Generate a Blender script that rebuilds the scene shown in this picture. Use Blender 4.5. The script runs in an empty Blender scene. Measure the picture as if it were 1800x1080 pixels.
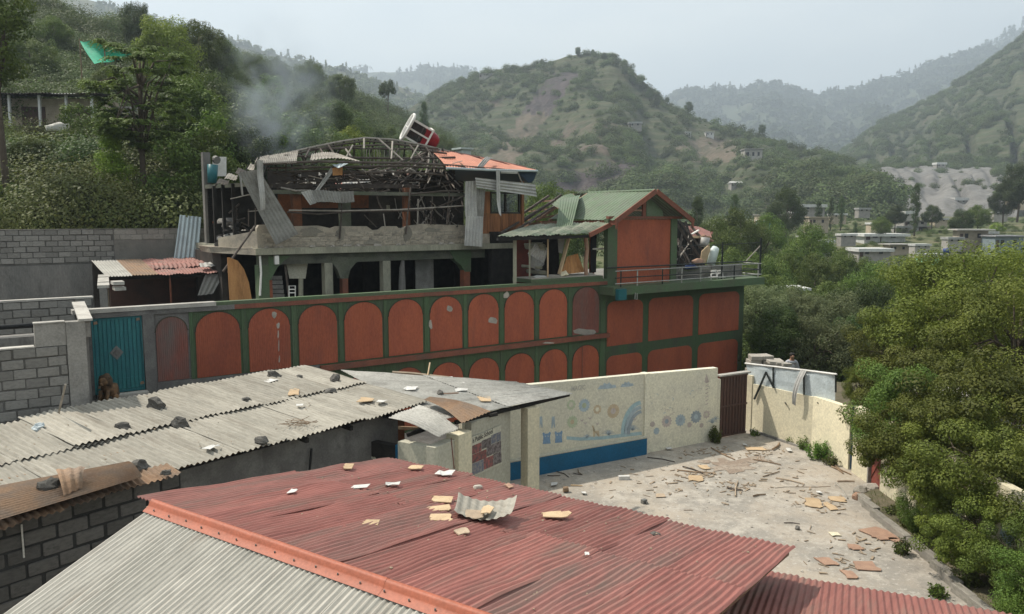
import bpy, math, random
import numpy as np
from mathutils import Vector, Matrix, noise as mnoise

# ------------------------------------------------------------------ camera, sky, sun, exposure
SC = bpy.context.scene
COL = SC.collection
R = math.radians
FPX, PITCH, CAMZ = 1360.0, math.atan(155 / 1360.0), 7.0
cam_d = bpy.data.cameras.new('camera')
cam_d.sensor_width = 36.0
cam_d.lens = 36.0 * FPX / 1800.0
cam_d.clip_start, cam_d.clip_end = 0.1, 20000
cam = bpy.data.objects.new('camera', cam_d)
COL.objects.link(cam)
cam.location = (0, 0, CAMZ)
cam.rotation_euler = (R(90) - PITCH, 0, 0)
SC.camera = cam

SUN_EL = R(56)
SHX, SHY = 0.94, -0.34            # where shadows fall on the ground
world = bpy.data.worlds.new('World')
SC.world = world
world.use_nodes = True
wt = world.node_tree
bg = wt.nodes['Background']
sky = wt.nodes.new('ShaderNodeTexSky')
sky.sky_type = 'NISHITA'
sky.sun_disc = False
sky.sun_elevation = SUN_EL
sky.sun_rotation = math.atan2(-SHX, -SHY)
sky.air_density, sky.dust_density, sky.ozone_density, sky.altitude = 1.0, 4.0, 1.0, 900
# a thin even veil of cloud over the whole sky
wco = wt.nodes.new('ShaderNodeTexCoord')
wmap = wt.nodes.new('ShaderNodeMapping'); wmap.inputs['Scale'].default_value = (1.2, 1.2, 3.5)
wno = wt.nodes.new('ShaderNodeTexNoise'); wno.inputs['Scale'].default_value = 2.2; wno.inputs['Detail'].default_value = 5
wra = wt.nodes.new('ShaderNodeMapRange')
wra.inputs[1].default_value, wra.inputs[2].default_value = 0.3, 0.72
wra.inputs[3].default_value, wra.inputs[4].default_value = 0.80, 0.96
wmx = wt.nodes.new('ShaderNodeMix'); wmx.data_type = 'RGBA'
wmx.inputs[7].default_value = (5.75, 6.1, 6.05, 1)
wt.links.new(wco.outputs['Generated'], wmap.inputs[0]); wt.links.new(wmap.outputs[0], wno.inputs[0])
wt.links.new(wno.outputs[0], wra.inputs[0]); wt.links.new(wra.outputs[0], wmx.inputs[0])
wvl = wt.nodes.new('ShaderNodeMix'); wvl.data_type = 'RGBA'; wvl.inputs[6].default_value = (5.2, 5.6, 5.7, 1); wvl.inputs[7].default_value = (6.5, 6.7, 6.5, 1)
wrb = wt.nodes.new('ShaderNodeMapRange'); wrb.inputs[1].default_value, wrb.inputs[2].default_value = 0.32, 0.68
wt.links.new(wno.outputs[0], wrb.inputs[0]); wt.links.new(wrb.outputs[0], wvl.inputs[0]); wt.links.new(wvl.outputs[2], wmx.inputs[7])
wt.links.new(sky.outputs[0], wmx.inputs[6]); wt.links.new(wmx.outputs[2], bg.inputs['Color'])
bg.inputs['Strength'].default_value = 0.115

sun_d = bpy.data.lights.new('sun', 'SUN')
sun_d.energy, sun_d.angle, sun_d.color = 3.9, R(1.2), (1.0, 0.93, 0.82)
sun = bpy.data.objects.new('sun', sun_d)
COL.objects.link(sun)
sun.rotation_euler = Vector((SHX * math.cos(SUN_EL), SHY * math.cos(SUN_EL), -math.sin(SUN_EL))).to_track_quat('-Z', 'Y').to_euler()
vs = SC.view_settings
vs.view_transform, vs.look, vs.gamma, vs.use_curve_mapping = 'Standard', 'None', 1.0, False
vs.exposure = 0.76
cy = SC.cycles
cy.use_denoising = True
cy.max_bounces, cy.diffuse_bounces, cy.glossy_bounces, cy.transmission_bounces, cy.volume_bounces = 6, 3, 2, 3, 0
cy.transparent_max_bounces = 8
cy.sample_clamp_indirect = 6

# ------------------------------------------------------------------ measuring: from picture to place
V3 = np.array
_c, _s = math.cos(PITCH), math.sin(PITCH)
CAMP = V3([0, 0, CAMZ])
def ray(u, v):
    a, b = (u - 900) / FPX, (540 - v) / FPX
    return V3([a, _s * b + _c, _c * b - _s])
def gp(u, v, z):
    d = ray(u, v); return CAMP + d * ((z - CAMZ) / d[2])
def yp(u, v, y):
    d = ray(u, v); return CAMP + d * (y / d[1])
def pl(u, v, P, nn):
    d = ray(u, v); return CAMP + d * (np.dot(P - CAMP, nn) / np.dot(d, nn))
class Frame:
    """a vertical plane frame: s along e, t towards the viewer along n, z up"""
    def __init__(s, P, e):
        s.P = V3([P[0], P[1], 0.0]); e = V3([e[0], e[1], 0.0]); s.e = e / np.linalg.norm(e)
        s.n = V3([s.e[1], -s.e[0], 0]); s.rz = math.atan2(s.e[1], s.e[0])
    def __call__(s, a, t, z): return s.P + s.e * a + s.n * t + V3([0, 0, z])
    def at(s, u, v, t=0.0):
        p = pl(u, v, s.P + s.n * t, s.n); return float((p - s.P) @ s.e), float(p[2])
W = Frame((-10.851, 19.542), (0.81308529, 0.58214457))       # arcade wall and the burnt house
M = Frame((0.788, 20.776), (0.868, 0.496))                   # painted cream wall
rng = random.Random(7)
nrg = np.random.default_rng(11)

# ------------------------------------------------------------------ objects
OFF = {}
def tag(o, label=None, cat=None, group=None, kind=None):
    if label: o['label'] = label
    if cat: o['category'] = cat
    if group: o['group'] = group
    if kind: o['kind'] = kind
    return o
def thing(name, label, cat, loc, group=None):
    o = bpy.data.objects.new(name, None); COL.objects.link(o)
    o.empty_display_size = 0.2
    o.location = tuple(float(x) for x in loc); OFF[o.name] = V3([float(x) for x in loc])
    return tag(o, label, cat, group)
def mesh_of(name, verts, faces, mat, smooth=False):
    me = bpy.data.meshes.new(name)
    me.from_pydata([tuple(map(float, v)) for v in verts], [], faces)
    if isinstance(mat, (list, tuple)):
        for m in mat: me.materials.append(m)
    elif mat: me.materials.append(mat)
    if smooth: me.polygons.foreach_set('use_smooth', [True] * len(me.polygons))
    me.update(); return me
def mk(name, vf, mat, parent=None, smooth=False):
    """a mesh object from world coordinates; a part when parent is given"""
    verts, faces = vf
    A = np.asarray(verts, dtype=float)
    if parent is not None: off = OFF[parent.name]
    else: off = V3([(A[:, 0].min() + A[:, 0].max()) / 2, (A[:, 1].min() + A[:, 1].max()) / 2, A[:, 2].min()])
    o = bpy.data.objects.new(name, mesh_of(name, A - off, faces, mat, smooth)); COL.objects.link(o)
    if parent is not None: o.parent = parent
    else: o.location = tuple(off)
    OFF[o.name] = off
    return o
def mk_quads(name, Q, mat, parent=None, loc=None, link=True):
    """quick mesh from an (N,4,3) array of quads"""
    Q = np.asarray(Q, dtype=np.float32); N = len(Q)
    off = OFF[parent.name] if parent is not None else (V3(loc) if loc is not None else np.zeros(3))
    me = bpy.data.meshes.new(name)
    me.vertices.add(N * 4); me.vertices.foreach_set('co', (Q.reshape(-1, 3) - off.astype(np.float32)).ravel())
    me.loops.add(N * 4); me.loops.foreach_set('vertex_index', np.arange(N * 4, dtype=np.int32))
    me.polygons.add(N); me.polygons.foreach_set('loop_start', np.arange(0, N * 4, 4, dtype=np.int32))
    me.polygons.foreach_set('loop_total', np.full(N, 4, dtype=np.int32))
    me.materials.append(mat); me.update(calc_edges=True)
    o = bpy.data.objects.new(name, me)
    if link: COL.objects.link(o)
    if parent is not None: o.parent = parent
    else: o.location = tuple(float(x) for x in off)
    OFF[o.name] = off
    return o
def inst(name, me, parent, loc, rot=(0, 0, 0), scale=(1, 1, 1)):
    """a piece that shares mesh data with its alikes"""
    o = bpy.data.objects.new(name, me); COL.objects.link(o)
    off = OFF[parent.name] if parent is not None else np.zeros(3)
    o.location = tuple(V3(loc, dtype=float) - off); o.rotation_euler = rot; o.scale = scale
    if parent is not None: o.parent = parent
    return o
def struct(o): o['kind'] = 'structure'; return o

# ------------------------------------------------------------------ shapes
def join(*vfs):
    V, Fc = [], []
    for v, f in vfs:
        k = len(V); V += [tuple(map(float, p)) for p in v]; Fc += [tuple(i + k for i in q) for q in f]
    return V, Fc
BOXF = [(0, 3, 2, 1), (4, 5, 6, 7), (0, 1, 5, 4), (1, 2, 6, 5), (2, 3, 7, 6), (3, 0, 4, 7)]
def hexa(p): return list(p), BOXF
def fbox(fr, s0, s1, t0, t1, z0, z1):
    return hexa([fr(s0, t1, z0), fr(s1, t1, z0), fr(s1, t0, z0), fr(s0, t0, z0), fr(s0, t1, z1), fr(s1, t1, z1), fr(s1, t0, z1), fr(s0, t0, z1)])
def box(c, sz, rz=0.0):
    e = V3([math.cos(rz), math.sin(rz), 0]) * sz[0] / 2; f = V3([-math.sin(rz), math.cos(rz), 0]) * sz[1] / 2
    c = V3(c, dtype=float); z = V3([0, 0, sz[2]])
    b = [c - e - f, c + e - f, c + e + f, c - e + f]
    return hexa(b + [q + z for q in b])
def unit(v): v = V3(v, dtype=float); return v / max(1e-9, np.linalg.norm(v))
def bar(a, b, w, h=None, up=(0, 0, 1)):
    """a rectangular bar from a to b"""
    a, b = V3(a, dtype=float), V3(b, dtype=float); h = h or w
    d = unit(b - a); u_ = V3(up, dtype=float)
    if abs(d @ u_) > .95: u_ = V3([1., 0, 0])
    x = unit(np.cross(d, u_)); y = np.cross(x, d)
    o = [-x * w / 2 - y * h / 2, x * w / 2 - y * h / 2, x * w / 2 + y * h / 2, -x * w / 2 + y * h / 2]
    return hexa([a + q for q in o] + [b + q for q in o])
def tube(path, r, n=6, cap=True):
    P = [V3(p, dtype=float) for p in path]; m = len(P)
    rs = r if hasattr(r, '__len__') else [r] * m
    V, Fc = [], []; px = None
    for i in range(m):
        d = unit(P[min(i + 1, m - 1)] - P[max(i - 1, 0)])
        if px is None: px = unit(np.cross(d, [0, 0, 1.0] if abs(d[2]) < .9 else [1.0, 0, 0]))
        px = unit(px - d * (px @ d)); py = np.cross(d, px)
        for k in range(n):
            a = 2 * math.pi * k / n; V.append(P[i] + (px * math.cos(a) + py * math.sin(a)) * rs[i])
    for i in range(m - 1):
        for k in range(n):
            k2 = (k + 1) % n; Fc.append((i * n + k, i * n + k2, (i + 1) * n + k2, (i + 1) * n + k))
    if cap: Fc.append(tuple(range(n))[::-1]); Fc.append(tuple((m - 1) * n + k for k in range(n)))
    return V, Fc
def prism(poly, d):
    """a flat outline given depth d (vector)"""
    n = len(poly); P = [V3(p, dtype=float) for p in poly]; d = V3(d, dtype=float)
    return P + [p + d for p in P], [tuple(range(n))[::-1], tuple(range(n, 2 * n))] + [(i, (i + 1) % n, n + (i + 1) % n, n + i) for i in range(n)]
def corr(P, a, d, Wd, L, pitch=.076, amp=.011, nl=6, f=None, per=6, raw=False):
    """corrugated sheet: waves across a, length along d"""
    a, d = unit(a), unit(d); nn = np.cross(a, d)
    if nn[2] < 0 and not raw: nn = -nn
    nx = max(4, int(Wd / pitch * per)); V, Fc = [], []
    for j in range(nl + 1):
        y = L * j / nl
        for i in range(nx + 1):
            x = Wd * i / nx
            V.append(V3(P) + a * x + d * y + nn * (amp * math.sin(2 * math.pi * x / pitch) + (f(x / Wd, y / L) if f else 0)))
    for j in range(nl):
        for i in range(nx):
            k = j * (nx + 1) + i; Fc.append((k, k + 1, k + nx + 2, k + nx + 1))
    return V, Fc
def patch(c00, c10, c11, c01, pitch=.076, amp=.011, nl=6, f=None, per=6, side='u'):
    """corrugated sheet between four corners (u across the waves, v along them)"""
    c00, c10, c11, c01 = (V3(q, dtype=float) for q in (c00, c10, c11, c01))
    Wd = max(np.linalg.norm(c10 - c00), np.linalg.norm(c11 - c01)); nn = unit(np.cross(c10 - c00, c01 - c00))
    if nn[2] < 0: nn = -nn
    nx = max(4, int(Wd / pitch * per)); V, Fc = [], []
    for j in range(nl + 1):
        b = j / nl
        for i in range(nx + 1):
            q = i / nx
            V.append((c00 * (1 - q) + c10 * q) * (1 - b) + (c01 * (1 - q) + c11 * q) * b + nn * (amp * math.sin(2 * math.pi * q * Wd / pitch) + (f(q, b) if f else 0)))
    for j in range(nl):
        for i in range(nx):
            k = j * (nx + 1) + i; Fc.append((k, k + 1, k + nx + 2, k + nx + 1))
    return V, Fc
def rock(c, sz, seed=0, sub=2, rough=.28, rz=0.0):
    """an irregular stone standing on c"""
    r = random.Random(seed); V, Fc = [], []; nu, nv = 12, 8
    ca, sa = math.cos(rz), math.sin(rz); cuts = []
    for k in range(7):
        a, b = r.uniform(0, 6.283), r.uniform(-.5, .9); cuts.append((Vector((math.cos(a) * math.cos(b), math.sin(a) * math.cos(b), math.sin(b))), r.uniform(.62, .9) if rough > .12 else 1.2))
    for j in range(nv + 1):
        th = math.pi * j / nv
        for i in range(nu):
            ph = 2 * math.pi * i / nu
            q = Vector((math.sin(th) * math.cos(ph), math.sin(th) * math.sin(ph), math.cos(th)))
            k = max(abs(q.x), abs(q.y), abs(q.z)); q = q * (.3 / k + .7)
            for n_, d_ in cuts:
                e_ = q.dot(n_) - d_
                if e_ > 0: q = q - n_ * e_
            m = 1 + rough * mnoise.noise(q * 1.7 + Vector((seed * 3.1, seed, 0))) + rough * .35 * mnoise.noise(q * 4.6 + Vector((seed, 0, seed * 1.7)))
            x, y, z = q.x * sz[0] / 2 * m, q.y * sz[1] / 2 * m, max(-.42, q.z * m) * sz[2] / 2
            V.append((c[0] + ca * x - sa * y, c[1] + sa * x + ca * y, c[2] + z + sz[2] * .2))
    for j in range(nv):
        for i in range(nu):
            i2 = (i + 1) % nu; Fc.append((j * nu + i, (j + 1) * nu + i, (j + 1) * nu + i2, j * nu + i2))
    return V, Fc
def lerp(a, b, t): return V3(a, dtype=float) * (1 - t) + V3(b, dtype=float) * t

# ------------------------------------------------------------------ materials
MT = {}
def mat(name, col, col2=None, sc=1.5, rough=.85, bump=.15, bsc=30.0, metal=0.0, rnd=.12, dirt=0.0, dcol=(.05, .045, .04), dsc=.6, stretch=(1, 1, 1), wave=None, spec=.3, thr=(.4, .62), rotz=0.0):
    if name in MT: return MT[name]
    m = bpy.data.materials.new(name); m.use_nodes = True; nt = m.node_tree; N, L = nt.nodes, nt.links
    b = N['Principled BSDF']; b.inputs['Roughness'].default_value = rough; b.inputs['Metallic'].default_value = metal
    b.inputs['Specular IOR Level'].default_value = spec
    co = N.new('ShaderNodeTexCoord'); mp = N.new('ShaderNodeMapping'); mp.inputs['Scale'].default_value = stretch
    if rotz:
        m0 = N.new('ShaderNodeMapping'); m0.inputs['Rotation'].default_value = (0, 0, rotz); L.new(co.outputs['Object'], m0.inputs[0]); L.new(m0.outputs[0], mp.inputs[0])
    else: L.new(co.outputs['Object'], mp.inputs[0])
    oi = N.new('ShaderNodeObjectInfo')
    ad = N.new('ShaderNodeVectorMath'); ad.operation = 'ADD'
    cx = N.new('ShaderNodeCombineXYZ'); mu = N.new('ShaderNodeMath'); mu.operation = 'MULTIPLY'; mu.inputs[1].default_value = 37.0
    L.new(oi.outputs['Random'], mu.inputs[0]); L.new(mu.outputs[0], cx.inputs[0]); L.new(mu.outputs[0], cx.inputs[2])
    L.new(mp.outputs[0], ad.inputs[0]); L.new(cx.outputs[0], ad.inputs[1]); vec = ad.outputs[0]
    def noise_(s, det=5, ro=.6):
        t = N.new('ShaderNodeTexNoise'); t.inputs['Scale'].default_value = s; t.inputs['Detail'].default_value = det; t.inputs['Roughness'].default_value = ro
        L.new(vec, t.inputs['Vector']); return t.outputs[0]
    def rng_(x, a, c_, lo=0.0, hi=1.0):
        t = N.new('ShaderNodeMapRange'); t.inputs[1].default_value, t.inputs[2].default_value, t.inputs[3].default_value, t.inputs[4].default_value = a, c_, lo, hi
        L.new(x, t.inputs[0]); return t.outputs[0]
    def mix_(fac, a, c_, typ='MIX'):
        t = N.new('ShaderNodeMix'); t.data_type = 'RGBA'; t.blend_type = typ
        for sock, val in ((t.inputs[0], fac), (t.inputs[6], a), (t.inputs[7], c_)):
            if hasattr(val, 'default_value') or hasattr(val, 'is_linked'): L.new(val, sock)
            elif isinstance(val, (int, float)): sock.default_value = val
            else: sock.default_value = (*val, 1)
        return t.outputs[2]
    c2 = col2 or tuple(x * .8 for x in col)
    out = mix_(rng_(noise_(sc), thr[0], thr[1]), col, c2)
    fine = rng_(noise_(sc * 14, 3), .25, .75, .8, 1.18)
    hs = N.new('ShaderNodeHueSaturation'); L.new(out, hs.inputs['Color'])
    vm = N.new('ShaderNodeMath'); vm.operation = 'MULTIPLY'
    L.new(rng_(oi.outputs['Random'], 0, 1, 1 - rnd, 1 + rnd), vm.inputs[0]); L.new(fine, vm.inputs[1]); L.new(vm.outputs[0], hs.inputs['Value'])
    out = hs.outputs[0]
    if dirt: out = mix_(rng_(noise_(dsc, 8, .7), .62 - dirt * .3, .8 - dirt * .2), out, dcol)
    L.new(out, b.inputs['Base Color'])
    h = noise_(bsc, 4)
    if wave:                                                # fine relief: ribs pressed into the sheet
        wv = N.new('ShaderNodeTexWave'); wv.inputs['Scale'].default_value = wave[0]; wv.wave_profile = 'SIN'
        wr = N.new('ShaderNodeMapping'); wr.inputs['Rotation'].default_value = (0, 0, wave[1]); L.new(co.outputs['Object'], wr.inputs[0]); L.new(wr.outputs[0], wv.inputs[0])
        sm = N.new('ShaderNodeMath'); sm.operation = 'MULTIPLY_ADD'; sm.inputs[1].default_value = wave[2]
        pw = rng_(wv.outputs[1], 0, .25); L.new(pw, sm.inputs[0]); L.new(h, sm.inputs[2]); h = sm.outputs[0]
    bp = N.new('ShaderNodeBump'); bp.inputs['Strength'].default_value = bump; bp.inputs['Distance'].default_value = .03
    L.new(h, bp.inputs['Height']); L.new(bp.outputs[0], b.inputs['Normal'])
    MT[name] = m; return m
def leaf_mat(name, a, b_, c_=None, tr=.33, sc=.5):
    m = bpy.data.materials.new(name); m.use_nodes = True; nt = m.node_tree; N, L = nt.nodes, nt.links
    p = N['Principled BSDF']; p.inputs['Roughness'].default_value = .6; p.inputs['Specular IOR Level'].default_value = .25
    co = N.new('ShaderNodeTexCoord'); t = N.new('ShaderNodeTexNoise'); t.inputs['Scale'].default_value = sc; t.inputs['Detail'].default_value = 3
    L.new(co.outputs['Object'], t.inputs['Vector'])
    ge = N.new('ShaderNodeNewGeometry'); oi = N.new('ShaderNodeObjectInfo')
    mr = N.new('ShaderNodeMapRange'); mr.inputs[1].default_value, mr.inputs[2].default_value = .38, .62; L.new(t.outputs[0], mr.inputs[0])
    mx = N.new('ShaderNodeMix'); mx.data_type = 'RGBA'; mx.inputs[6].default_value = (*a, 1); mx.inputs[7].default_value = (*b_, 1); L.new(mr.outputs[0], mx.inputs[0])
    mx2 = N.new('ShaderNodeMix'); mx2.data_type = 'RGBA'; mx2.inputs[7].default_value = (*(c_ or tuple(x * 1.7 for x in b_)), 1); L.new(mx.outputs[2], mx2.inputs[6])
    pr = N.new('ShaderNodeMapRange'); pr.inputs[1].default_value, pr.inputs[2].default_value, pr.inputs[3].default_value, pr.inputs[4].default_value = .55, 1, 0, .42
    L.new(ge.outputs['Random Per Island'], pr.inputs[0]); L.new(pr.outputs[0], mx2.inputs[0])
    hs = N.new('ShaderNodeHueSaturation'); L.new(mx2.outputs[2], hs.inputs['Color'])
    vr = N.new('ShaderNodeMapRange'); vr.inputs[3].default_value, vr.inputs[4].default_value = .66, 1.42; L.new(oi.outputs['Random'], vr.inputs[0]); L.new(vr.outputs[0], hs.inputs['Value'])
    hr = N.new('ShaderNodeMapRange'); hr.inputs[3].default_value, hr.inputs[4].default_value = .485, .515; L.new(oi.outputs['Random'], hr.inputs[0]); L.new(hr.outputs[0], hs.inputs['Hue'])
    L.new(hs.outputs[0], p.inputs['Base Color'])
    tl = N.new('ShaderNodeBsdfTranslucent'); L.new(hs.outputs[0], tl.inputs[0])
    ms = N.new('ShaderNodeMixShader'); ms.inputs[0].default_value = tr
    L.new(p.outputs[0], ms.inputs[1]); L.new(tl.outputs[0], ms.inputs[2]); L.new(ms.outputs[0], N['Material Output'].inputs[0])
    MT[name] = m; return m

RIB = (6.0, -W.rz, 1.4)
mat('red_panel', (.335, .088, .043), (.275, .072, .039), rough=.6, bump=.5, bsc=12, wave=RIB, rnd=.13, dirt=.24, dcol=(.21, .068, .044), dsc=1.3, stretch=(1.2, 1.2, .4))
mat('red_worn', (.22, .075, .055), (.17, .085, .07), rough=.7, bump=.6, bsc=12, wave=RIB, dirt=.45, dcol=(.13, .12, .11), dsc=1.0, stretch=(1, 1, .25))
mat('green_paint', (.058, .10, .046), (.065, .092, .05), rough=.65, bump=.5, bsc=12, wave=RIB, dirt=.4, dcol=(.055, .06, .045), dsc=1.8, stretch=(1.2, 1.2, .3))
mat('green_plain', (.072, .115, .058), (.08, .10, .06), rough=.7, bump=.15, dirt=.2, dcol=(.08, .08, .06))
mat('green_roof', (.095, .14, .078), (.12, .155, .10), rough=.55, bump=.1, dirt=.35, dcol=(.10, .10, .075), dsc=1.1)
mat('green_roof_pale', (.24, .245, .185), (.13, .165, .11), rough=.7, bump=.15, dirt=.3, dcol=(.12, .11, .09), dsc=2.0)
mat('fascia', (.21, .075, .046), (.16, .06, .04), rough=.7, bump=.15, dirt=.3, dcol=(.10, .06, .045))
mat('weathered', (.16, .155, .145), (.11, .105, .10), sc=2.0, rough=.9, bump=.35, dirt=.35, dcol=(.07, .065, .06), dsc=1.1)
mat('concrete', (.27, .255, .23), (.20, .19, .175), sc=1.6, rough=.92, bump=.35, dirt=.3, dcol=(.11, .10, .09), dsc=.9)
mat('concrete_dark', (.185, .175, .16), (.14, .135, .125), sc=1.4, rough=.92, bump=.4, dirt=.4, dcol=(.06, .055, .05), dsc=.8, stretch=(1, 1, .4))
mat('coping', (.42, .40, .36), (.33, .31, .28), sc=2.5, rough=.9, bump=.3, dirt=.2)
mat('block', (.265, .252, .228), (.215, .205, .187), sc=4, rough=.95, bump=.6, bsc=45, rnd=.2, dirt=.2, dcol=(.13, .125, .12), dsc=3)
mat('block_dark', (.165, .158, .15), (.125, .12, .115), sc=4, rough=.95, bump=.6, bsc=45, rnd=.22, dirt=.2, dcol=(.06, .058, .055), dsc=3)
mat('block_pale', (.30, .28, .245), (.25, .235, .21), sc=4, rough=.95, bump=.5, bsc=40, rnd=.15, dirt=.25, dcol=(.17, .16, .145), dsc=2)
mat('mortar', (.150, .142, .130), (.105, .10, .092), sc=5, rough=.97, bump=.6, bsc=30)
mat('mortar_pale', (.235, .22, .195), (.20, .19, .17), sc=3, rough=.97, bump=.5, bsc=30, dirt=.2)
mat('mortar_black', (.05, .05, .05), (.035, .035, .035), sc=3, rough=.97, bump=.5, bsc=30)
mat('teal', (.028, .165, .172), (.022, .13, .15), sc=2, rough=.5, bump=.1, rnd=.06, dirt=.2, dcol=(.02, .05, .06))
mat('dull_metal', (.20, .20, .19), (.14, .14, .135), sc=5, rough=.5, metal=.4, bump=.2)
mat('zinc', (.40, .39, .365), (.31, .305, .29), sc=2.2, rough=.6, metal=.1, bump=.1, dirt=.15, dcol=(.22, .20, .17), dsc=1.4)
mat('zinc_blue', (.42, .49, .50), (.36, .42, .44), sc=2.2, rough=.5, metal=.2, bump=.1, dirt=.2, dcol=(.2, .2, .19))
mat('zinc_dull', (.25, .245, .225), (.19, .185, .17), sc=2.0, rough=.7, metal=.05, bump=.15, dirt=.35, dcol=(.13, .115, .10), dsc=1.3)
mat('burnt_sheet', (.30, .275, .235), (.19, .175, .155), sc=1.8, rough=.75, metal=.1, bump=.2, dirt=.35, dcol=(.10, .08, .06), dsc=1.2)
mat('rust_sheet', (.27, .175, .11), (.21, .155, .115), sc=2.5, rough=.85, bump=.2, rnd=.15, dirt=.35, dcol=(.16, .085, .045), dsc=1.6, stretch=(1, 1, 1))
mat('asbestos', (.335, .312, .265), (.265, .248, .21), sc=1.1, rough=.92, bump=.2, bsc=25, rnd=.12, dirt=.35, dcol=(.20, .178, .145), dsc=2.4, stretch=(.25, 1.5, 1), rotz=R(37.7))
mat('asbestos_grey', (.38, .365, .33), (.30, .29, .26), sc=1.1, rough=.9, bump=.2, bsc=25, rnd=.12, dirt=.25, dcol=(.20, .185, .165), dsc=1.8)
mat('near_zinc', (.37, .35, .305), (.31, .295, .255), sc=.9, rough=.62, metal=.0, bump=.08, rnd=.06, dirt=.25, dcol=(.29, .25, .205), dsc=2.2, stretch=(.12, 1.3, 1), rotz=R(-56.6))
mat('red_roof', (.275, .110, .090), (.225, .088, .073), sc=1.0, rough=.66, bump=.1, rnd=.16, dirt=.45, dcol=(.20, .125, .10), dsc=2.4, stretch=(.16, 1.5, 1), rotz=R(-56.6))
mat('red_roof_old', (.27, .115, .095), (.22, .10, .085), sc=1.6, rough=.7, bump=.1, rnd=.14, dirt=.55, dcol=(.17, .115, .095), dsc=2.6, stretch=(.16, 1.5, 1), rotz=R(-56.6))
mat('orange_cap', (.36, .105, .058), (.31, .095, .054), sc=2, rough=.55, bump=.08, rnd=.03, dirt=.1, dcol=(.36, .13, .08), dsc=2)
mat('orange_roof', (.44, .19, .125), (.36, .15, .10), sc=1.4, rough=.75, bump=.1, dirt=.3, dcol=(.30, .16, .12), dsc=1.5)
mat('red_rust', (.31, .145, .12), (.24, .12, .10), sc=1.8, rough=.75, bump=.2, dirt=.4, dcol=(.17, .14, .12), dsc=1.5)
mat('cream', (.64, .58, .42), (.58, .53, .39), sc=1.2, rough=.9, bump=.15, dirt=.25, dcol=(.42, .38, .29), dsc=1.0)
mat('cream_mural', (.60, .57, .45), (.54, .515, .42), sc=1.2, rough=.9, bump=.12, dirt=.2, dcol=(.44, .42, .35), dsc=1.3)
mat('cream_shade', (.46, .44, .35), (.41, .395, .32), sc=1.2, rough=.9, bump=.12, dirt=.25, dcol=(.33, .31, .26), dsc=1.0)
mat('blue_plinth', (.010, .115, .23), (.012, .10, .195), sc=1.5, rough=.6, bump=.08, dirt=.15, dcol=(.03, .10, .15))
mat('brown_gate', (.085, .045, .035), (.065, .038, .03), sc=2, rough=.7, bump=.15, dirt=.3, dcol=(.04, .03, .025))
mat('navy', (.012, .03, .06), (.015, .035, .055), sc=2, rough=.5, bump=.05)
mat('door_red', (.20, .05, .035), (.15, .045, .035), sc=3, rough=.6, bump=.1, dirt=.3)
mat('panel_white', (.50, .55, .56), (.42, .47, .485), sc=1.4, rough=.55, bump=.15, dirt=.25, dcol=(.27, .29, .28), dsc=1.0)
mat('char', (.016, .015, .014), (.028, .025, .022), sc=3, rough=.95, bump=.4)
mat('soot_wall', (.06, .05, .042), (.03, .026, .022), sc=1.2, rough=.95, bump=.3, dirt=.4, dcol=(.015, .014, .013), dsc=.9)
mat('soot_orange', (.19, .07, .03), (.10, .045, .025), sc=1.4, rough=.9, bump=.25, dirt=.4, dcol=(.035, .025, .02), dsc=1.0)
mat('burnt_pipe', (.065, .05, .042), (.10, .085, .072), sc=5, rough=.8, metal=.2, bump=.15, rnd=.3)
mat('ash_pipe', (.30, .27, .235), (.22, .20, .17), sc=5, rough=.85, bump=.15, rnd=.2)
mat('scorch_patch', (.23, .21, .17), (.18, .165, .135), sc=2.2, rough=.95, bump=.5, dirt=.4, dcol=(.12, .11, .095), dsc=2.4)
mat('scorched_plaster', (.40, .35, .275), (.28, .25, .205), sc=2.2, rough=.95, bump=.5, dirt=.4, dcol=(.13, .12, .105), dsc=1.4)
mat('sooty_plaster', (.12, .12, .095), (.085, .095, .065), sc=1.6, rough=.95, bump=.4, dirt=.45, dcol=(.045, .045, .04), dsc=1.2)
mat('column_pale', (.30, .29, .22), (.22, .215, .165), sc=2, rough=.9, bump=.2, dirt=.35, dcol=(.11, .10, .085), stretch=(1, 1, .3))
mat('column_orange', (.24, .085, .045), (.15, .06, .04), sc=2, rough=.9, bump=.2, dirt=.35, dcol=(.05, .045, .04))
mat('wood_clad', (.27, .115, .045), (.17, .07, .03), sc=2.5, rough=.65, bump=.25, stretch=(4, 4, .5), rnd=.2, dirt=.3, dcol=(.07, .035, .018), dsc=1.2)
mat('ply', (.40, .20, .075), (.30, .14, .05), sc=2.0, rough=.7, bump=.15, stretch=(3, 3, .5), dirt=.3, dcol=(.13, .06, .025), dsc=1.2)
mat('window_frame', (.03, .025, .02), rough=.7)
mat('board', (.47, .35, .22), (.40, .29, .18), sc=5, rough=.9, bump=.1, rnd=.12, dirt=.15, dcol=(.36, .24, .14), dsc=4)
mat('board_rose', (.34, .215, .15), (.28, .175, .125), sc=5, rough=.9, bump=.1, rnd=.1, dirt=.2, dcol=(.30, .17, .11), dsc=4)
mat('board_grey', (.36, .28, .20), (.28, .22, .16), sc=5, rough=.9, bump=.1, rnd=.15)
mat('stick', (.16, .105, .065), (.22, .155, .10), sc=6, rough=.9, bump=.2, rnd=.35)
mat('paper', (.54, .53, .50), (.46, .45, .43), sc=6, rough=.8, bump=.1, rnd=.05)
mat('stone', (.085, .08, .072), (.13, .122, .108), sc=6, rough=.95, bump=.7, bsc=22, rnd=.2)
mat('stone_pale', (.36, .33, .285), (.29, .265, .23), sc=6, rough=.95, bump=.5, bsc=22, rnd=.15)
mat('kerb', (.27, .25, .215), (.21, .195, .17), sc=3, rough=.95, bump=.5, rnd=.15, dirt=.3, dcol=(.13, .125, .09), dsc=2)
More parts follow.
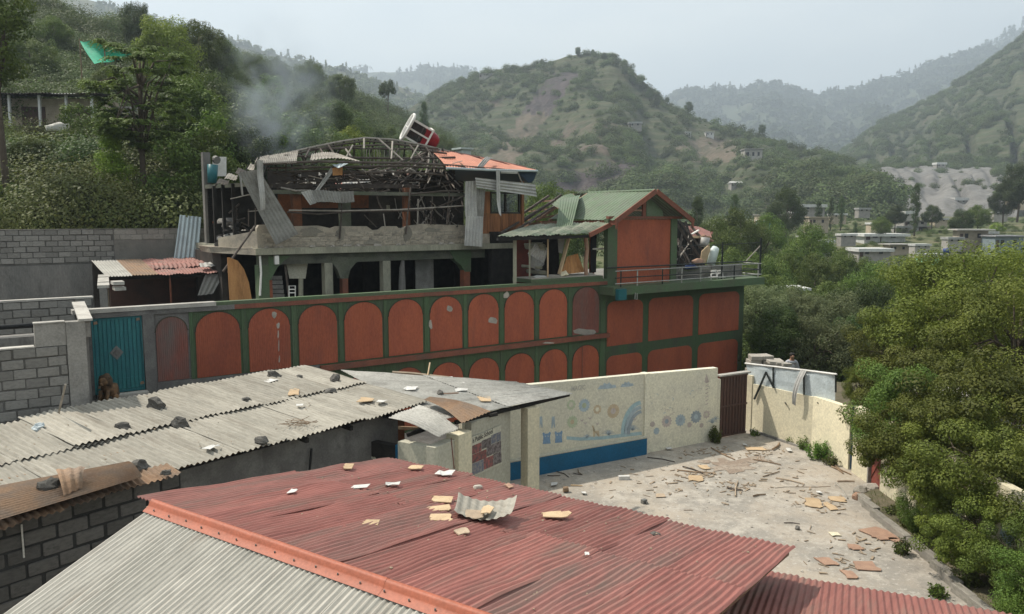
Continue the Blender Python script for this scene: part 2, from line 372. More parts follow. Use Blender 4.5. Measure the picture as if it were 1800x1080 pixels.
mat('bark', (.085, .065, .048), (.12, .095, .072), sc=3, rough=.95, bump=.6, bsc=18, stretch=(1, 1, .3))
mat('soil', (.13, .11, .075), (.09, .085, .05), sc=3, rough=.98, bump=.6, dirt=.3, dcol=(.06, .075, .03), dsc=2)
mat('white_paint', (.72, .70, .66), (.62, .60, .56), sc=4, rough=.5, bump=.05, dirt=.15, dcol=(.4, .37, .32))
mat('cabin_red', (.26, .012, .02), (.20, .01, .018), sc=2, rough=.4, bump=.05)
mat('tarp_white', (.50, .48, .43), (.38, .37, .33), sc=3, rough=.7, bump=.3)
mat('net_green', (.012, .30, .17), (.01, .24, .14), sc=3, rough=.7, bump=.3)
mat('plastic_teal', (.02, .13, .15), rough=.4)
mat('plastic_blue', (.02, .045, .16), rough=.5, bump=.3)
mat('drum_white', (.50, .56, .54), (.42, .48, .46), sc=3, rough=.45, bump=.05)
mat('rail_grey', (.34, .34, .31), (.24, .24, .22), sc=6, rough=.5, metal=.3)
mat('rail_dark', (.03, .035, .032), rough=.5, metal=.3)
mat('black_pipe', (.012, .012, .012), rough=.6)
mat('gravel_terrace', (.21, .20, .18), (.16, .15, .135), sc=3, rough=.97, bump=.5, dirt=.35, dcol=(.07, .065, .06), dsc=1.2)
mat('far_white', (.55, .55, .53), rough=.7, rnd=.1)
mat('far_grey', (.36, .34, .31), rough=.9, rnd=.2)
mat('far_tan', (.44, .37, .28), rough=.9, rnd=.15)
mat('far_green', (.30, .58, .36), rough=.9, rnd=.05)
mat('far_roof', (.30, .30, .31), rough=.7, rnd=.2)
mat('far_blue', (.06, .20, .30), rough=.7)
mat('dark_open', (.02, .02, .02), rough=.9)
mat('skin', (.30, .17, .11), rough=.6); mat('hair', (.012, .01, .009), rough=.7)
mat('shirt', (.42, .43, .45), (.36, .37, .40), sc=8, rough=.9, bump=.2); mat('trousers', (.07, .07, .08), rough=.9)
mat('lion_gold', (.20, .115, .055), (.09, .055, .03), sc=9, rough=.7, bump=.4, dirt=.2)
mat('lion_mane', (.075, .05, .032), (.12, .08, .045), sc=14, rough=.85, bump=.6)
glass = bpy.data.materials.new('glass'); glass.use_nodes = True
_g = glass.node_tree.nodes['Principled BSDF']; _g.inputs['Base Color'].default_value = (.03, .035, .035, 1); _g.inputs['Roughness'].default_value = .05; _g.inputs['Alpha'].default_value = .28
MT['glass'] = glass
for nm, a, b_, c_ in (('leaf_olive', (.062, .078, .018), (.105, .122, .028), (.17, .185, .045)), ('leaf_mid', (.045, .072, .018), (.078, .108, .028), (.13, .16, .045)),
                      ('leaf_dark', (.026, .044, .016), (.048, .070, .024), (.085, .11, .04)), ('leaf_fresh', (.085, .125, .022), (.135, .175, .035), (.19, .22, .055)),
                      ('leaf_grey', (.060, .074, .044), (.098, .11, .068), (.15, .16, .10)), ('leaf_scrub', (.055, .068, .026), (.092, .10, .04), (.135, .14, .06)), ('leaf_valley', (.042, .066, .022), (.072, .096, .030), (.115, .14, .045)),
                      ('leaf_far', (.045, .064, .028), (.07, .09, .04), (.095, .115, .052)), ('needle', (.024, .038, .018), (.038, .056, .026), (.06, .078, .036)), ('weed', (.055, .10, .022), (.095, .15, .035), (.14, .19, .055))):
    leaf_mat(nm, *[((q[0] * 1.38, q[1] * 1.40, q[2] * 1.0) if nm != 'leaf_fresh' else (q[0] * 1.55, q[1] * 1.6, q[2])) for q in (a, b_, c_)])

# ground-like materials with several layers
def ground_mat(name, layers, bump=.5, bsc=8.0, terrace=None):
    """layers: (colour, noise scale, from, to) laid one over the other"""
    m = bpy.data.materials.new(name); m.use_nodes = True; nt = m.node_tree; N, L = nt.nodes, nt.links
    b = N['Principled BSDF']; b.inputs['Roughness'].default_value = .97; b.inputs['Specular IOR Level'].default_value = .15
    ge = N.new('ShaderNodeNewGeometry'); out = None
    for k, (c, s, a, z) in enumerate(layers):
        if out is None:
            rgb = N.new('ShaderNodeRGB'); rgb.outputs[0].default_value = (*c, 1); out = rgb.outputs[0]; continue
        mp = N.new('ShaderNodeMapping'); mp.inputs['Location'].default_value = (k * 13.7, k * 5.1, k * 2.2); L.new(ge.outputs['Position'], mp.inputs[0])
        t = N.new('ShaderNodeTexNoise'); t.inputs['Scale'].default_value = s; t.inputs['Detail'].default_value = 8; t.inputs['Roughness'].default_value = .65; L.new(mp.outputs[0], t.inputs[0])
        r = N.new('ShaderNodeMapRange'); r.inputs[1].default_value, r.inputs[2].default_value = a, z; L.new(t.outputs[0], r.inputs[0])
        x = N.new('ShaderNodeMix'); x.data_type = 'RGBA'; x.inputs[7].default_value = (*c, 1); L.new(r.outputs[0], x.inputs[0]); L.new(out, x.inputs[6]); out = x.outputs[2]
    if terrace:                                             # old field terraces follow the contour
        wv = N.new('ShaderNodeTexWave'); wv.bands_direction = 'Z'; wv.inputs['Scale'].default_value = terrace[1]; wv.inputs['Distortion'].default_value = 1.4; wv.inputs['Detail'].default_value = 3; wv.inputs['Detail Scale'].default_value = .12; L.new(ge.outputs['Position'], wv.inputs[0])
        r = N.new('ShaderNodeMapRange'); r.inputs[1].default_value, r.inputs[2].default_value, r.inputs[4].default_value = .74, .95, .34; L.new(wv.outputs[1], r.inputs[0])
        x = N.new('ShaderNodeMix'); x.data_type = 'RGBA'; x.inputs[7].default_value = (*terrace[0], 1); L.new(r.outputs[0], x.inputs[0]); L.new(out, x.inputs[6]); out = x.outputs[2]
    L.new(out, b.inputs['Base Color'])
    t = N.new('ShaderNodeTexNoise'); t.inputs['Scale'].default_value = bsc; t.inputs['Detail'].default_value = 6; L.new(ge.outputs['Position'], t.inputs[0])
    bp = N.new('ShaderNodeBump'); bp.inputs['Strength'].default_value = bump; bp.inputs['Distance'].default_value = .04 * 8 / bsc; L.new(t.outputs[0], bp.inputs['Height']); L.new(bp.outputs[0], b.inputs['Normal'])
    MT[name] = m; return m
ground_mat('yard', [((.345, .30, .245), 0, 0, 1), ((.255, .235, .205), .45, .42, .58), ((.39, .355, .305), 1.7, .5, .66), ((.205, .185, .16), 3.5, .55, .70), ((.42, .39, .345), 9, .56, .7), ((.24, .215, .185), 14, .58, .72), ((.44, .41, .36), 30, .58, .72), ((.15, .137, .12), 46, .60, .72)], .9, 18)
ground_mat('valley', [((.09, .10, .045), 0, 0, 1), ((.14, .125, .075), .05, .45, .6), ((.05, .065, .025), .3, .45, .6)], .6, 1.2)
ground_mat('hill_scrub', [((.075, .082, .042), 0, 0, 1), ((.135, .125, .075), .02, .42, .62), ((.045, .055, .027), .09, .48, .62), ((.17, .14, .10), .035, .60, .72)], .8, .25)
ground_mat('hill_brown', [((.055, .068, .034), 0, 0, 1), ((.088, .084, .052), .012, .50, .68), ((.042, .052, .028), .03, .46, .56), ((.10, .078, .062), .02, .58, .66), ((.05, .058, .032), .12, .5, .62)], .9, .15, terrace=((.125, .105, .075), .075))
ground_mat('scar_purple', [((.062, .050, .052), 0, 0, 1), ((.040, .035, .036), .08, .45, .6), ((.085, .07, .065), .3, .5, .65), ((.05, .058, .034), .05, .55, .65)], .9, .3)
ground_mat('scar_tan', [((.115, .095, .07), 0, 0, 1), ((.075, .072, .05), .06, .42, .58), ((.145, .115, .09), .3, .5, .65)], .9, .3)
ground_mat('hill_near', [((.045, .047, .022), 0, 0, 1), ((.09, .08, .045), .12, .48, .68), ((.035, .045, .018), .5, .45, .6)], .8, 1.5)
ground_mat('hill_far', [((.055, .068, .035), 0, 0, 1), ((.04, .052, .028), .006, .45, .6), ((.09, .09, .055), .012, .56, .68)], .8, .05)
ground_mat('quarry', [((.165, .16, .152), 0, 0, 1), ((.125, .121, .115), .03, .42, .6), ((.195, .188, .175), .10, .5, .65), ((.11, .105, .085), .25, .56, .7)], 1.0, .3)

# ================================================================== SETTING
def grid_obj(name, G, material, smooth=True):
    nu, nv = G.shape[:2]
    V = G.reshape(-1, 3); Fc = [(i * nv + j, (i + 1) * nv + j, (i + 1) * nv + j + 1, i * nv + j + 1) for i in range(nu - 1) for j in range(nv - 1)]
    o = bpy.data.objects.new(name, mesh_of(name, V, Fc, material, smooth)); COL.objects.link(o); OFF[o.name] = np.zeros(3)
    return struct(o)
def sstep(a, b, x):
    t = min(1.0, max(0.0, (x - a) / (b - a))); return t * t * (3 - 2 * t)
def ground_z(x, y):
    if y < -30: return -0.6
    r = max(0.0, x - 11.5, (y - 31.0 - .72 * min(x, 9)) * .9 if x > -30 else 0.0)
    z = -0.5 - 4.6 * sstep(0, 16, r)
    z += float(np.interp(math.hypot(x, y), (45, 70, 100, 150, 190, 260, 400), (0, .6, 3.0, 6.2, 9.2, 12.0, 13.5)))
    z += .5 * mnoise.noise(Vector((x * .05, y * .05, 0))) * sstep(2, 20, r)
    return z
nr, na = 70, 96
G = np.zeros((na + 1, nr, 3))
for i in range(na + 1):
    an = 2 * math.pi * i / na
    for j in range(nr):
        rr = 1.5 * (1.122 ** j); x, y = rr * math.sin(an), 12 + rr * math.cos(an)
        G[i, j] = (x, y, ground_z(x, y))
grid_obj('ground', G, MT['valley'])

# the schoolyard floor
G = np.zeros((61, 61, 3))
for i in range(61):
    for j in range(61):
        x, y = -15 + 24.75 * i / 60, 3.5 + 23.2 * j / 60
        G[i, j] = (x, y, .006 * mnoise.noise(Vector((x * .7, y * .7, 3))))
yard = grid_obj('courtyard', G, MT['yard'])
# raised lane in front of the blue-green gate and the terrace the burnt house stands on
_g0 = gp(525, 648, 3.15); _ga, _gh = V3([.61, .79, 0]), V3([.79, -.61, 0])
o = struct(mk('lane', prism([V3([*q[:2], -.4]) for q in (W(-9, .03, 0), W(6.3, .03, 0), W(6.3, 1.2, 0), _g0 - _gh * .1, _g0 - _ga * 13 - _gh * .1)], (0, 0, 2.76)), MT['gravel_terrace']))
o = struct(mk('terrace', fbox(W, -9, 17.85, -40, -.14, -.6, 3.35), MT['gravel_terrace']))

class Hill:
    def __init__(s, name, rows, nu, nv, amp, nsc, material, gully=0.0, seed=0.0):
        rows = [np.array([V3(p) for p in r], dtype=float) for r in rows]
        K = len(rows[0]); s.G = np.zeros((nu, nv, 3))
        def cr(P, t):
            n = len(P) - 1; x = min(max(t, 0), 1) * n; k = min(int(x), n - 1); f = x - k
            p0, p1, p2, p3 = P[max(k - 1, 0)], P[k], P[k + 1], P[min(k + 2, n)]
            return .5 * (2 * p1 + (p2 - p0) * f + (2 * p0 - 5 * p1 + 4 * p2 - p3) * f * f + (3 * p1 - p0 - 3 * p2 + p3) * f ** 3)
        nlast = nv - 6
        for i in range(nu):
            colp = np.array([cr(r, i / (nu - 1)) for r in rows])
            for j in range(nv):
                if j < nlast:
                    b = j / (nlast - 1); p = cr(colp, b).copy()
                    q = Vector((p[0] * nsc + seed, p[1] * nsc, seed))
                    env = min(1, 4 * b) * (1 - .75 * b ** 6)
                    d = mnoise.fractal(q, .9, 2.1, 5) * amp
                    if gully: d -= gully * max(0, .25 - abs(mnoise.noise(Vector((i / (nu - 1) * 9 + b * 1.5, b * 1.2, seed + 4))))) * 4 * math.sin(math.pi * min(1, b * 1.05))
                    p[2] += d * env
                else:                                        # the far side of the hill
                    k = (j - nlast + 1); p = s.G[i, nlast - 1].copy(); di = V3([p[0], p[1], 0]); di /= np.linalg.norm(di)
                    hgt = p[2] - rows[0][:, 2].min(); p = p + di * hgt * .42 * k; p[2] -= hgt * .2 * k * (.5 + .12 * k)
                s.G[i, j] = p
        s.nu, s.nv, s.nl = nu, nv, nlast
        s.obj = grid_obj(name, s.G, material)
    def at(s, a, b):
        x, y = a * (s.nu - 1), b * (s.nl - 1); i, j = min(int(x), s.nu - 2), min(int(y), s.nl - 2); f, g = x - i, y - j
        return (s.G[i, j] * (1 - f) + s.G[i + 1, j] * f) * (1 - g) + (s.G[i, j + 1] * (1 - f) + s.G[i + 1, j + 1] * f) * g
    def zat(s, x, y):
        q = s.G[:, :s.nl]; k = np.argmin((q[..., 0] - x) ** 2 + (q[..., 1] - y) ** 2); i, j = np.unravel_index(k, q.shape[:2]); return float(q[i, j, 2])
    def near(s, u, v):
        """the point of the hillside seen at a place in the picture"""
        d = ray(u, v); best = None
        Q = s.G[:, :s.nl] - CAMP; yy = np.maximum(Q @ V3([0, _c, -_s]), .1)
        uu = 900 + FPX * Q[..., 0] / yy; vv = 540 - FPX * (Q @ V3([0, _s, _c])) / yy
        k = np.argmin((uu - u) ** 2 + (vv - v) ** 2 + (yy > 1e6) * 1e9); i, j = np.unravel_index(k, uu.shape)
        return s.G[i, j].copy()
def ridge_pts(L): return [yp(u, v, y) for u, v, y in L]
def foot(us, y, z=-6.0): return [V3([(u - 900) / FPX * y, y, z]) for u in us]

us = (-250, 0, 200, 400, 560, 660, 760, 860)
base = [W(s_, -11.7, z_) for s_, z_ in zip((-9, -1.3, 2.4, 6.6, 11, 15, 19, 24), (5.0, 5.9, 5.9, 5.4, 4.6, 4, 3, -2))]
r1 = ridge_pts(zip(us, (305, 305, 305, 305, 302, 315, 340, 372), (40, 42, 44, 48, 60, 78, 95, 120)))
r2 = ridge_pts(zip(us, (150, 165, 172, 195, 220, 250, 285, 345), (65, 68, 72, 82, 115, 145, 180, 205)))
r3 = ridge_pts(zip(us, (5, 25, 62, 122, 165, 205, 252, 330), (108, 105, 115, 140, 185, 225, 260, 290)))
H_near = Hill('near_hillside', [base, r1, r2, r3], 90, 60, 2.2, .06, MT['hill_near'], 0, 1.0)

us = (60, 200, 330, 420, 520, 620, 700, 790, 900)
H_left = Hill('left_ridge', [foot(us, 330), ridge_pts(zip(us, (160, 190, 210, 230, 250, 270, 285, 300, 330), [700] * 9)),
    ridge_pts(zip(us, (-20, 10, 48, 78, 104, 130, 152, 190, 260), [1080] * 9))], 90, 40, 14, .012, MT['hill_scrub'], 20, 2.0)
us = (520, 600, 660, 720, 770, 815, 860, 930, 1000)
H_lfar = Hill('far_left_ridge', [foot(us, 1000), ridge_pts(zip(us, [240] * 9, [1600] * 9)),
    ridge_pts(zip(us, (150, 135, 128, 124, 122, 127, 150, 190, 240), [2400] * 9))], 70, 36, 30, .005, MT['hill_far'], 40, 3.0)
us = (560, 640, 740, 800, 900, 960, 1040, 1090, 1130, 1180, 1250, 1370, 1455, 1515, 1545, 1575)
rv = (330, 255, 178, 147, 119, 106, 93, 108, 146, 186, 214, 246, 272, 300, 345, 392)
ry = (520, 540, 560, 560, 550, 540, 525, 510, 495, 480, 460, 430, 405, 385, 370, 360)
H_mid = Hill('middle_hill', [foot(us, 205), ridge_pts(zip(us, [v + (395 - v) * .55 for v in rv], [y * .66 for y in ry])),
    ridge_pts(zip(us, [v + (395 - v) * .22 for v in rv], [y * .87 for y in ry])), ridge_pts(zip(us, rv, ry))], 170, 80, 9, .02, MT['hill_brown'], 9, 4.0)
us = (1100, 1180, 1230, 1300, 1370, 1410, 1500, 1560, 1650, 1700, 1740, 1800, 1880, 1980)
H_rfar = Hill('far_right_ridge', [foot(us, 800), ridge_pts(zip(us, (260, 250, 245, 240, 238, 240, 235, 225, 210, 200, 195, 180, 160, 140), [1500] * 14)),
    ridge_pts(zip(us, (240, 176, 162, 156, 154, 170, 162, 144, 114, 98, 92, 84, 70, 40), [2200] * 14))], 110, 44, 28, .006, MT['hill_far'], 45, 5.0)
us = (1640, 1700, 1740, 1790, 1850, 1950)
H_rback = Hill('highest_right_ridge', [foot(us, 1200), ridge_pts(zip(us, (220, 200, 190, 180, 160, 120), [1900] * 6)), ridge_pts(zip(us, (150, 110, 84, 54, 30, 20), [2500] * 6))], 50, 30, 30, .005, MT['hill_far'], 40, 6.0)
us = (1400, 1470, 1520, 1560, 1600, 1650, 1700, 1750, 1800, 1880, 2000)
rv = (330, 276, 236, 212, 193, 163, 132, 98, 60, 20, 0)
H_right = Hill('right_hill', [foot(us, 300), ridge_pts(zip(us, [v + (352 - v) * .72 for v in rv], [440] * 11)),
    ridge_pts(zip(us, [v + (340 - v) * .3 for v in rv], [620] * 11)), ridge_pts(zip(us, rv, [800] * 11))], 110, 56, 12, .014, MT['hill_brown'], 16, 7.0)

# grey spoil heaps of the quarry at the foot of the right hill
class Q: pass
us = (1470, 1500, 1530, 1580, 1630, 1680, 1730, 1790)
QR = Hill('quarry_slope', [foot(us, 255, -3), ridge_pts(zip(us, (366, 362, 358, 352, 356, 352, 348, 345), [292] * 8)), ridge_pts(zip(us, (345, 338, 328, 322, 326, 326, 322, 318), [330] * 8)),
     ridge_pts(zip(us, (322, 314, 306, 301, 303, 305, 302, 298), [385] * 8)), ridge_pts(zip(us, (312, 303, 297, 292, 290, 293, 291, 300), [450] * 8))], 90, 60, 3.0, .04, MT['quarry'], 4.0, 8.0)

# ------------------------------------------------------------------ vegetation that nobody could count
def leaf_quads(C, D, size, rg, asp=.55):
    """leaves at C facing D; size (n,)"""
    n = len(C); t = rg.normal(size=(n, 3)); t -= D * (t * D).sum(1)[:, None]; t /= np.linalg.norm(t, axis=1)[:, None] + 1e-9
    b = np.cross(D, t); a = t * size[:, None]; w_ = b * (size * asp)[:, None]
    return np.stack([C - a, C - w_ + D * (size * .15)[:, None], C + a, C + w_ + D * (size * .15)[:, None]], axis=1)
def ball_dirs(n, rg):
    d = rg.normal(size=(n, 3)); return d / (np.linalg.norm(d, axis=1)[:, None] + 1e-9)
def bush_proto(n, rg, ls=.30, flat=.8, nc=5):
    C, D = [], []
    for k in range(nc):
        c = ball_dirs(1, rg)[0] * rg.uniform(.15, .6); c[2] = abs(c[2]) * .9 + .12; r_ = rg.uniform(.32, .55)
        d = ball_dirs(n // nc, rg); p = c + d * r_ * rg.uniform(.75, 1.05, size=(n // nc, 1)); nn = d * 1.3 + ball_dirs(n // nc, rg) * .5 + V3([0, 0, .25])
        C.append(p); D.append(nn / np.linalg.norm(nn, axis=1)[:, None])
    C, D = np.concatenate(C), np.concatenate(D); C[:, 2] = np.maximum(C[:, 2] * flat, .02)
    return leaf_quads(C, D, rg.uniform(.7, 1.2, len(C)) * ls, rg)
def pine_proto(n, rg, ls=.16):
    h = rg.uniform(.12, 1, n) ** .8; a = rg.uniform(0, 2 * math.pi, n); lay = .75 + .25 * np.sin(h * 34)
    r_ = (1.02 - h) * .34 * lay * rg.uniform(.55, 1, n); C = np.stack([r_ * np.cos(a), r_ * np.sin(a), h], 1)
    D = np.stack([np.cos(a) * .6, np.sin(a) * .6, .6 + 0 * a], 1) + ball_dirs(n, rg) * .5; D /= np.linalg.norm(D, axis=1)[:, None]
    return leaf_quads(C, D, rg.uniform(.6, 1.2, n) * ls, rg, .4)
def scatter(name, P, S, protos, material, rg, label, cat):
    out = []
    for p, s_ in zip(P, S):
        q = protos[rg.integers(len(protos))]; a = rg.uniform(0, 6.283); ca, sa = math.cos(a), math.sin(a)
        M_ = V3([[ca, -sa, 0], [sa, ca, 0], [0, 0, 1]]).T
        sx = s_ * rg.uniform(.8, 1.25); out.append((q @ M_) * V3([sx, sx, s_]) + p)
    o = mk_quads(name, np.concatenate(out), material, loc=V3(P[0]))
    return tag(o, label, cat, kind='stuff')
BUSHCOL = {}
def crown_tuft(rg):
    C, D = [], []
    for k in range(22):
        z = rg.uniform(.22, .95); a = rg.uniform(0, 6.283); w_ = .34 * (1 - abs((z - .55) / .5) ** 2.2) * rg.uniform(.4, 1.05); c = V3([w_ * math.cos(a), w_ * math.sin(a), z]); n = 150
        d = ball_dirs(n, rg); C.append(c + d * rg.uniform(.09, .15) * (rg.uniform(.3, 1, (n, 1)) ** .5)); nn = d * 1.2 + ball_dirs(n, rg) * .5 + V3([0, 0, .3]); D.append(nn / np.linalg.norm(nn, axis=1)[:, None])
    C, D = np.concatenate(C), np.concatenate(D); return leaf_quads(C, D, rg.uniform(.7, 1.2, len(C)) * .019, rg)
def scatter_gn(name, P, S, material, rg, label, cat, protos, kind_=''):
    """bushes nobody could count: points that carry small leafy clumps"""
    key = material.name + kind_
    if key not in BUSHCOL:
        cl = bpy.data.collections.new('clumps_' + key)
        for q in protos: o = mk_quads('clump', q, material, link=False); cl.objects.link(o)
        BUSHCOL[key] = cl
    me = bpy.data.meshes.new(name); me.from_pydata([tuple(map(float, V3(p) - V3(P[0]))) for p in P], [], [])
    at = me.attributes.new('sc', 'FLOAT', 'POINT'); at.data.foreach_set('value', [float(x) for x in S])
    at = me.attributes.new('rt', 'FLOAT_VECTOR', 'POINT'); at.data.foreach_set('vector', [x for _ in P for x in (0.0, 0.0, rg.uniform(0, 6.283))])
    o = bpy.data.objects.new(name, me); COL.objects.link(o); o.location = tuple(float(x) for x in P[0])
    ng = bpy.data.node_groups.new(name, 'GeometryNodeTree'); ng.interface.new_socket('Geometry', in_out='INPUT', socket_type='NodeSocketGeometry'); ng.interface.new_socket('Geometry', in_out='OUTPUT', socket_type='NodeSocketGeometry')
    N, L = ng.nodes, ng.links; gi, go = N.new('NodeGroupInput'), N.new('NodeGroupOutput'); ip = N.new('GeometryNodeInstanceOnPoints'); ci = N.new('GeometryNodeCollectionInfo'); ci.inputs[0].default_value = BUSHCOL[key]; ci.inputs[1].default_value = True; ci.inputs[2].default_value = True
    a1 = N.new('GeometryNodeInputNamedAttribute'); a1.data_type = 'FLOAT'; a1.inputs[0].default_value = 'sc'; a2 = N.new('GeometryNodeInputNamedAttribute'); a2.data_type = 'FLOAT_VECTOR'; a2.inputs[0].default_value = 'rt'
    ip.inputs['Pick Instance'].default_value = True
    L.new(gi.outputs[0], ip.inputs['Points']); L.new(ci.outputs[0], ip.inputs['Instance']); L.new(a1.outputs[0], ip.inputs['Scale']); L.new(a2.outputs[0], ip.inputs['Rotation']); L.new(ip.outputs[0], go.inputs[0])
    o.modifiers.new('scatter', 'NODES').node_group = ng
    return tag(o, label, cat, kind='stuff')
def spread(H, n, rg, b0=0.02, b1=1.0, nsc=.03, cut=-.12, a0=0.0, a1=1.0, keep=None):
    P = []; k = 0
    while len(P) < n and k < n * 12:
        k += 1; a, b = rg.uniform(a0, a1), rg.uniform(b0, b1); p = H.at(a, b)
        if mnoise.noise(Vector((p[0] * nsc, p[1] * nsc, 7.7))) < cut + rg.normal() * .12: continue
        if keep and not keep(p): continue
        P.append(p - V3([0, 0, .15]))
    return P
def picpos(p):
    q = p - CAMP; yy = max(.1, q @ V3([0, _c, -_s])); return 900 + FPX * q[0] / yy, 540 - FPX * (q @ V3([0, _s, _c])) / yy
B1 = [bush_proto(30, nrg, .30) for _ in range(6)]; B2 = [bush_proto(2800, nrg, .029, .95, 13) for _ in range(5)]; B3 = [bush_proto(90, nrg, .18, .95, 6) for _ in range(6)]; PN = [pine_proto(40, nrg) for _ in range(4)]; B5 = [bush_proto(420, nrg, .075, .9, 9) for _ in range(6)]; PN2 = [pine_proto(150, nrg, .09) for _ in range(3)]
H_mid.obj.data.materials.append(MT['scar_purple']); H_mid.obj.data.materials.append(MT['scar_tan'])
def scar_kind(u, v, w_=0.0):
    w_ = 7 * mnoise.noise(Vector((u * .07, v * .07, 3)))
    if 925 < u < 1120 and 285 < v < 352 and v > 352 - (u - 905 + w_ * 2) * .38 and v < 350 - max(0, u - 1060) * .9 + w_: return 1
    if 860 < u < 1030 and 128 < v < 290 and abs((u - 985) + (v - 138) * .68 + w_ * 2) < 26 + 10 * mnoise.noise(Vector((v * .03, 0, 9))): return 2 if v > 200 else 1
    if 1190 < u < 1300 and 240 < v < 292 and ((u - 1245) / 55) ** 2 + ((v - 265) / 24) ** 2 < 1 + w_ * .06: return 2
    return 0
for p_ in H_mid.obj.data.polygons:
    c_ = V3(p_.center); q_ = c_ - CAMP; yy_ = q_ @ V3([0, _c, -_s]); p_.material_index = scar_kind(900 + FPX * q_[0] / yy_, 540 - FPX * (q_ @ V3([0, _s, _c])) / yy_)
def not_scar(p):
    if scar_kind(*picpos(p)): return rng.random() < .22
    return True
def not_scar_old(p):
    u, v = picpos(p)
    if 930 < u < 1110 and 290 < v < 345 and (u - 930) * .25 + 290 < v: return rng.random() < .12
    if 880 < u < 1010 and 130 < v < 300 and abs((u - 985) + (v - 140) * .62) < 42: return rng.random() < .25
    if 1190 < u < 1290 and 225 < v < 300: return rng.random() < .35
    return True
P = spread(H_mid, 3400, nrg, .0, .995, .012, .06, keep=not_scar) + spread(H_mid, 4200, nrg, .0, .995, .03, -.2, keep=not_scar)
scatter_gn('hill_bushes', P, [(1.0 + 4.6 * rng.random() ** 2.2) * (1.35 if p[2] < 25 else 1) for p in P], MT['leaf_far'], nrg, 'grey green scrub covering the middle hill with the bare scar', 'scrub', B5, 'far')
P = spread(H_right, 3200, nrg, .16, .995, .015, -.15)
scatter_gn('hill_bushes', P, [rng.uniform(2.2, 6) for p in P], MT['leaf_far'], nrg, 'scrub and small trees on the steep right hill above the quarry', 'scrub', B5, 'far')
P = spread(QR, 260, nrg, .90, 1.0, .05, -.5) + spread(QR, 160, nrg, .3, 1.0, .05, -.5, a0=.0, a1=.10) + spread(QR, 160, nrg, .3, 1.0, .05, -.5, a0=.9, a1=1.0) + spread(QR, 40, nrg, .4, .9, .05, -.5)
scatter_gn('quarry_bushes', P, [rng.uniform(1.5, 4) for p in P], MT['leaf_far'], nrg, 'bushes fringing the grey quarry slope', 'bushes', B5, 'far')
P = spread(H_left, 2200, nrg, .2, .995, .02, -.4, a0=.1)
scatter('ridge_woods', P, [rng.uniform(6, 13) for p in P], B1 + PN, MT['leaf_far'], nrg, 'hazy wooded ridge behind the left hillside', 'woods')
P = spread(H_rfar, 3200, nrg, .25, .998, .01, -.35)
scatter('ridge_woods', P, [rng.uniform(12, 28) for p in P], PN + B1, MT['needle'], nrg, 'blue hazy pine woods on the far right ridge', 'woods')
P = spread(H_rback, 700, nrg, .4, .998, .01, -.5)
scatter('ridge_woods', P, [rng.uniform(18, 36) for p in P], PN, MT['needle'], nrg, 'faintest blue woods on the highest ridge at far right', 'woods')
P = spread(H_lfar, 1600, nrg, .3, .998, .01, -.35)
scatter('ridge_woods', P, [rng.uniform(14, 30) for p in P], PN + B1, MT['needle'], nrg, 'faint blue wooded ridge in the gap between the hills', 'woods')
def clear_house(p):
    u, v = picpos(p)
    if v < 235 and v > 150 and u < 165: return p[1] > 60
    if 205 <= v < 290 and u < 185: return rng.random() < .3
    if 120 < u < 235 and 60 < v < 135: return rng.random() < .3
    return True
P = spread(H_near, 1300, nrg, .03, .62, .12, -.45, keep=clear_house)
scatter_gn('hillside_bushes', P, [rng.choice([.6, .9, 1.3, 1.8, 2.6]) * rng.uniform(.8, 1.2) for p in P], MT['leaf_scrub'], nrg, 'dense mixed bushes covering the near hillside behind the block wall', 'bushes', B2)
P = spread(H_near, 420, nrg, .03, .6, .1, -.2, keep=clear_house)
scatter_gn('hillside_bushes', P, [rng.uniform(.9, 2.2) for p in P], MT['leaf_mid'], nrg, 'fresher green bushes scattered over the near hillside', 'bushes', B2)
P = spread(H_near, 420, nrg, .03, .7, .14, .02, keep=clear_house)
scatter_gn('hillside_bushes', P, [rng.uniform(1.0, 2.8) for p in P], MT['leaf_dark'], nrg, 'darker bushes in the folds of the near hillside', 'bushes', B2)
PT = [crown_tuft(nrg) for _ in range(4)]
for lm_, n_, lb_ in (('leaf_mid', 120, 'taller leafy trees mixed through the near hillside growth'), ('leaf_valley', 110, 'mid green trees mixed through the near hillside growth'), ('leaf_dark', 80, 'dark trees mixed through the near hillside growth')):
    P = spread(H_near, n_, nrg, .10, .85, .16, -.2, keep=lambda p: not (picpos(p)[0] < 250 and picpos(p)[1] > 140) and not (110 < picpos(p)[0] < 260 and picpos(p)[1] > 95))
    scatter_gn('hillside_woods', P, [rng.uniform(2.4, 5.2) for p in P], MT[lm_], nrg, lb_, 'woods', PT, 'tuft')
P = spread(H_near, 1500, nrg, .5, 1.0, .1, -.5)
scatter_gn('hillside_woods', P, [rng.uniform(1.8, 3.6) * (1 + .006 * max(0, p[1] - 60)) for p in P], MT['leaf_far'], nrg, 'taller wood along the top of the near hillside', 'woods', B2)
# shrubs and low growth over the valley floor
P = []
while len(P) < 2300:
    y = 34 + 190 * nrg.uniform() ** 1.3; u = nrg.uniform(880, 1850); x = (u - 900) / FPX * y
    if x < 3 and y < 60: continue
    if W.e @ (V3([x, y, 0]) - W.P) < 27.5 and W.n @ (V3([x, y, 0]) - W.P) > -14: continue
    P.append(V3([x, y, ground_z(x, y) - .1]))
scatter_gn('valley_bushes', P, [rng.uniform(1.3, 2.8) if p[1] < 80 else rng.uniform(.5, 1.2) for p in P], MT['leaf_valley'], nrg, 'green undergrowth between the trees on the valley floor', 'bushes', B2)

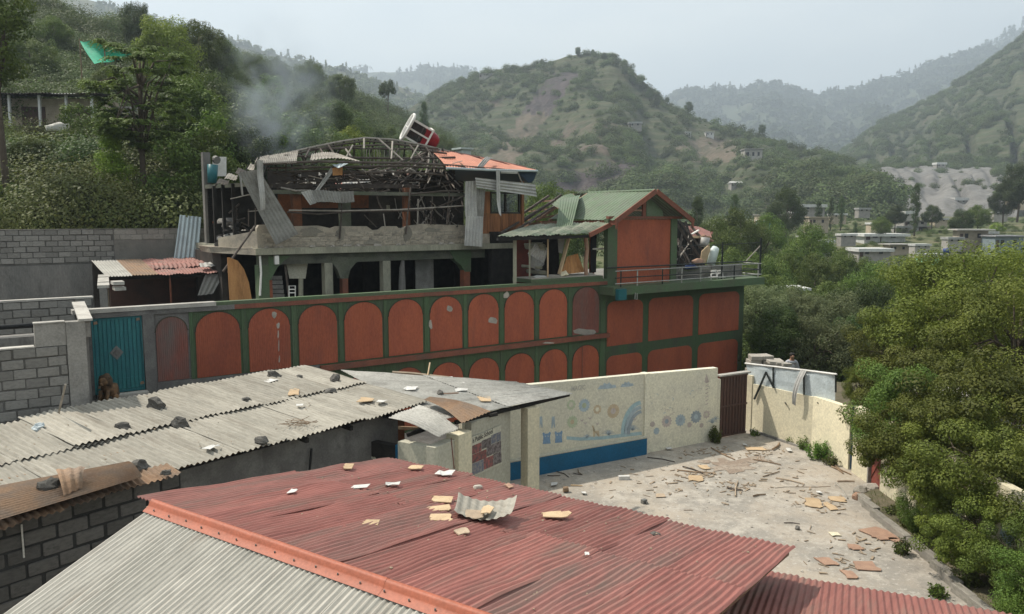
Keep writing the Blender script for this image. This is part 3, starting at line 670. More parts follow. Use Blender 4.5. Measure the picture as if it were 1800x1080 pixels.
# ================================================================== WALLS
import bmesh
def bevel_cube(name, material, bev=.06, seg=1):
    bm = bmesh.new(); bmesh.ops.create_cube(bm, size=1.0)
    bmesh.ops.bevel(bm, geom=bm.edges[:], offset=bev, segments=seg, affect='EDGES', clamp_overlap=True)
    me = bpy.data.meshes.new(name); bm.to_mesh(me); bm.free(); me.materials.append(material); return me
UB = {m: bevel_cube('block', MT[m], .05) for m in ('block', 'block_dark', 'block_pale', 'scorched_plaster', 'kerb', 'stone_pale')}
def blocks(parent, fr, t, s0, s1, z0, z1, mname, bw=.40, bh=.205, gap=.028, proud=.016, jit=.011, name='block'):
    row = 0; z = z1
    while z - bh > z0 - .12:
        s = s0 - (bw / 2 if row % 2 else 0)
        while s < s1 - .04:
            a, b = max(s, s0), min(s + bw, s1)
            if b - a > .08:
                p = fr((a + b) / 2 + rng.uniform(-jit, jit), t + proud * rng.uniform(.2, 1.2) - .05, z - bh / 2 + rng.uniform(-jit, jit))
                inst(name, UB[mname], parent, p, (0, 0, fr.rz + rng.uniform(-.012, .012)), (b - a - gap * rng.uniform(.6, 1.4), .10, bh - gap * rng.uniform(.7, 1.3)))
            s += bw
        z -= bh; row += 1
def arch_outline(s0, s1, zb, zt, rise, n=14):
    c, a = (s0 + s1) / 2, (s1 - s0) / 2
    return [(s0, zb), (s1, zb)] + [(c + a * math.cos(math.pi * i / n), zt - rise + rise * math.sin(math.pi * i / n)) for i in range(n + 1)]
def ribbon(fr, pts, wd, t0, t1):
    """a thin raised line along pts (s,z) on a wall"""
    out = []
    for (a, b), (c, d) in zip(pts[:-1], pts[1:]):
        dx, dz = c - a, d - b; l = math.hypot(dx, dz) or 1; nx, nz = -dz / l * wd / 2, dx / l * wd / 2
        out.append(hexa([fr(a - nx, t1, b - nz), fr(c - nx, t1, d - nz), fr(c - nx, t0, d - nz), fr(a - nx, t0, b - nz), fr(a + nx, t1, b + nz), fr(c + nx, t1, d + nz), fr(c + nx, t0, d + nz), fr(a + nx, t0, b + nz)]))
    return join(*out)

mat('trim_dark', (.05, .045, .03), rough=.7)
wall = thing('arcade_wall', 'long red and green wall with two rows of blind arches', 'wall', W(9, 0, 0))
mk('wall_face', fbox(W, 2.50, 17.84, -.14, 0, -.2, 4.50), MT['green_paint'], wall)
o = mk('worn_face', fbox(W, 1.585, 2.498, -.14, -.001, 2.2, 4.50), MT['weathered'], wall); o['label'] = 'bare grey end of the wall'
mk('gate_post', fbox(W, 1.31, 1.583, -.16, .05, 2.3, 4.50), MT['weathered'], wall)
mk('gate_post', fbox(W, -.22, .10, -.16, .05, 2.3, 4.50), MT['weathered'], wall)
mk('band', fbox(W, 3.7, 17.87, -.10, .045, 4.47, 4.60), MT['fascia'], wall)
mk('band', fbox(W, -.25, 3.698, -.10, .047, 4.47, 4.60), MT['weathered'], wall)
mk('coping', fbox(W, 3.2, 17.87, -.22, .03, 4.602, 4.70), MT['green_plain'], wall)
mk('coping', fbox(W, -.3, 3.198, -.24, .07, 4.602, 4.71), MT['coping'], wall)
mk('ledge', fbox(W, 6.15, 17.95, .0005, .15, 2.41, 2.57), MT['fascia'], wall)
mk('plinth', fbox(W, 1.587, 6.148, .0005, .05, 2.2, 2.60), MT['weathered'], wall)
arch_s = [(2.63, 3.83), (4.07, 5.28), (5.54, 6.75), (6.99, 8.27), (8.49, 9.73), (10.01, 11.25), (11.5, 12.75), (13.02, 14.31), (14.57, 15.87), (16.15, 17.47)]
def arch(s0, s1, zb, zt, m, rise=.52, grey=False):
    ol = arch_outline(s0, s1, zb, zt, rise)
    a = mk('arch_panel', prism([W(x, .002, z) for x, z in ol], W.n * .014), MT[m], wall)
    arc = [(x, z) for x, z in ol[2:]]; sh = .035
    arc = [(s1 + sh, arc[0][1] - .02)] + [(s0 + (x - s0) * 1.0, z) for x, z in arc] + [(s0 - sh, arc[-1][1] - .02)]
    mk('arch_trim', ribbon(W, arc, .022, .001, .024), MT['trim_dark'], a)
    return a
o = arch(1.62, 2.42, 2.64, 4.38, 'red_worn', .38); o['label'] = 'weathered narrow arch panel beside the gate'
for k, (a, b) in enumerate(arch_s):
    o = arch(a, b, 2.62, 4.43, 'red_worn' if k == 9 else 'red_panel')
    if k == 9: o['label'] = 'dust streaked last arch panel'
for a, b in arch_s[3:]:
    arch(a + .02, b + .02, .1, 2.19, 'red_panel')
for (a, b), (c, d) in zip([(1.62, 2.42)] + arch_s[:-1], arch_s):
    mk('pilaster', fbox(W, b + .055, c - .055, .0005, .022, 2.62, 4.468), MT['green_paint'], wall)
    if c > 7: mk('pilaster', fbox(W, b + .075, c - .035, .0005, .022, .1, 2.408), MT['green_paint'], wall)
mk('pilaster', fbox(W, 17.55, 17.80, .0005, .022, -.1, 4.468), MT['green_paint'], wall)
mk('pilaster', fbox(W, 16.62, 16.66, .018, .03, .1, 2.15), MT['fascia'], wall)
def blot(u, v, ru, rv, m, name, seed, t=.019, parent=wall, fr=W, n=9):
    r = random.Random(seed); pts = []
    for k in range(n):
        a = 2 * math.pi * k / n; q = r.uniform(.55, 1.1); s_, z_ = fr.at(u + ru * q * math.cos(a), v + rv * q * math.sin(a), t); pts.append(fr(s_, t, z_))
    c = sum(pts) / n; Vv = [c + fr.n * .006] + pts + [p - fr.n * (t - .003) for p in pts]
    Fc = [(0, 1 + (k + 1) % n, 1 + k) for k in range(n)] + [(1 + k, 1 + (k + 1) % n, n + 1 + (k + 1) % n, n + 1 + k) for k in range(n)]
    return mk(name, (Vv, Fc), MT[m], parent)
for k, q in enumerate(((790, 543, 6, 7), (757, 571, 4, 9), (866, 564, 8, 8), (890, 519, 8, 7), (482, 555, 6, 7), (489, 572, 3, 6))):
    blot(*q, 'stone_pale', 'plaster_scar', k)
for k, (v0, v1) in enumerate(((580, 596), (596, 620), (622, 642))):
    blot(489 + k, (v0 + v1) / 2, 1.3, (v1 - v0) / 2, 'stone_pale', 'paint_run', 20 + k, n=7)
blot(1029, 584, 22, 7, 'block_pale', 'dust_patch', 33, t=.021); blot(965, 603, 12, 1.6, 'stone_pale', 'dust_patch', 34, t=.154)

# the blue-green sheet gate
gate = thing('sheet_gate', 'blue-green ribbed metal gate with a diamond ornament', 'gate', W(.7, -.03, 2.4))
mk('backing', fbox(W, .11, 1.30, -.07, -.045, 2.47, 4.46), MT['teal'], gate)
for k in range(11):
    a = .17 + k * .099; mk('slat', fbox(W, a, a + .075, -.044, -.018, 2.56, 4.40), MT['teal'], gate)
for z in (2.47, 4.40): mk('rail', fbox(W, .112, 1.298, -.043, -.008, z, z + .055), MT['teal'], gate)
for a in (.112, 1.262): mk('stile', fbox(W, a, a + .035, -.043, -.006, 2.526, 4.398), MT['teal'], gate)
for z in (2.83, 4.08): mk('rivet_strip', fbox(W, .15, 1.255, -.017, -.012, z, z + .018), MT['teal'], gate)
d = mk('diamond', prism([W(.66, -.017, 3.34), W(.82, -.017, 3.53), W(.66, -.017, 3.72), W(.50, -.017, 3.53)], W.n * .02), MT['dull_metal'], gate)
mk('diamond_boss', prism([W(.66, .004, 3.43), W(.745, .004, 3.53), W(.66, .004, 3.63), W(.575, .004, 3.53)], W.n * .015), MT['concrete_dark'], d)
for a, z in ((.16, 4.30), (1.16, 4.33), (1.18, 2.62), (.18, 2.62)):
    mk('corner_ornament', prism([W(a, -.016, z), W(a + .10, -.016, z + .015), W(a + .085, -.016, z + .085), W(a + .01, -.016, z + .07)], W.n * .014), MT['rust_sheet'], gate)
tag(mk('threshold', fbox(W, .15, 1.32, .06, .34, 2.362, 2.47), MT['coping']), 'pale concrete step below the blue-green gate', 'step')

# small painted lion statue
L0 = gp(181, 712, 2.36) + V3([0, .25, 0]); 
lion = thing('lion_statue', 'small brown and gold seated lion statue by the gate', 'statue', L0)
fx = unit([-.1, -1, 0]); sd = V3([fx[1], -fx[0], 0])
def lp(a, b, c): return L0 + sd * a + fx * b + V3([0, 0, c])
mk('body', join(rock(lp(0, -.16, .16), (.34, .42, .46), 3, rough=.1), rock(lp(0, .0, .28), (.30, .26, .42), 5, rough=.1)), MT['lion_gold'], lion, True)
mk('mane', rock(lp(0, .02, .44), (.38, .30, .42), 8, rough=.35), MT['lion_mane'], lion, True)
hd = mk('head', join(rock(lp(0, .14, .50), (.23, .20, .24), 9, rough=.08), rock(lp(0, .24, .485), (.12, .10, .10), 10, rough=.05)), MT['lion_gold'], lion, True)
for q in (-1, 1):
    mk('ear', rock(lp(.11 * q, .08, .63), (.07, .05, .08), 11), MT['lion_mane'], hd, True)
    mk('eye', rock(lp(.055 * q, .235, .585), (.03, .02, .025), 12), MT['dark_open'], hd)
    mk('foreleg', tube([lp(.09 * q, .12, .34), lp(.10 * q, .17, .16), lp(.10 * q, .20, .02)], [.055, .042, .05], 8), MT['lion_gold'], lion, True)
    mk('hind_leg', rock(lp(.17 * q, -.10, .05), (.15, .30, .22), 13), MT['lion_gold'], lion, True)
mk('nose', rock(lp(0, .30, .535), (.05, .03, .03), 14), MT['dark_open'], hd)

# cinder block walls on the left
def block_wall(name, label, fr, t, s0, s1, z0, z1, th, mblock, mmortar, loc=None, **kw):
    w_ = thing(name, label, 'wall', fr((s0 + s1) / 2, t, z0))
    mk('core', fbox(fr, s0, s1, t - th, t - .012, z0, z1), MT[mmortar], w_)
    blocks(w_, fr, t, s0, s1, z0, z1 - .004, mblock, **kw)
    return w_
nw = block_wall('block_wall', 'near grey cinder block wall stepping up to a plastered corner post', W, 4.15, -4.2, -.85, 2.2, 4.43, .2, 'block', 'mortar')
mk('coping', fbox(W, -4.2, -1.42, 3.93, 4.17, 4.432, 4.46), MT['coping'], nw)
mk('raised_course', fbox(W, -1.40, -.852, 3.95, 4.14, 4.434, 4.90), MT['concrete'], nw)
mk('coping', fbox(W, -1.41, -.86, 3.93, 4.16, 4.902, 4.925), MT['coping'], nw)
mk('corner_post', fbox(W, -.848, -.50, 3.90, 4.17, 2.2, 4.90), MT['concrete'], nw)
mk('return_wall', hexa([W(-.52, 4.1, 4.55), W(-.40, 4.1, 4.55), W(-.06, .1, 4.55), W(-.22, .1, 4.55), W(-.52, 4.1, 4.88), W(-.40, 4.1, 4.88), W(-.06, .1, 4.88), W(-.22, .1, 4.88)]), MT['concrete'], nw)
mk('return_coping', hexa([W(-.62, 4.19, 4.90), W(-.36, 4.19, 4.90), W(-.02, .1, 4.882), W(-.30, .1, 4.882), W(-.62, 4.19, 4.95), W(-.36, 4.19, 4.95), W(-.02, .1, 4.93), W(-.30, .1, 4.93)]), MT['coping'], nw)
mk('return_face', hexa([W(-.50, 3.88, 2.2), W(-.42, 3.88, 2.2), W(-.10, .15, 2.2), W(-.20, .15, 2.2), W(-.50, 3.88, 4.545), W(-.42, 3.88, 4.545), W(-.10, .15, 4.545), W(-.20, .15, 4.545)]), MT['concrete_dark'], nw)
mw = block_wall('block_wall', 'middle grey block wall with pale coping behind the near one', W, -1.2, -6.5, .30, 2.2, 4.88, .2, 'block', 'mortar')
mk('coping', fbox(W, -6.5, .34, -1.42, -1.17, 4.882, 4.93), MT['coping'], mw)
o = tag(mk('hose', tube([W(-4.6, 2.4, 4.50), W(-2.9, 2.3, 4.62), W(-2.1, 2.2, 4.66), W(-1.2, 2.1, 4.64)], .055, 8), MT['black_pipe'], None, True), 'thick black pipe lying along the lower block wall', 'pipe')
mk('bracket_wall', fbox(W, -6, -1.0, 1.9, 2.4, 2.3, 4.44), MT['concrete_dark'], nw)
rw = block_wall('retaining_wall', 'rear retaining wall, dark concrete below and grey blocks on top', W, -11, -7.5, 2.38, 5.30, 6.60, .25, 'block', 'mortar')
mk('concrete_base', fbox(W, -7.5, 6.55, -11.5, -10.97, 2.8, 5.298), MT['concrete_dark'], rw)
mk('rendered_core', fbox(W, 2.382, 6.52, -11.25, -11.012, 5.299, 6.59), MT['mortar_pale'], rw)
blocks(rw, W, -11, 2.39, 6.5, 6.15, 6.60, 'block_pale', gap=.016, proud=.006)
blocks(rw, W, -11, 5.3, 6.5, 5.35, 6.15, 'block_pale', gap=.02, proud=.004)
mk('coping', fbox(W, -7.5, 6.52, -11.27, -10.98, 6.602, 6.622), MT['block_pale'], rw)

# leaning sheet, low shed with rusty roof behind the parapet
def wall_sheet(name, c, m, label, cat, pitch=.12, amp=.016, f=None, nl=5, parent=None, group=None):
    o = mk(name, patch(*c, pitch=pitch, amp=amp, nl=nl, f=f), MT[m], parent)
    return tag(o, label, cat, group) if parent is None else o
s0, z0 = W.at(302, 455, -10.2); s1, z1 = W.at(345, 455, -10.2); s2, z2 = W.at(354, 382, -10.75); s3, z3 = W.at(316, 378, -10.75)
wall_sheet('metal_sheet', (W(s0, -10.2, z0 - .4), W(s1, -10.2, z1 - .4), W(s2, -10.75, z2), W(s3, -10.75, z3)), 'zinc_blue', 'pale blue-grey metal sheet leaning upright on the rear wall', 'metal sheet', .17, .014, f=lambda a, b: .03 * math.sin(3 * b))
shed = thing('low_shed', 'low shed with a rusty buckled roof behind the arcade wall', 'shed', W(3.3, -8, 3.35))
zf, zb = 5.12, 5.46
for k in range(5):
    a = 1.35 + k * .78; m = 'rust_sheet' if k < 2 else 'red_rust'
    m = 'asbestos_grey' if k == 0 else m
    mk('roof_sheet', patch(W(a, -6.0, zf + .012 * (k % 2)), W(a + .80, -6.0, zf + .012 * (k % 2)), W(a + .95 + .05 * k, -10.2, zb + .012 * (k % 2)), W(a + .12 + .05 * k, -10.2, zb + .012 * (k % 2)), pitch=.10, amp=.014, nl=8,
       f=(lambda a_, b_, k=k: .022 * math.sin(7 * a_ + 9 * b_ + k) * (1 if k > 1 else .2))), MT[m], shed)
for k, (a, t, q) in enumerate(((3.0, -7.2, .25), (3.7, -8.1, -.2))):
    o = mk('lifted_sheet', patch(W(a, t, 5.25), W(a + 2.1, t - .3, 5.33), W(a + 2.2, t - 1.2, 5.42), W(a + .1, t - 1.1, 5.4), pitch=.16, amp=.02, nl=6, f=lambda a_, b_, q=q: .06 * math.sin(3.1 * b_) + .025 * math.sin(5 * a_ + q * 9)), MT['red_rust'], shed)
mk('back_wall', fbox(W, 1.5, 5.6, -10.4, -10.2, 3.3, 5.4), MT['soot_wall'], shed)
mk('inner_wall', fbox(W, 1.9, 5.3, -9.4, -9.3, 3.3, 5.1), MT['brown_gate'], shed)
mk('post', fbox(W, 3.31, 3.36, -6.25, -6.20, 3.3, 5.1), MT['column_orange'], shed)
mk('eave_beam', fbox(W, 1.4, 5.2, -6.3, -6.2, 4.99, 5.09), MT['char'], shed)
sw = thing('side_wall', 'plank faced wall end with broken pale coping beside the shed', 'wall', W(1.2, -3.5, 3.35))
mk('wall_face', hexa([W(.55, -1.6, 3.3), W(.75, -1.6, 3.3), W(1.35, -6.0, 3.3), W(1.15, -6.0, 3.3), W(.55, -1.6, 5.10), W(.75, -1.6, 5.10), W(1.35, -6.0, 5.10), W(1.15, -6.0, 5.10)]), MT['concrete'], sw)
for k in range(4):
    q0, q1 = k / 4 + .01, (k + 1) / 4 - .01
    a0, a1 = lerp((.5, -1.55, 0), (1.12, -6.0, 0), q0), lerp((.5, -1.55, 0), (1.12, -6.0, 0), q1); h = .05 * rng.random()
    mk('coping_block', hexa([W(a0[0], a0[1], 5.105), W(a0[0] + .30, a0[1], 5.105), W(a1[0] + .30, a1[1], 5.105), W(a1[0], a1[1], 5.105), W(a0[0], a0[1], 5.16 + h), W(a0[0] + .30, a0[1], 5.16 + h), W(a1[0] + .30, a1[1], 5.16 + h), W(a1[0], a1[1], 5.16 + h)]), MT['coping'], sw)
for k in range(5): mk('plank', bar(W(.80 + k * .05, -1.9 - k * .35, 3.4), W(.80 + k * .05, -1.9 - k * .35, 5.05), .14, .02, W.e), MT['board_grey'], sw)
for k, (u, v, lb) in enumerate(((206, 498, 'upper white slab sticking out beside the low shed'), (209, 508, 'lower white slab sticking out beside the low shed'))):
    s_, z_ = W.at(u, v, -1.5); tag(mk('slab', fbox(W, s_ - .12, s_ + .16, -1.8, -1.35, z_ - .04, z_ + .05), MT['coping']), lb, 'slab')
s_, z_ = W.at(345, 462, -7.0)
wall_sheet('metal_sheet', (W(s_, -6.4, 5.30), W(s_ + 1.1, -6.3, 5.22), W(s_ + 1.05, -7.1, 5.36), W(s_ + .1, -7.0, 5.40)), 'zinc', 'pale curved metal sheet lying on the rusty shed roof', 'metal sheet', .2, .012, f=lambda a, b: .06 * math.sin(3.1 * a))
s_, z_ = W.at(362, 500, -5.7)
wall_sheet('metal_sheet', (W(s_ - .25, -5.9, 4.35), W(s_ + .25, -5.8, 4.40), W(s_ + .75, -6.1, 5.08), W(s_ + .1, -6.15, 5.05)), 'zinc_dull', 'dull metal sheet hanging below the shed eave', 'metal sheet', .2, .02)
s_, z_ = W.at(425, 524, -1.2)
pn = prism([W(s_ + x, -1.2 - .1 * (z - 3.3), z) for x, z in ((-.33, 3.36), (.32, 3.36), (.33, 4.6), (.28, 5.1), (.16, 5.5), (.0, 5.75), (-.24, 5.86), (-.30, 5.86))], -W.n * .03)
tag(mk('plywood_sheet', pn, MT['ply']), 'tall orange plywood panel with a curved side on the terrace', 'board')
a, b = W.at(392, 478, -2.2), W.at(448, 398, -2.6)
tag(mk('pole', tube([W(a[0], -2.2, a[1]), W(b[0], -2.6, b[1])], .035, 7), MT['burnt_pipe']), 'dark pole leaning from the shed roof to the balcony', 'pole')
a, b = W.at(103, 727, 3.0), W.at(115, 675, 3.6)
tag(mk('stick', tube([gp(103, 727, 3.2), gp(115, 676, 3.95)], .02, 6), MT['ash_pipe']), 'pale stick leaning against the near block wall', 'stick')

# ================================================================== THE BURNT HOUSE
def wp(u, v, t): s_, z_ = W.at(u, v, t); return W(s_, t, z_)
def wsheet(parent, name, px4, ts, m, pitch=.1, amp=.012, nl=6, f=None, label=None):
    c = [wp(u, v, t) for (u, v), t in zip(px4, ts)]
    o = mk(name, patch(*c, pitch=pitch, amp=amp, nl=nl, f=f), MT[m], parent)
    if label: o['label'] = label
    return o
def poly(parent, name, pts, t, d, m, fr=W):
    return mk(name, prism([fr(fr.at(u, v, t)[0], t, fr.at(u, v, t)[1]) for u, v in pts], -fr.n * d), MT[m], parent)
def sU(u, t=-3.0, v=430): return W.at(u, v, t)[0]
house = thing('burnt_house', 'burnt out two storey house with collapsed skeleton roof and hanging sheets', 'house', W(10.5, -6, 3.35))
TB = -3.0
mk('slab', fbox(W, 5.24, 16.9, -11, -2.82, 5.84, 6.05), MT['column_pale'], house)
mk('slab_corner', hexa([W(4.55, -5.5, 5.84), W(5.238, -2.84, 5.84), W(5.238, -6.5, 5.84), W(4.6, -7.0, 5.84), W(4.5, -5.5, 6.05), W(5.238, -2.84, 6.05), W(5.238, -6.5, 6.05), W(4.5, -7.0, 6.05)]), MT['scorched_plaster'], house)
mk('beam', fbox(W, 5.4, 14.2, -3.3, -3.02, 5.50, 5.838), MT['sooty_plaster'], house)
def col(u0, u1, v0, v1, m, t=TB, d=.28, name='column'): 
    a, b = sU(u0, t, 480), sU(u1, t, 480); z0, z1 = W.at(u0, v1, t)[1], W.at(u0, v0, t)[1]
    return mk(name, fbox(W, a, b, t - d, t, z0, z1), MT[m], house)
zf = 5.50
for u0, u1, m in ((570, 584, 'column_pale'), (673, 686, 'column_pale')):
    a, b = sU(u0), sU(u1); mk('column', fbox(W, a, b, -3.31, -3.01, 3.35, 5.499), MT[m], house)
a, b = sU(601), sU(611); mk('column', fbox(W, a, b, -3.28, -3.03, 3.35, 5.499), MT['column_orange'], house)['label'] = 'scorched column with flared plaster head'
mk('column_head', prism([wp(u, v, -3.0) for u, v in ((583, 452), (642, 452), (626, 462), (616, 474), (612, 490), (599, 490), (593, 474), (584, 462))], -W.n * .3), MT['sooty_plaster'], house)
a, b = sU(703), sU(713); mk('column', tube([W((a + b) / 2, -3.15, 3.35), W((a + b) / 2 + .02, -3.15, 4.6), W((a + b) / 2 + .02, -3.13, 5.2), W((a + b) / 2 + .05, -3.12, 5.49)], [.13, .13, .10, .06], 8), MT['concrete_dark'], house)['label'] = 'broken thin column'
a, b = sU(815), sU(826); mk('column', fbox(W, a, b, -3.28, -3.0, 3.35, 5.2), MT['column_orange'], house)
mk('column_head', prism([wp(u, v, -2.99) for u, v in ((790, 440), (828, 440), (828, 478), (817, 478), (810, 466), (800, 458))], -W.n * .3), MT['green_plain'], house)
mk('pier', fbox(W, sU(452), sU(472), -3.35, -2.98, 3.35, 5.499), MT['green_plain'], house)
mk('spandrel', prism([wp(u, v, -3.0) for u, v in ((472, 450), (512, 450), (500, 458), (488, 470), (478, 488), (474, 500), (472, 500))], -W.n * .25), MT['green_plain'], house)
mk('pier_strip', fbox(W, sU(471), sU(476), -3.0, -2.975, 3.35, 5.0), MT['column_orange'], house)
mk('pipe', tube([wp(457, 520, -2.93), wp(459, 480, -2.93), wp(457, 450, -2.93)], .035, 7), MT['white_paint'], house)
o = mk('meter_box', fbox(W, sU(480), sU(487), -2.975, -2.85, 5.52, 5.80), MT['white_paint'], house)
for k in range(5): mk('plank', hexa([wp(474, 524 - 8 * k, -3.5), wp(500 - k, 524 - 8 * k, -3.5), wp(500 - k, 524 - 8 * k, -3.54), wp(474, 524 - 8 * k, -3.54), wp(474, 517.2 - 8 * k, -3.5), wp(500 - k, 517.2 - 8 * k, -3.5), wp(500 - k, 517.2 - 8 * k, -3.54), wp(474, 517.2 - 8 * k, -3.54)]), MT['concrete'], house)
mk('leaning_strut', bar(wp(500, 456, -3.2), wp(508, 522, -3.1), .06), MT['burnt_pipe'], house)
poly(house, 'hanging_board', ((502, 457), (542, 457), (537, 490), (509, 490)), -3.34, .03, 'cream_shade')
mk('inner_post', bar(wp(529, 490, -3.4), wp(529, 525, -3.4), .13), MT['column_pale'], house)
mk('curtain_board', fbox(W, sU(746), sU(778), -3.75, -3.7, 3.35, 5.45), MT['zinc_dull'], house)
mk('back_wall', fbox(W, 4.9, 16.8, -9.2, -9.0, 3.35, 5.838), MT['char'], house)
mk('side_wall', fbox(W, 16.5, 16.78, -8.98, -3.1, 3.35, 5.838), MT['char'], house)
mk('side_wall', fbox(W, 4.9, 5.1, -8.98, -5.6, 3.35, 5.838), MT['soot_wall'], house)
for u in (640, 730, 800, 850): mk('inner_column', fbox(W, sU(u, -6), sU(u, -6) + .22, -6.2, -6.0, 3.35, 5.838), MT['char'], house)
o = tag(mk('chair_frame', join(*[tube(q, .018, 5) for q in ([wp(508, 522, -2.4), wp(508, 503, -2.4), wp(519, 503, -2.4), wp(519, 522, -2.4)], [wp(508, 509, -2.4), wp(519, 509, -2.4)], [wp(508, 515, -2.4), wp(519, 515, -2.4)])]), MT['white_paint']), 'small white metal frame standing in the dark ground floor', 'frame')

# first floor: broken parapet masonry
top = [(412, 432), (455, 396), (482, 395), (500, 400), (523, 398), (560, 397), (583, 402), (592, 398), (645, 398), (655, 405), (668, 404), (676, 398), (697, 398), (705, 404), (716, 398), (742, 394), (770, 395), (818, 396), (818, 430)]
tp = [(sU(u, -2.97, v), W.at(u, v, -2.97)[1]) for u, v in top[1:-1]]
ol = [(5.36, 6.052), (tp[-1][0], 6.052)] + tp[::-1] + [(5.36, tp[0][1] - .1)]
mk('parapet', prism([W(a, -2.98, z) for a, z in ol], -W.n * .2), MT['scorched_plaster'], house)
blocks(house, W, -2.968, 5.5, 13.25, 6.07, 6.55, 'scorched_plaster', bw=.36, bh=.155, gap=.010, proud=.004, jit=.003, name='brick')
def smudge(u, v, ru, rv, m, seed, t=-2.95, n=13):
    r = random.Random(seed); pts = []
    for k in range(n): a = 2 * math.pi * k / n; q = r.uniform(.55, 1.15); pts.append(wp(u + ru * q * math.cos(a), v + rv * q * math.sin(a), t))
    mk('render_patch', prism(pts, -W.n * .03), MT[m], house)
for k, q in enumerate(((545, 408, 22, 8), (600, 411, 8, 15), (716, 411, 8, 16), (760, 405, 20, 5), (655, 426, 16, 4), (500, 409, 9, 9))): smudge(*q, 'scorch_patch', k + 900, t=-2.953)
mk('parapet_side', hexa([W(4.75, -5.3, 6.052), W(5.358, -2.98, 6.052), W(5.5, -3.1, 6.052), W(5.0, -5.3, 6.052), W(4.75, -5.3, 6.35), W(5.358, -2.98, 6.62), W(5.5, -3.1, 6.62), W(5.0, -5.3, 6.35)]), MT['scorched_plaster'], house)
mk('parapet', fbox(W, sU(830), 16.85, -3.2, -2.97, 6.052, 6.42), MT['scorched_plaster'], house)
for k in range(46):
    u = rng.uniform(415, 830); s_ = sU(u); g = rng.uniform(.05, .16)
    inst('rubble', bpy.data.meshes.get('rubble_piece') or mesh_of('rubble_piece', *rock((0, 0, 0), (1, 1, .7), 41), MT['stone_pale']), house, W(s_, -2.9 + rng.uniform(-.02, .06) if k % 3 else -3.08, 6.052 if k % 3 else 6.62), (0, 0, rng.uniform(0, 6)), (g * 1.5, g, g))
# upper columns, beams and rails
for u0, u1, v0, m in ((600, 617, 338, 'sooty_plaster'), (516, 531, 340, 'soot_orange'), (713, 721, 330, 'soot_orange'), (480, 488, 330, 'char')):
    a, b = sU(u0, -3.15, 380), sU(u1, -3.15, 380); mk('upper_column', fbox(W, a, b, -3.4, -3.15, 6.052, W.at(u0, v0, -3.15)[1]), MT[m], house)
mk('ring_beam', hexa([wp(475, 341, -3.0), wp(820, 346, -3.0), wp(820, 346, -3.2), wp(475, 341, -3.2), wp(475, 334, -3.0), wp(820, 340, -3.0), wp(820, 340, -3.2), wp(475, 334, -3.2)]), MT['sooty_plaster'], house)
mk('upper_beam', bar(wp(478, 327, -3.6), wp(735, 328, -3.6), .2, .14), MT['burnt_pipe'], house)
for pts, r_, m in (([(508, 370), (600, 371), (700, 369), (815, 362)], .028, 'ash_pipe'), ([(505, 373), (560, 377), (620, 372), (720, 371), (760, 368), (816, 345)], .03, 'burnt_pipe'), ([(720, 342), (780, 336), (816, 336)], .035, 'burnt_pipe'),
                   ([(735, 350), (734, 395)], .03, 'ash_pipe'), ([(722, 330), (716, 380), (714, 412)], .035, 'burnt_pipe'), ([(601, 330), (600, 380), (597, 420)], .03, 'burnt_pipe'), ([(737, 368), (765, 395)], .02, 'burnt_pipe'),
                   ([(790, 340), (785, 395)], .02, 'burnt_pipe'), ([(797, 345), (790, 372), (786, 396)], .022, 'burnt_pipe'), ([(760, 345), (757, 396)], .02, 'burnt_pipe'), ([(640, 378), (662, 400)], .02, 'burnt_pipe'), ([(674, 376), (677, 398)], .02, 'ash_pipe'),
                   ([(436, 372), (450, 371), (462, 369)], .018, 'ash_pipe'), ([(405, 350), (436, 343), (450, 342)], .018, 'ash_pipe'), ([(437, 368), (437, 398)], .02, 'burnt_pipe'), ([(449, 366), (449, 397)], .02, 'burnt_pipe')):
    mk('bent_pipe', tube([wp(u, v, -2.9) for u, v in pts], r_, 6), MT[m], house)
# scorched rooms behind
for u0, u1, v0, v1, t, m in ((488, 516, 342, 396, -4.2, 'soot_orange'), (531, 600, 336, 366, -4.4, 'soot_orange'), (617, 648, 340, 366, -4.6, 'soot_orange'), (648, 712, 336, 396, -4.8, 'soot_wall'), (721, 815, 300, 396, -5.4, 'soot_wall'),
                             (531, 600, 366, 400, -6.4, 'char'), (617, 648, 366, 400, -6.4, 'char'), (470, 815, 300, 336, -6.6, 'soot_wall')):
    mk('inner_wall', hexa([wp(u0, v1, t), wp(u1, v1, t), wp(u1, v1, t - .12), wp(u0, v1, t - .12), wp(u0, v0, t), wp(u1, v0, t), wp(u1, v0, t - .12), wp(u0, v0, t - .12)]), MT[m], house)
mk('notice', fbox(W, sU(679, -4.78, 357), sU(685, -4.78, 357), -4.79, -4.77, 7.30, 7.52), MT['column_pale'], house)
mk('rear_wall', fbox(W, 5.4, 14, -9.2, -9.0, 6.052, 8.2), MT['char'], house)
for t_ in (-5.2, -6.4, -7.6): mk('stud', fbox(W, 5.22, 5.32, t_, t_ + .1, 6.052, 8.2), MT['char'], house)
mk('ceiling_beam', fbox(W, 5.5, 13.6, -8.0, -7.8, 8.05, 8.25), MT['char'], house)
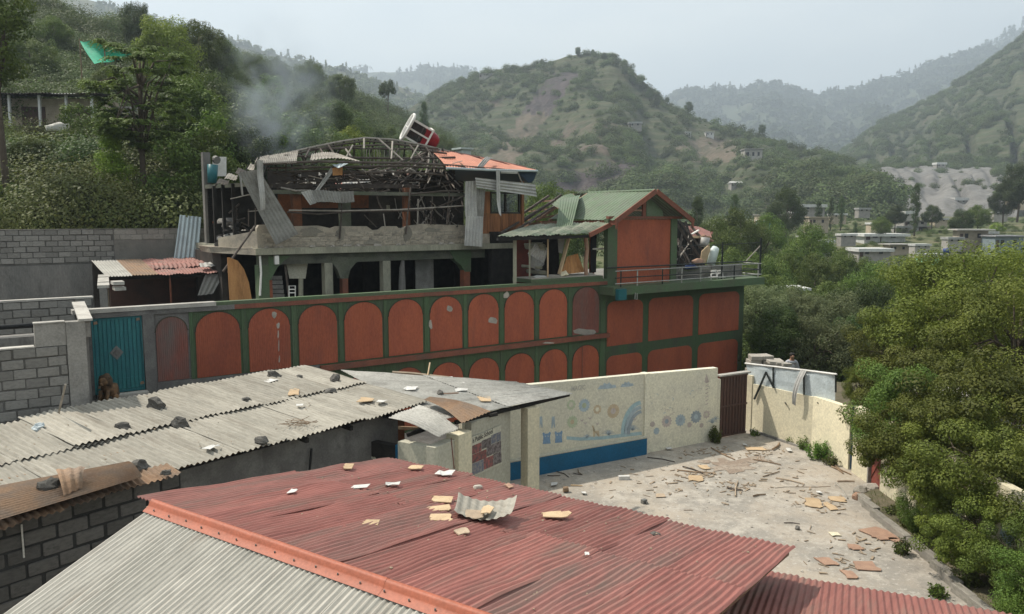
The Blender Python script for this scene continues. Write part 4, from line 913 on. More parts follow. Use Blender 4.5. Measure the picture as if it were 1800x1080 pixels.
# timber clad corner room
sa, sb = sU(838, -3, 390), sU(917, -3, 390)
k = sa
while k < sb - .02:
    q = min(k + .125, sb); mk('cladding_board', fbox(W, k + .004, q - .004, -3.12, -3.02 + rng.uniform(0, .012), 6.43, 7.20), MT['wood_clad'], house); k += .125
mk('cladding_rail', fbox(W, sa, sb, -3.2, -3.125, 6.43, 7.2), MT['dark_open'], house)
wz0, wz1 = 7.205, W.at(900, 338, -3)[1]
mk('cladding_panel', fbox(W, sa, sU(864), -3.14, -3.04, wz0, wz1), MT['wood_clad'], house)
for u in (864, 890, 914): mk('window_frame', fbox(W, sU(u) - .03, sU(u) + .03, -3.12, -3.02, wz0, wz1), MT['window_frame'], house)
for z in (wz0, wz1 - .07): mk('window_frame', fbox(W, sU(864) + .031, sU(914) - .031, -3.115, -3.025, z, z + .06), MT['window_frame'], house)
mk('window_pane', fbox(W, sU(866), sU(889), -3.08, -3.07, wz0 + .06, wz1 - .07), MT['glass'], house)
mk('window_pane', fbox(W, sU(891), sU(912), -3.08, -3.07, wz0 + .06, wz1 - .07), MT['glass'], house)
mk('corner_post', fbox(W, sb, sb + .12, -3.15, -2.99, 6.05, 8.5), MT['wood_clad'], house)
for u in (700, 755): pass
mk('side_post', fbox(W, sb, sb + .1, -7.0, -6.9, 6.05, 8.5), MT['wood_clad'], house)
mk('side_cladding', fbox(W, sb + .02, sb + .08, -6.9, -3.16, 6.43, 7.2), MT['wood_clad'], house)

# the skeleton of the roof: bowed purlins, rafters, struts
def purlin(pts, t, r_=.04, m='burnt_pipe', name='purlin'): return mk(name, tube([wp(u, v, t) for u, v in pts], r_, 6), MT[m], house)
out_top = [(455, 287), (500, 272), (520, 266), (560, 257), (600, 249), (640, 243), (690, 246), (740, 255), (790, 267)]
purlin(out_top, -6.4, .055, 'ash_pipe'); purlin([(u, v + 5) for u, v in out_top[1:]], -6.1, .04)
purlin([(575, 262), (640, 256), (700, 254), (770, 262)], -5.6); purlin([(540, 262), (620, 261), (720, 262), (785, 270)], -5.2); purlin([(500, 274), (600, 277), (700, 279), (800, 277)], -4.4, .045)
purlin([(455, 289), (560, 284), (640, 286), (720, 287), (790, 291), (900, 300)], -2.6, .05); purlin([(470, 296), (600, 294), (700, 292), (800, 297)], -2.9, .045)
purlin([(480, 303), (560, 300), (640, 304), (700, 302), (780, 308)], -3.4, .04); purlin([(520, 312), (600, 309), (690, 312), (760, 318)], -4.2, .04); purlin([(490, 318), (600, 319), (720, 316), (800, 322)], -3.8, .035)
for a, b in (((563, 262), (572, 277)), ((577, 255), (592, 278)), ((620, 256), (608, 278)), ((607, 262), (625, 285)), ((666, 245), (708, 282)), ((700, 262), (690, 279)), ((690, 249), (688, 280)), ((545, 262), (536, 278)), ((735, 256), (722, 280)), ((748, 258), (770, 290)), ((640, 244), (640, 262)), ((720, 255), (745, 284))):
    mk('strut', tube([wp(*a, -5.2), wp(*b, -4.2)], .035, 6), MT[rng.choice(['ash_pipe', 'ash_pipe', 'burnt_pipe'])], house)
for k in range(26):
    a = k / 25; p0 = (757 + rng.uniform(-12, 26), 264 + rng.uniform(-3, 8)); p1 = (640 + 175 * a + rng.uniform(-8, 8), 300 + rng.uniform(0, 42)); mk('rafter', tube([wp(*p0, -6.2), wp((p0[0] + p1[0]) / 2 + rng.uniform(-6, 6), (p0[1] + p1[1]) / 2 + rng.uniform(-4, 6), -4.8), wp(*p1, -3.6)], rng.uniform(.022, .04), 5), MT[rng.choice(['burnt_pipe', 'burnt_pipe', 'char', 'ash_pipe'])], house)
for k in range(22):
    u = 470 + k * 15 + rng.uniform(-5, 5); v = np.interp(u, [q[0] for q in out_top], [q[1] for q in out_top]); mk('rafter', tube([wp(u, v + 2, -6.3), wp(u + rng.uniform(-14, 10), v + rng.uniform(18, 34), -9.0)], rng.uniform(.025, .045), 5), MT[rng.choice(['burnt_pipe', 'char'])], house)
for k in range(16):
    u = 636 + k * 4.4; mk('batten', bar(wp(u, 262 + rng.uniform(-4, 3), -7.6), wp(u + rng.uniform(-3, 3), 300 + rng.uniform(-6, 26), -7.4), .05, .03), MT[rng.choice(['ash_pipe', 'burnt_pipe', 'column_pale'])], house)
for k in range(115):
    u, v = rng.uniform(480, 812), rng.uniform(290, 338); t = rng.uniform(-6, -3.1); l = rng.uniform(12, 55); a = rng.choice([rng.uniform(-.3, .4), rng.uniform(-.3, .4), rng.uniform(.5, 1.6)])
    if u > 700: a += rng.uniform(-.5, .5)
    p0, p1 = (u, v), (min(815, u + l * math.cos(a)), v + l * .7 * math.sin(a)); mid = ((p0[0] + p1[0]) / 2, (p0[1] + p1[1]) / 2 + rng.uniform(-5, 6))
    mk('bent_pipe', tube([wp(*p0, t), wp(*mid, t + rng.uniform(-.3, .3)), wp(*p1, t + rng.uniform(-.5, .5))], rng.uniform(.015, .034), 5), MT[rng.choice(['burnt_pipe', 'burnt_pipe', 'char', 'ash_pipe'])], house)
for k in range(44):
    u, v = rng.uniform(690, 814), rng.uniform(340, 398); t = rng.uniform(-5, -3.2); l = rng.uniform(15, 45); a = rng.uniform(.7, 2.2)
    mk('bent_pipe', tube([wp(u, v, t), wp(u + l * .5 * math.cos(a) + rng.uniform(-4, 4), min(399, v + l * .5 * math.sin(a)), t), wp(u + l * math.cos(a), min(400, v + l * math.sin(a)), t + .3)], rng.uniform(.014, .03), 5), MT[rng.choice(['burnt_pipe', 'char', 'ash_pipe'])], house)
for k in range(24):
    u, v = rng.uniform(490, 800), rng.uniform(300, 334); t = rng.uniform(-5.2, -3.3); w_ = rng.uniform(8, 24)
    mk('scorched_sheet', patch(wp(u, v, t), wp(u + w_, v + rng.uniform(-2, 3), t), wp(u + w_, v - rng.uniform(3, 8), t - .7), wp(u, v - rng.uniform(3, 8), t - .7), pitch=.12, amp=.015, nl=3, f=lambda a, b: .08 * math.sin(4 * a + 3 * b)), MT[rng.choice(['burnt_sheet', 'soot_wall', 'soot_wall', 'zinc_dull', 'red_rust'])], house)
wsheet(house, 'scorched_sheet', ((603, 325), (652, 320), (652, 315), (600, 319)), (-3.9, -3.9, -4.7, -4.7), 'zinc', .12, .01, 3)['label'] = 'bright fallen sheet under the roof beam'
# what is left of the roof covering
for k in range(4):
    u0, u1 = 452 + k * 17, 469 + k * 17 + 1
    wsheet(house, 'roof_sheet', ((u0, 287), (u1, 287 - .3 * k), (u1 + 3, 268 - 2.5 * k + 4), (u0 + 5, 276 - 3 * k)), (-2.5, -2.5, -5.2, -5.0), 'burnt_sheet', .09, .014, 5, f=lambda a, b: .03 * math.sin(6 * b))
wsheet(house, 'roof_sheet', ((545, 282), (642, 287), (610, 277), (548, 271)), (-2.8, -2.9, -4.2, -4.0), 'burnt_sheet', .12, .016, 6, f=lambda a, b: .12 * math.sin(3.1 * a))
for k in range(4):
    u0, v0, u1, v1 = 378 + k * 19, 331 - k * 11, 397 + k * 19, 320 - k * 10.5
    wsheet(house, 'roof_sheet', ((u0, v0), (u1, v1), (u1 + 3, v1 - 7), (u0 + 6, v0 - 10)), (-5.4 + k * .7, -4.8 + k * .7, -6.6 + k * .7, -7 + k * .7), 'burnt_sheet' if k % 2 else 'soot_wall', .1, .014, 4, f=lambda a, b, k=k: .10 * math.sin(5 * a + k))
EV = [(785, 295), (820, 296.5), (855, 298), (895, 299), (925, 300), (943, 300)]; RG = [(757, 262), (785, 267), (812, 272), (842, 278), (880, 285), (925, 296)]
for k in range(5):
    wsheet(house, 'roof_sheet', (EV[k], EV[k + 1], RG[k + 1], RG[k]), (-2.3, -2.3, -6.2, -6.4), 'orange_roof', .12, .014, 6, f=lambda a, b, k=k: .03 * math.sin(4 * a + 5 * b + k))['label'] = 'surviving orange roof sheet'
wsheet(house, 'torn_sheet', ((838, 294), (848, 296), (866, 279), (856, 277)), (-2.8, -2.8, -3.6, -3.6), 'zinc', .1, .02, 5, f=lambda a, b: .15 * math.sin(3 * b))
mk('gutter', tube([wp(785, 296, -2.25), wp(870, 299.5, -2.25), wp(945, 301, -2.25)], .045, 7), MT['zinc_blue'], house)
mk('eave_soffit', hexa([wp(800, 300, -2.3), wp(944, 304, -2.3), wp(935, 322, -3.6), wp(800, 318, -3.6), wp(800, 297, -2.3), wp(944, 301, -2.3), wp(935, 318, -3.6), wp(800, 314, -3.6)]), MT['navy'], house)
mk('gable_sheet', prism([wp(u, v, -2.4) for u, v in ((905, 301), (944, 302), (938, 318), (930, 322), (920, 312))], -W.n * .02), MT['navy'], house)
mk('ridge_tube', tube([wp(757, 261, -6.5), wp(842, 277, -6.3), wp(925, 295, -5.5)], .05, 6), MT['red_rust'], house)
# sheets left hanging
wsheet(house, 'hanging_sheet', ((419, 303), (456, 298), (524, 411), (485, 431)), (-2.35, -2.3, -2.55, -2.5), 'zinc_dull', .13, .012, 10, f=lambda a, b: .04 * math.sin(3.1 * b + a))['label'] = 'long grey sheet slanting over the balcony corner'
wsheet(house, 'hanging_strip', ((451, 281), (463, 282), (466, 368), (457, 371)), (-2.2, -2.2, -2.2, -2.2), 'zinc', .14, .02, 8, f=lambda a, b: .05 * math.sin(6 * b))
wsheet(house, 'hanging_strip', ((420, 306), (424, 306), (428, 345), (424, 342)), (-2.9, -2.9, -2.9, -2.9), 'zinc', .1, .02, 4)
wsheet(house, 'hanging_sheet', ((529, 338), (546, 334), (556, 357), (545, 361)), (-2.6, -2.6, -2.5, -2.5), 'zinc', .1, .02, 4)
wsheet(house, 'hanging_sheet', ((546, 335), (620, 337), (622, 356), (556, 356)), (-2.6, -2.6, -2.5, -2.5), 'zinc_dull', .12, .025, 4, f=lambda a, b: .06 * math.sin(7 * a))['label'] = 'torn wavy sheet hanging in mid air under the beam'
wsheet(house, 'hanging_strip', ((553, 336), (560, 337), (590, 296), (583, 293)), (-2.6, -2.6, -2.9, -2.9), 'zinc_dull', .1, .012, 5, f=lambda a, b: .05 * math.sin(3 * b))
wsheet(house, 'hanging_sheet', ((584, 296), (602, 291), (602, 308), (585, 309)), (-2.8, -2.8, -2.8, -2.8), 'ply', .2, .01, 3)
wsheet(house, 'hanging_sheet', ((584, 290), (616, 286), (602, 293), (594, 296)), (-2.8, -2.7, -2.5, -2.6), 'zinc_blue', .2, .01, 3)
wsheet(house, 'hanging_sheet', ((818, 319), (838, 318), (838, 381), (817, 381)), (-2.5, -2.5, -2.5, -2.5), 'zinc', .14, .014, 6, f=lambda a, b: .03 * math.sin(4 * b))['label'] = 'upper pale sheet hanging at the right end of the balcony'
wsheet(house, 'hanging_sheet', ((837, 331), (853, 334), (850, 382), (836, 382)), (-2.52, -2.52, -2.52, -2.52), 'zinc_dull', .14, .014, 4)
wsheet(house, 'hanging_sheet', ((819, 380), (850, 381), (848, 434), (816, 432)), (-2.47, -2.47, -2.44, -2.44), 'zinc', .14, .014, 6)
wsheet(house, 'hanging_sheet', ((835, 312), (838, 330), (943, 346), (940, 324)), (-2.3, -2.3, -2.2, -2.2), 'zinc', .13, .014, 10, f=lambda a, b: .03 * math.sin(5 * b))['label'] = 'long pale sheet hanging sideways below the right eave'
wsheet(house, 'hanging_strip', ((872, 298), (879, 299), (880, 352), (873, 351)), (-2.15, -2.15, -2.15, -2.15), 'zinc', .1, .015, 5)
wsheet(house, 'hanging_strip', ((873, 351), (880, 352), (880, 381), (876, 378)), (-2.15, -2.15, -2.0, -2.0), 'zinc', .1, .015, 4, f=lambda a, b: .06 * b * b)
wsheet(house, 'hanging_strip', ((880, 299), (880, 305), (910, 306), (910, 300)), (-2.2, -2.2, -2.2, -2.2), 'zinc', .1, .012, 3)
mk('bent_pipe', tube([wp(910, 303, -2.3), wp(916, 318, -2.3), wp(924, 330, -2.3)], .025, 5), MT['ash_pipe'], house)
# charred wing at the back left, its post, water tank and roof things
mk('wing_post', fbox(W, W.at(359, 330, -9)[0], W.at(372, 330, -9)[0], -9.3, -9.0, 5.0, W.at(365, 268, -9)[1]), MT['concrete_dark'], house)
mk('wing_slab', hexa([wp(360, 332, -8.5), wp(440, 328, -5.5), wp(440, 328, -9), wp(362, 332, -12), wp(360, 325, -8.5), wp(440, 321, -5.5), wp(440, 321, -9), wp(362, 325, -12)]), MT['sooty_plaster'], house)
mk('wing_back', hexa([wp(364, 405, -11.8), wp(470, 405, -9), wp(470, 405, -9.2), wp(364, 405, -12), wp(364, 332, -11.8), wp(470, 330, -9), wp(470, 330, -9.2), wp(364, 332, -12)]), MT['char'], house)
for u in (374, 366): mk('wing_stud', bar(wp(u, 400, -9.1), wp(u, 334, -9.1), .09), MT['wood_clad'], house)
mk('wing_rail', bar(wp(374, 391, -9.0), wp(398, 392, -8.6), .06), MT['column_orange'], house)
for k in range(26):
    u, v = rng.uniform(385, 422), rng.uniform(392, 436); t = -8.2 + rng.uniform(0, 1.2) - (v - 392) * -.05; g = rng.uniform(.12, .4)
    mk('fallen_block', rock(wp(u, v, t), (g * 1.6, g, g * .8), 60 + k, rz=rng.uniform(0, 3)), MT[rng.choice(['block_dark', 'char', 'char', 'block'])], house)
for k in range(9):
    u, v = rng.uniform(392, 440), rng.uniform(375, 430); mk('bent_pipe', tube([wp(u, v, -7.4), wp(u + rng.uniform(-20, 20), v + rng.uniform(-22, 14), -7.0)], .03, 5), MT['burnt_pipe'], house)
tag(mk('white_board', hexa([wp(374, 310, -9.6), wp(398, 310, -9.6), wp(398, 310, -9.75), wp(374, 310, -9.75), wp(373, 276, -9.6), wp(398, 276, -9.6), wp(398, 276, -9.75), wp(373, 276, -9.75)]), MT['white_paint']), 'white board standing on the charred back wing', 'board')
tag(mk('satellite_dish', tube([wp(376, 282, -9.3), wp(379, 281, -9.2), wp(382, 282, -9.1)], [.01, .16, .15], 12), MT['zinc_dull']), 'small grey dish in front of the white board', 'dish')
tag(mk('water_drum', tube([wp(373, 322, -8.8), wp(374, 290, -8.8)], [.17, .2], 12), MT['plastic_teal'], None, True), 'dark green drum beside the post on the back wing', 'drum')

# red and white cabin thrown onto the roof ridge
c0 = wp(737, 236, -6.6); YC = c0[1]
ax = unit(yp(766, 253, YC) - yp(715, 224, YC) + V3([0, .42, 0])); upv = yp(734, 208, YC) - yp(706, 240, YC); upv = unit(upv - ax * (upv @ ax)); dp = np.cross(ax, upv)
if dp[1] < 0: dp = -dp
kk = YC / FPX
cab = thing('lift_cabin', 'small red and white windowed cabin lying tilted on the roof ridge', 'cabin', c0)
def cp(a, b, d): return c0 + ax * a * kk + upv * b * kk + dp * d * kk
def cbox(a0, a1, b0, b1, d0, d1): return hexa([cp(a0, b0, d0), cp(a1, b0, d0), cp(a1, b0, d1), cp(a0, b0, d1), cp(a0, b1, d0), cp(a1, b1, d0), cp(a1, b1, d1), cp(a0, b1, d1)])
Vb, Fb = [], []
for i_ in range(6):
    q = i_ / 5 * math.pi / 2
    for k in range(14):
        a = 2 * math.pi * k / 14; sx = abs(math.cos(a)) ** .7 * (1 if math.cos(a) > 0 else -1); sy = abs(math.sin(a)) ** .7 * (1 if math.sin(a) > 0 else -1); Vb.append(cp(20 + 19 * math.sin(q), 16 * sx * math.cos(q) ** .6, 16 + 15 * sy * math.cos(q) ** .6))
for i_ in range(5):
    for k in range(14): Fb.append((i_ * 14 + k, i_ * 14 + (k + 1) % 14, (i_ + 1) * 14 + (k + 1) % 14, (i_ + 1) * 14 + k))
mk('base', (Vb, Fb), MT['cabin_red'], cab, True)
mk('lower_panel', cbox(9, 17, -16, 16, .5, 31), MT['cabin_red'], cab)
mk('sill', cbox(17, 20, -19, 19, -2, 35), MT['white_paint'], cab)
for b in (-17.5, -1.2, 14.5):
    for d in (-.5, 30): mk('post', cbox(-18, 17, b, b + 3.0, d - .6, d + 2.2), MT['white_paint'], cab)
for b0, b1 in ((-14, -1.4), (1.2, 14.3)): mk('window', cbox(-15, 9, b0, b1, .8, 1.4), MT['glass'], cab)
mk('inner_back', cbox(-18, 9, -16, 16, 29, 29.6), MT['dark_open'], cab)
mk('seat', cbox(4, 8, -13, 13, 6, 26), MT['dark_open'], cab)
rim = [(-26, -22), (-24, 22)]
ring = [cp(-21, 24 * abs(math.cos(a)) ** .75 * (1 if math.cos(a) > 0 else -1), 16 + 22 * abs(math.sin(a)) ** .75 * (1 if math.sin(a) > 0 else -1)) for a in [2 * math.pi * k / 28 for k in range(29)]]
mk('roof_rim', tube(ring, 2.6 * kk, 7), MT['white_paint'], cab, True)
for d in (6, 24): mk('roof_rib', tube([cp(-21, -23, d), cp(-22, 23, d)], 1.4 * kk, 6), MT['white_paint'], cab)
mk('roof_rib', tube([cp(-21, 0, -5), cp(-21, 0, 37)], 1.4 * kk, 6), MT['white_paint'], cab)
# low drum and sheets seen over the orange roof
tag(mk('water_tank', join(fbox(W, W.at(812, 268, -8)[0], W.at(828, 268, -8)[0], -8.6, -8.0, W.at(820, 272, -8)[1] - .25, W.at(820, 263, -8)[1]), fbox(W, W.at(808, 268, -8)[0], W.at(830, 268, -8)[0], -8.7, -7.9, W.at(820, 263, -8)[1], W.at(820, 260, -8)[1])), MT['drum_white']), 'pale green roof hut peeping over the orange sheets', 'hut')

# ================================================================== THE GREEN ROOFED ANNEX
ann = thing('annex_house', 'red and green annex with green gable roof and railed balcony', 'house', W(22, -3, 0))
mk('lower_wall', fbox(W, 17.86, 26.26, -8.2, -.012, -6, 4.10), MT['green_paint'], ann)
def rpanel(s0, s1, z0, z1, r_=.34):
    n = 5; arc1 = [(s1 - r_ + r_ * math.cos(a), z1 - r_ * .8 + r_ * .8 * math.sin(a)) for a in [math.pi / 2 * k / n for k in range(n + 1)]]
    arc2 = [(s0 + r_ - r_ * math.sin(a), z1 - r_ * .8 + r_ * .8 * math.cos(a)) for a in [math.pi / 2 * k / n for k in range(n + 1)]]
    mk('red_panel', prism([W(a, -.011, z) for a, z in [(s0, z0), (s1, z0)] + arc1 + arc2], W.n * .016), MT['red_panel'], ann)
for s0, s1 in ((17.92, 19.86), (20.2, 22.86), (23.24, 25.92)): rpanel(s0, s1, 2.02, 3.78); rpanel(s0, s1, -1.5, 1.62)
mk('balcony_slab', fbox(W, 17.5, 26.62, -.35, .80, 4.11, 4.42), MT['green_plain'], ann)
mk('terrace_floor', fbox(W, 17.86, 26.3, -8.2, -.352, 4.102, 4.40), MT['gravel_terrace'], ann)
for k in range(3):
    for j in range(4):
        a = 18.0 + j * 2.1; mk('plank', fbox(W, a, a + 2.08, -.30, -.26 + .004 * ((k + j) % 2), 4.43 + k * .19, 4.61 + k * .19), MT['concrete_dark'], ann)
RT = .74
for z, m in ((5.03, 'rail_grey'), (4.77, 'rail_dark'), (4.55, 'rail_grey')):
    mk('rail', tube([W(17.62, RT, z), W(22, RT, z), W(26.45, RT, z), W(26.5, -.3, z)], .022, 6), MT[m], ann)
for z in (5.12,): mk('rail', tube([W(17.7, .15, z), W(26.5, .15, z - .02)], .03, 6), MT['rail_dark'], ann)
for u, m in ((1092, 'rail_dark'), (1121, 'rail_grey'), (1165, 'rail_dark'), (1199, 'rail_grey'), (1232, 'rail_grey'), (1291, 'rail_dark'), (1333, 'rail_grey')):
    s_ = W.at(u, 490, RT)[0]; mk('rail_post', bar(W(s_, RT - .02, 4.42), W(s_, RT - .02, 5.03), .045), MT[m], ann)
s_ = W.at(1269, 470, .3)[0]; mk('rail_post', bar(W(s_, .3, 4.42), W(s_, .3, 6.0), .06), MT['rail_dark'], ann)
sT = W.at(1336, 470, .3)[0]; mk('rail_post', bar(W(sT, .3, 4.42), W(sT, .3, 6.15), .07), MT['rail_dark'], ann)
mk('wire', tube([wp(1190, 432, .1), wp(1260, 431, .2), W(sT, .3, 5.95)], .016, 5), MT['rail_dark'], ann)
mk('brace', tube([W(sT, .28, 5.8), wp(1310, 461, .1)], .025, 6), MT['ash_pipe'], ann)
mk('rain_hopper', fbox(W, W.at(1083, 520, .84)[0], W.at(1097, 520, .84)[0], .805, .98, 3.95, 4.36), MT['plastic_teal'], ann)
mk('hook', tube([wp(1117, 515, .82), wp(1116, 526, .86), wp(1120, 527, .86), wp(1120, 516, .82)], .018, 5), MT['rail_grey'], ann)
# gable front
mk('gable_wall', fbox(W, 18.38, 21.40, -.15, -.04, 4.42, 6.98), MT['red_panel'], ann)
mk('corner_strip', fbox(W, 17.88, 18.378, -.2, .02, 4.421, 7.0), MT['green_plain'], ann)
mk('corner_strip', fbox(W, 17.66, 17.878, -.2, .015, 3.8, 4.109), MT['green_plain'], ann)
mk('corner_strip', fbox(W, 21.402, 21.75, -.2, .02, 4.421, 7.0), MT['green_plain'], ann)
mk('tie_beam', fbox(W, 17.9, 22.0, -.12, .04, 7.001, 7.10), MT['fascia'], ann)
SR, ZR = 20.05, 8.10
mk('gable_post', fbox(W, 19.78, 19.95, -.1, -.02, 7.101, 7.75), MT['fascia'], ann)
mk('gable_sheet', prism([W(a, -.04, z) for a, z in ((19.98, 7.101), (20.95, 7.101), (20.9, 7.32), (20.12, 7.86), (19.98, 7.8))], W.n * .02), MT['green_roof'], ann)
mk('gable_slat', fbox(W, 18.9, 19.76, -.1, -.05, 7.3, 7.37), MT['board_rose'], ann)
# main roof, left slope faces the burnt house
EL, ER = 18.02, 22.15; ZE = 7.02
def roofL(t, q, lift=0): return W(SR + (EL - SR) * q, t, ZR + (ZE - ZR) * q + lift)
def roofR(t, q, lift=0): return W(SR + (ER - SR) * q, t, ZR + (ZE - ZR) * q + lift)
ts = [.38, -.42, -1.22, -2.02, -2.82, -3.55]
for k in range(5):
    mk('roof_sheet', patch(roofL(ts[k], 0, .012 * k), roofL(ts[k + 1] - .05, 0, .012 * k + .015), roofL(ts[k + 1] - .05, 1.06, .012 * k + .015), roofL(ts[k], 1.06, .012 * k), pitch=.2, amp=.012, nl=5, f=lambda a, b: .012 * math.sin(5 * b)), MT['green_roof'], ann)
for k, t in enumerate((.38, -.6, -1.6, -2.6, -3.6)):
    mk('roof_sheet', patch(roofR(t, 0, .01), roofR(t - 1.02, 0, .02), roofR(t - 1.02, 1.05, .02), roofR(t, 1.05, .01), pitch=.2, amp=.012, nl=5), MT['green_roof'], ann)
mk('ridge_cap', tube([W(SR, .38, ZR + .02), W(SR, -3.6, ZR + .02)], .06, 8), MT['green_roof'], ann)
mk('lifted_sheet', patch(wp(983, 352, -3.3), wp(1020, 343, -3.6), wp(1006, 396, -.9), wp(977, 402, -1.0), pitch=.2, amp=.012, nl=9, f=lambda a, b: .30 * math.sin(3.14 * b) * (.6 + .4 * a)), MT['green_roof'], ann)['label'] = 'green roof sheet torn loose and bent over the eave'
mk('lifted_sheet', patch(wp(970, 360, -3.6), wp(1005, 341, -4.2), wp(1022, 352, -3.4), wp(985, 368, -2.8), pitch=.2, amp=.012, nl=6, f=lambda a, b: .12 * math.sin(3 * a)), MT['green_roof'], ann)
for t in (-3.7, -4.6, -5.5, -6.4): mk('rafter', bar(roofL(t, 0, -.03), roofL(t, 1.05, -.06), .08, .1), MT['board_rose' if t > -5 else 'burnt_pipe'], ann)
for q in (.15, .5, .85): mk('purlin', bar(roofL(-3.4, q, -.01), roofL(-6.6, q, -.25 * q - .1), .06, .06), MT['board_rose'], ann)
mk('dark_sheet', patch(wp(885, 408, -3.0), wp(905, 398, -4.0), wp(975, 356, -6.8), wp(955, 362, -6.4), pitch=.2, amp=.01, nl=5), MT['soot_wall'], ann)
mk('dark_sheet', patch(wp(884, 410, -2.4), wp(930, 383, -4.6), wp(940, 372, -6.0), wp(892, 402, -4.2), pitch=.2, amp=.01, nl=5), MT['char'], ann)
for a, b in (((880, 410), (975, 352)), ((900, 409), (985, 356)), ((930, 392), (952, 376))): mk('fallen_rafter', bar(wp(*a, -2.2), wp(*b, -5.0), .07), MT['burnt_pipe'], ann)
# verge and eave boards
for e_, sgn in ((EL, -1), (ER, 1)):
    p0, p1 = W(SR + .03 * sgn, .42, ZR - .02), W(e_ + .08 * sgn, .42, ZE - .10)
    mk('verge_board', bar(p0, p1, .05, .20, V3([0, 0, 1.])), MT['fascia'], ann)
    mk('drop_finial', prism([W(e_ - .02, .40, ZE + .02), W(e_ + .16 * sgn, .40, ZE - .02), W(e_ + .10 * sgn, .40, ZE - .42), W(e_ + .02 * sgn, .40, ZE - .30)], W.n * .05), MT['fascia'], ann)
mk('eave_board', bar(W(EL - .05, .36, ZE - .16), W(EL - .05, -4.4, ZE - .20), .04, .17), MT['fascia'], ann)
mk('eave_board', bar(W(EL - .05, -3.0, ZE - .18), W(EL - .16, -6.4, ZE - .34), .05, .18), MT['board_rose'], ann)
# side porch: lean-to roof on posts above the arcade wall
E0, E1 = wp(874, 416, .32), wp(1036, 411, .32); T0, T1 = wp(935, 395, -3.2), wp(1078, 389, -.02)
for k in range(6):
    a, b = k / 6 - .004, (k + 1) / 6 + .004
    mk('porch_sheet', patch(lerp(E0, E1, a), lerp(E0, E1, b), lerp(T0, T1, b), lerp(T0, T1, a), pitch=.15, amp=.014, nl=6, f=lambda x, y, k=k: .02 * math.sin(6 * x + 4 * y + k)), MT['green_roof_pale'], ann)
mk('porch_verge', bar(E1 + V3([0, 0, -.06]), T1 + V3([0, 0, -.08]), .05, .17), MT['fascia'], ann)
mk('porch_beam', bar(E0 + V3([0, 0.1, -.10]), E1 + V3([0, .1, -.10]), .09, .11), MT['char'], ann)
for u, m, w_ in ((905, 'column_pale', .13), (931, 'column_pale', .06), (963, 'board', .06)):
    s_ = W.at(u, 450, -.15)[0]; mk('porch_post', bar(W(s_, -.15, 4.70), W(s_, -.15, 6.28), w_), MT[m], ann)
mk('porch_post', tube([wp(1031, 490, -.15), wp(1029, 465, -.15), wp(1032, 440, -.15), wp(1029, 414, -.15)], [.07, .085, .075, .09], 7), MT['board_rose'], ann)['label'] = 'splintered red porch post'
mk('porch_post', bar(wp(983, 482, -.2), wp(1000, 418, -.3), .13, .06), MT['board'], ann)['label'] = 'snapped pale porch post leaning right'
mk('porch_wall', fbox(W, W.at(1040, 450, -.7)[0], 17.84, -.85, -.70, 4.4, 6.6), MT['red_panel'], ann)
mk('porch_wall', fbox(W, W.at(908, 450, -1.2)[0], W.at(934, 450, -1.2)[0], -1.35, -1.2, 3.4, 6.3), MT['door_red'], ann)
for k in range(5): blot(rng.uniform(912, 930), rng.uniform(430, 480), 2, 3.5, 'column_pale', 'plaster_scar', 70 + k, t=-1.19, parent=ann)
mk('porch_back', fbox(W, 14.4, 17.8, -3.0, -2.85, 3.4, 6.5), MT['char'], ann)  # black colour stands for the shade in the porch opening
mk('porch_rail', fbox(W, W.at(1042, 438, -.6)[0], W.at(1074, 438, -.6)[0], -.62, -.58, 5.80, 5.86), MT['white_paint'], ann)
mk('porch_rail', fbox(W, W.at(1071, 438, -.6)[0], W.at(1074, 438, -.6)[0], -.62, -.58, 4.72, 5.80), MT['white_paint'], ann)
mk('dark_door', fbox(W, W.at(1038, 450, -.69)[0], W.at(1048, 450, -.69)[0], -.70, -.685, 4.9, 6.4), MT['dark_open'], ann)
mk('sill', fbox(W, W.at(934, 490, .06)[0], W.at(1060, 490, .06)[0], -1.1, .055, 4.702, 4.83), MT['green_plain'], ann)
mk('sill_dust', fbox(W, W.at(936, 490, .0)[0], W.at(1050, 490, .0)[0], -1.0, .03, 4.831, 4.86), MT['stone_pale'], ann)
wsheet(ann, 'hanging_sheet', ((940, 428), (962, 436), (957, 464), (928, 446)), (-.35, -.3, -.3, -.35), 'zinc', .12, .016, 5, f=lambda a, b: .05 * math.sin(4 * b))['label'] = 'crumpled grey sheet hanging in the porch'
wsheet(ann, 'hanging_sheet', ((928, 446), (957, 464), (946, 478), (932, 468)), (-.35, -.3, -.3, -.35), 'zinc_dull', .12, .016, 4)
wsheet(ann, 'hanging_sheet', ((980, 418), (994, 417), (988, 446), (982, 444)), (-.4, -.4, -.4, -.4), 'zinc_dull', .12, .01, 3)
def flatbits(n, us_, vs_, t0, z, mats, names, cat, label_fn, size, fr=W): pass
tag(mk('plywood_sheet', patch(wp(984, 484, -.30), wp(1030, 478, -.30), wp(1016, 446, -.42), wp(994, 452, -.40), pitch=.3, amp=.02, nl=6, f=lambda a, b: .08 * math.sin(4 * a + 2 * b)), MT['ply']), 'bent orange plywood sheet propped in the porch', 'plywood')
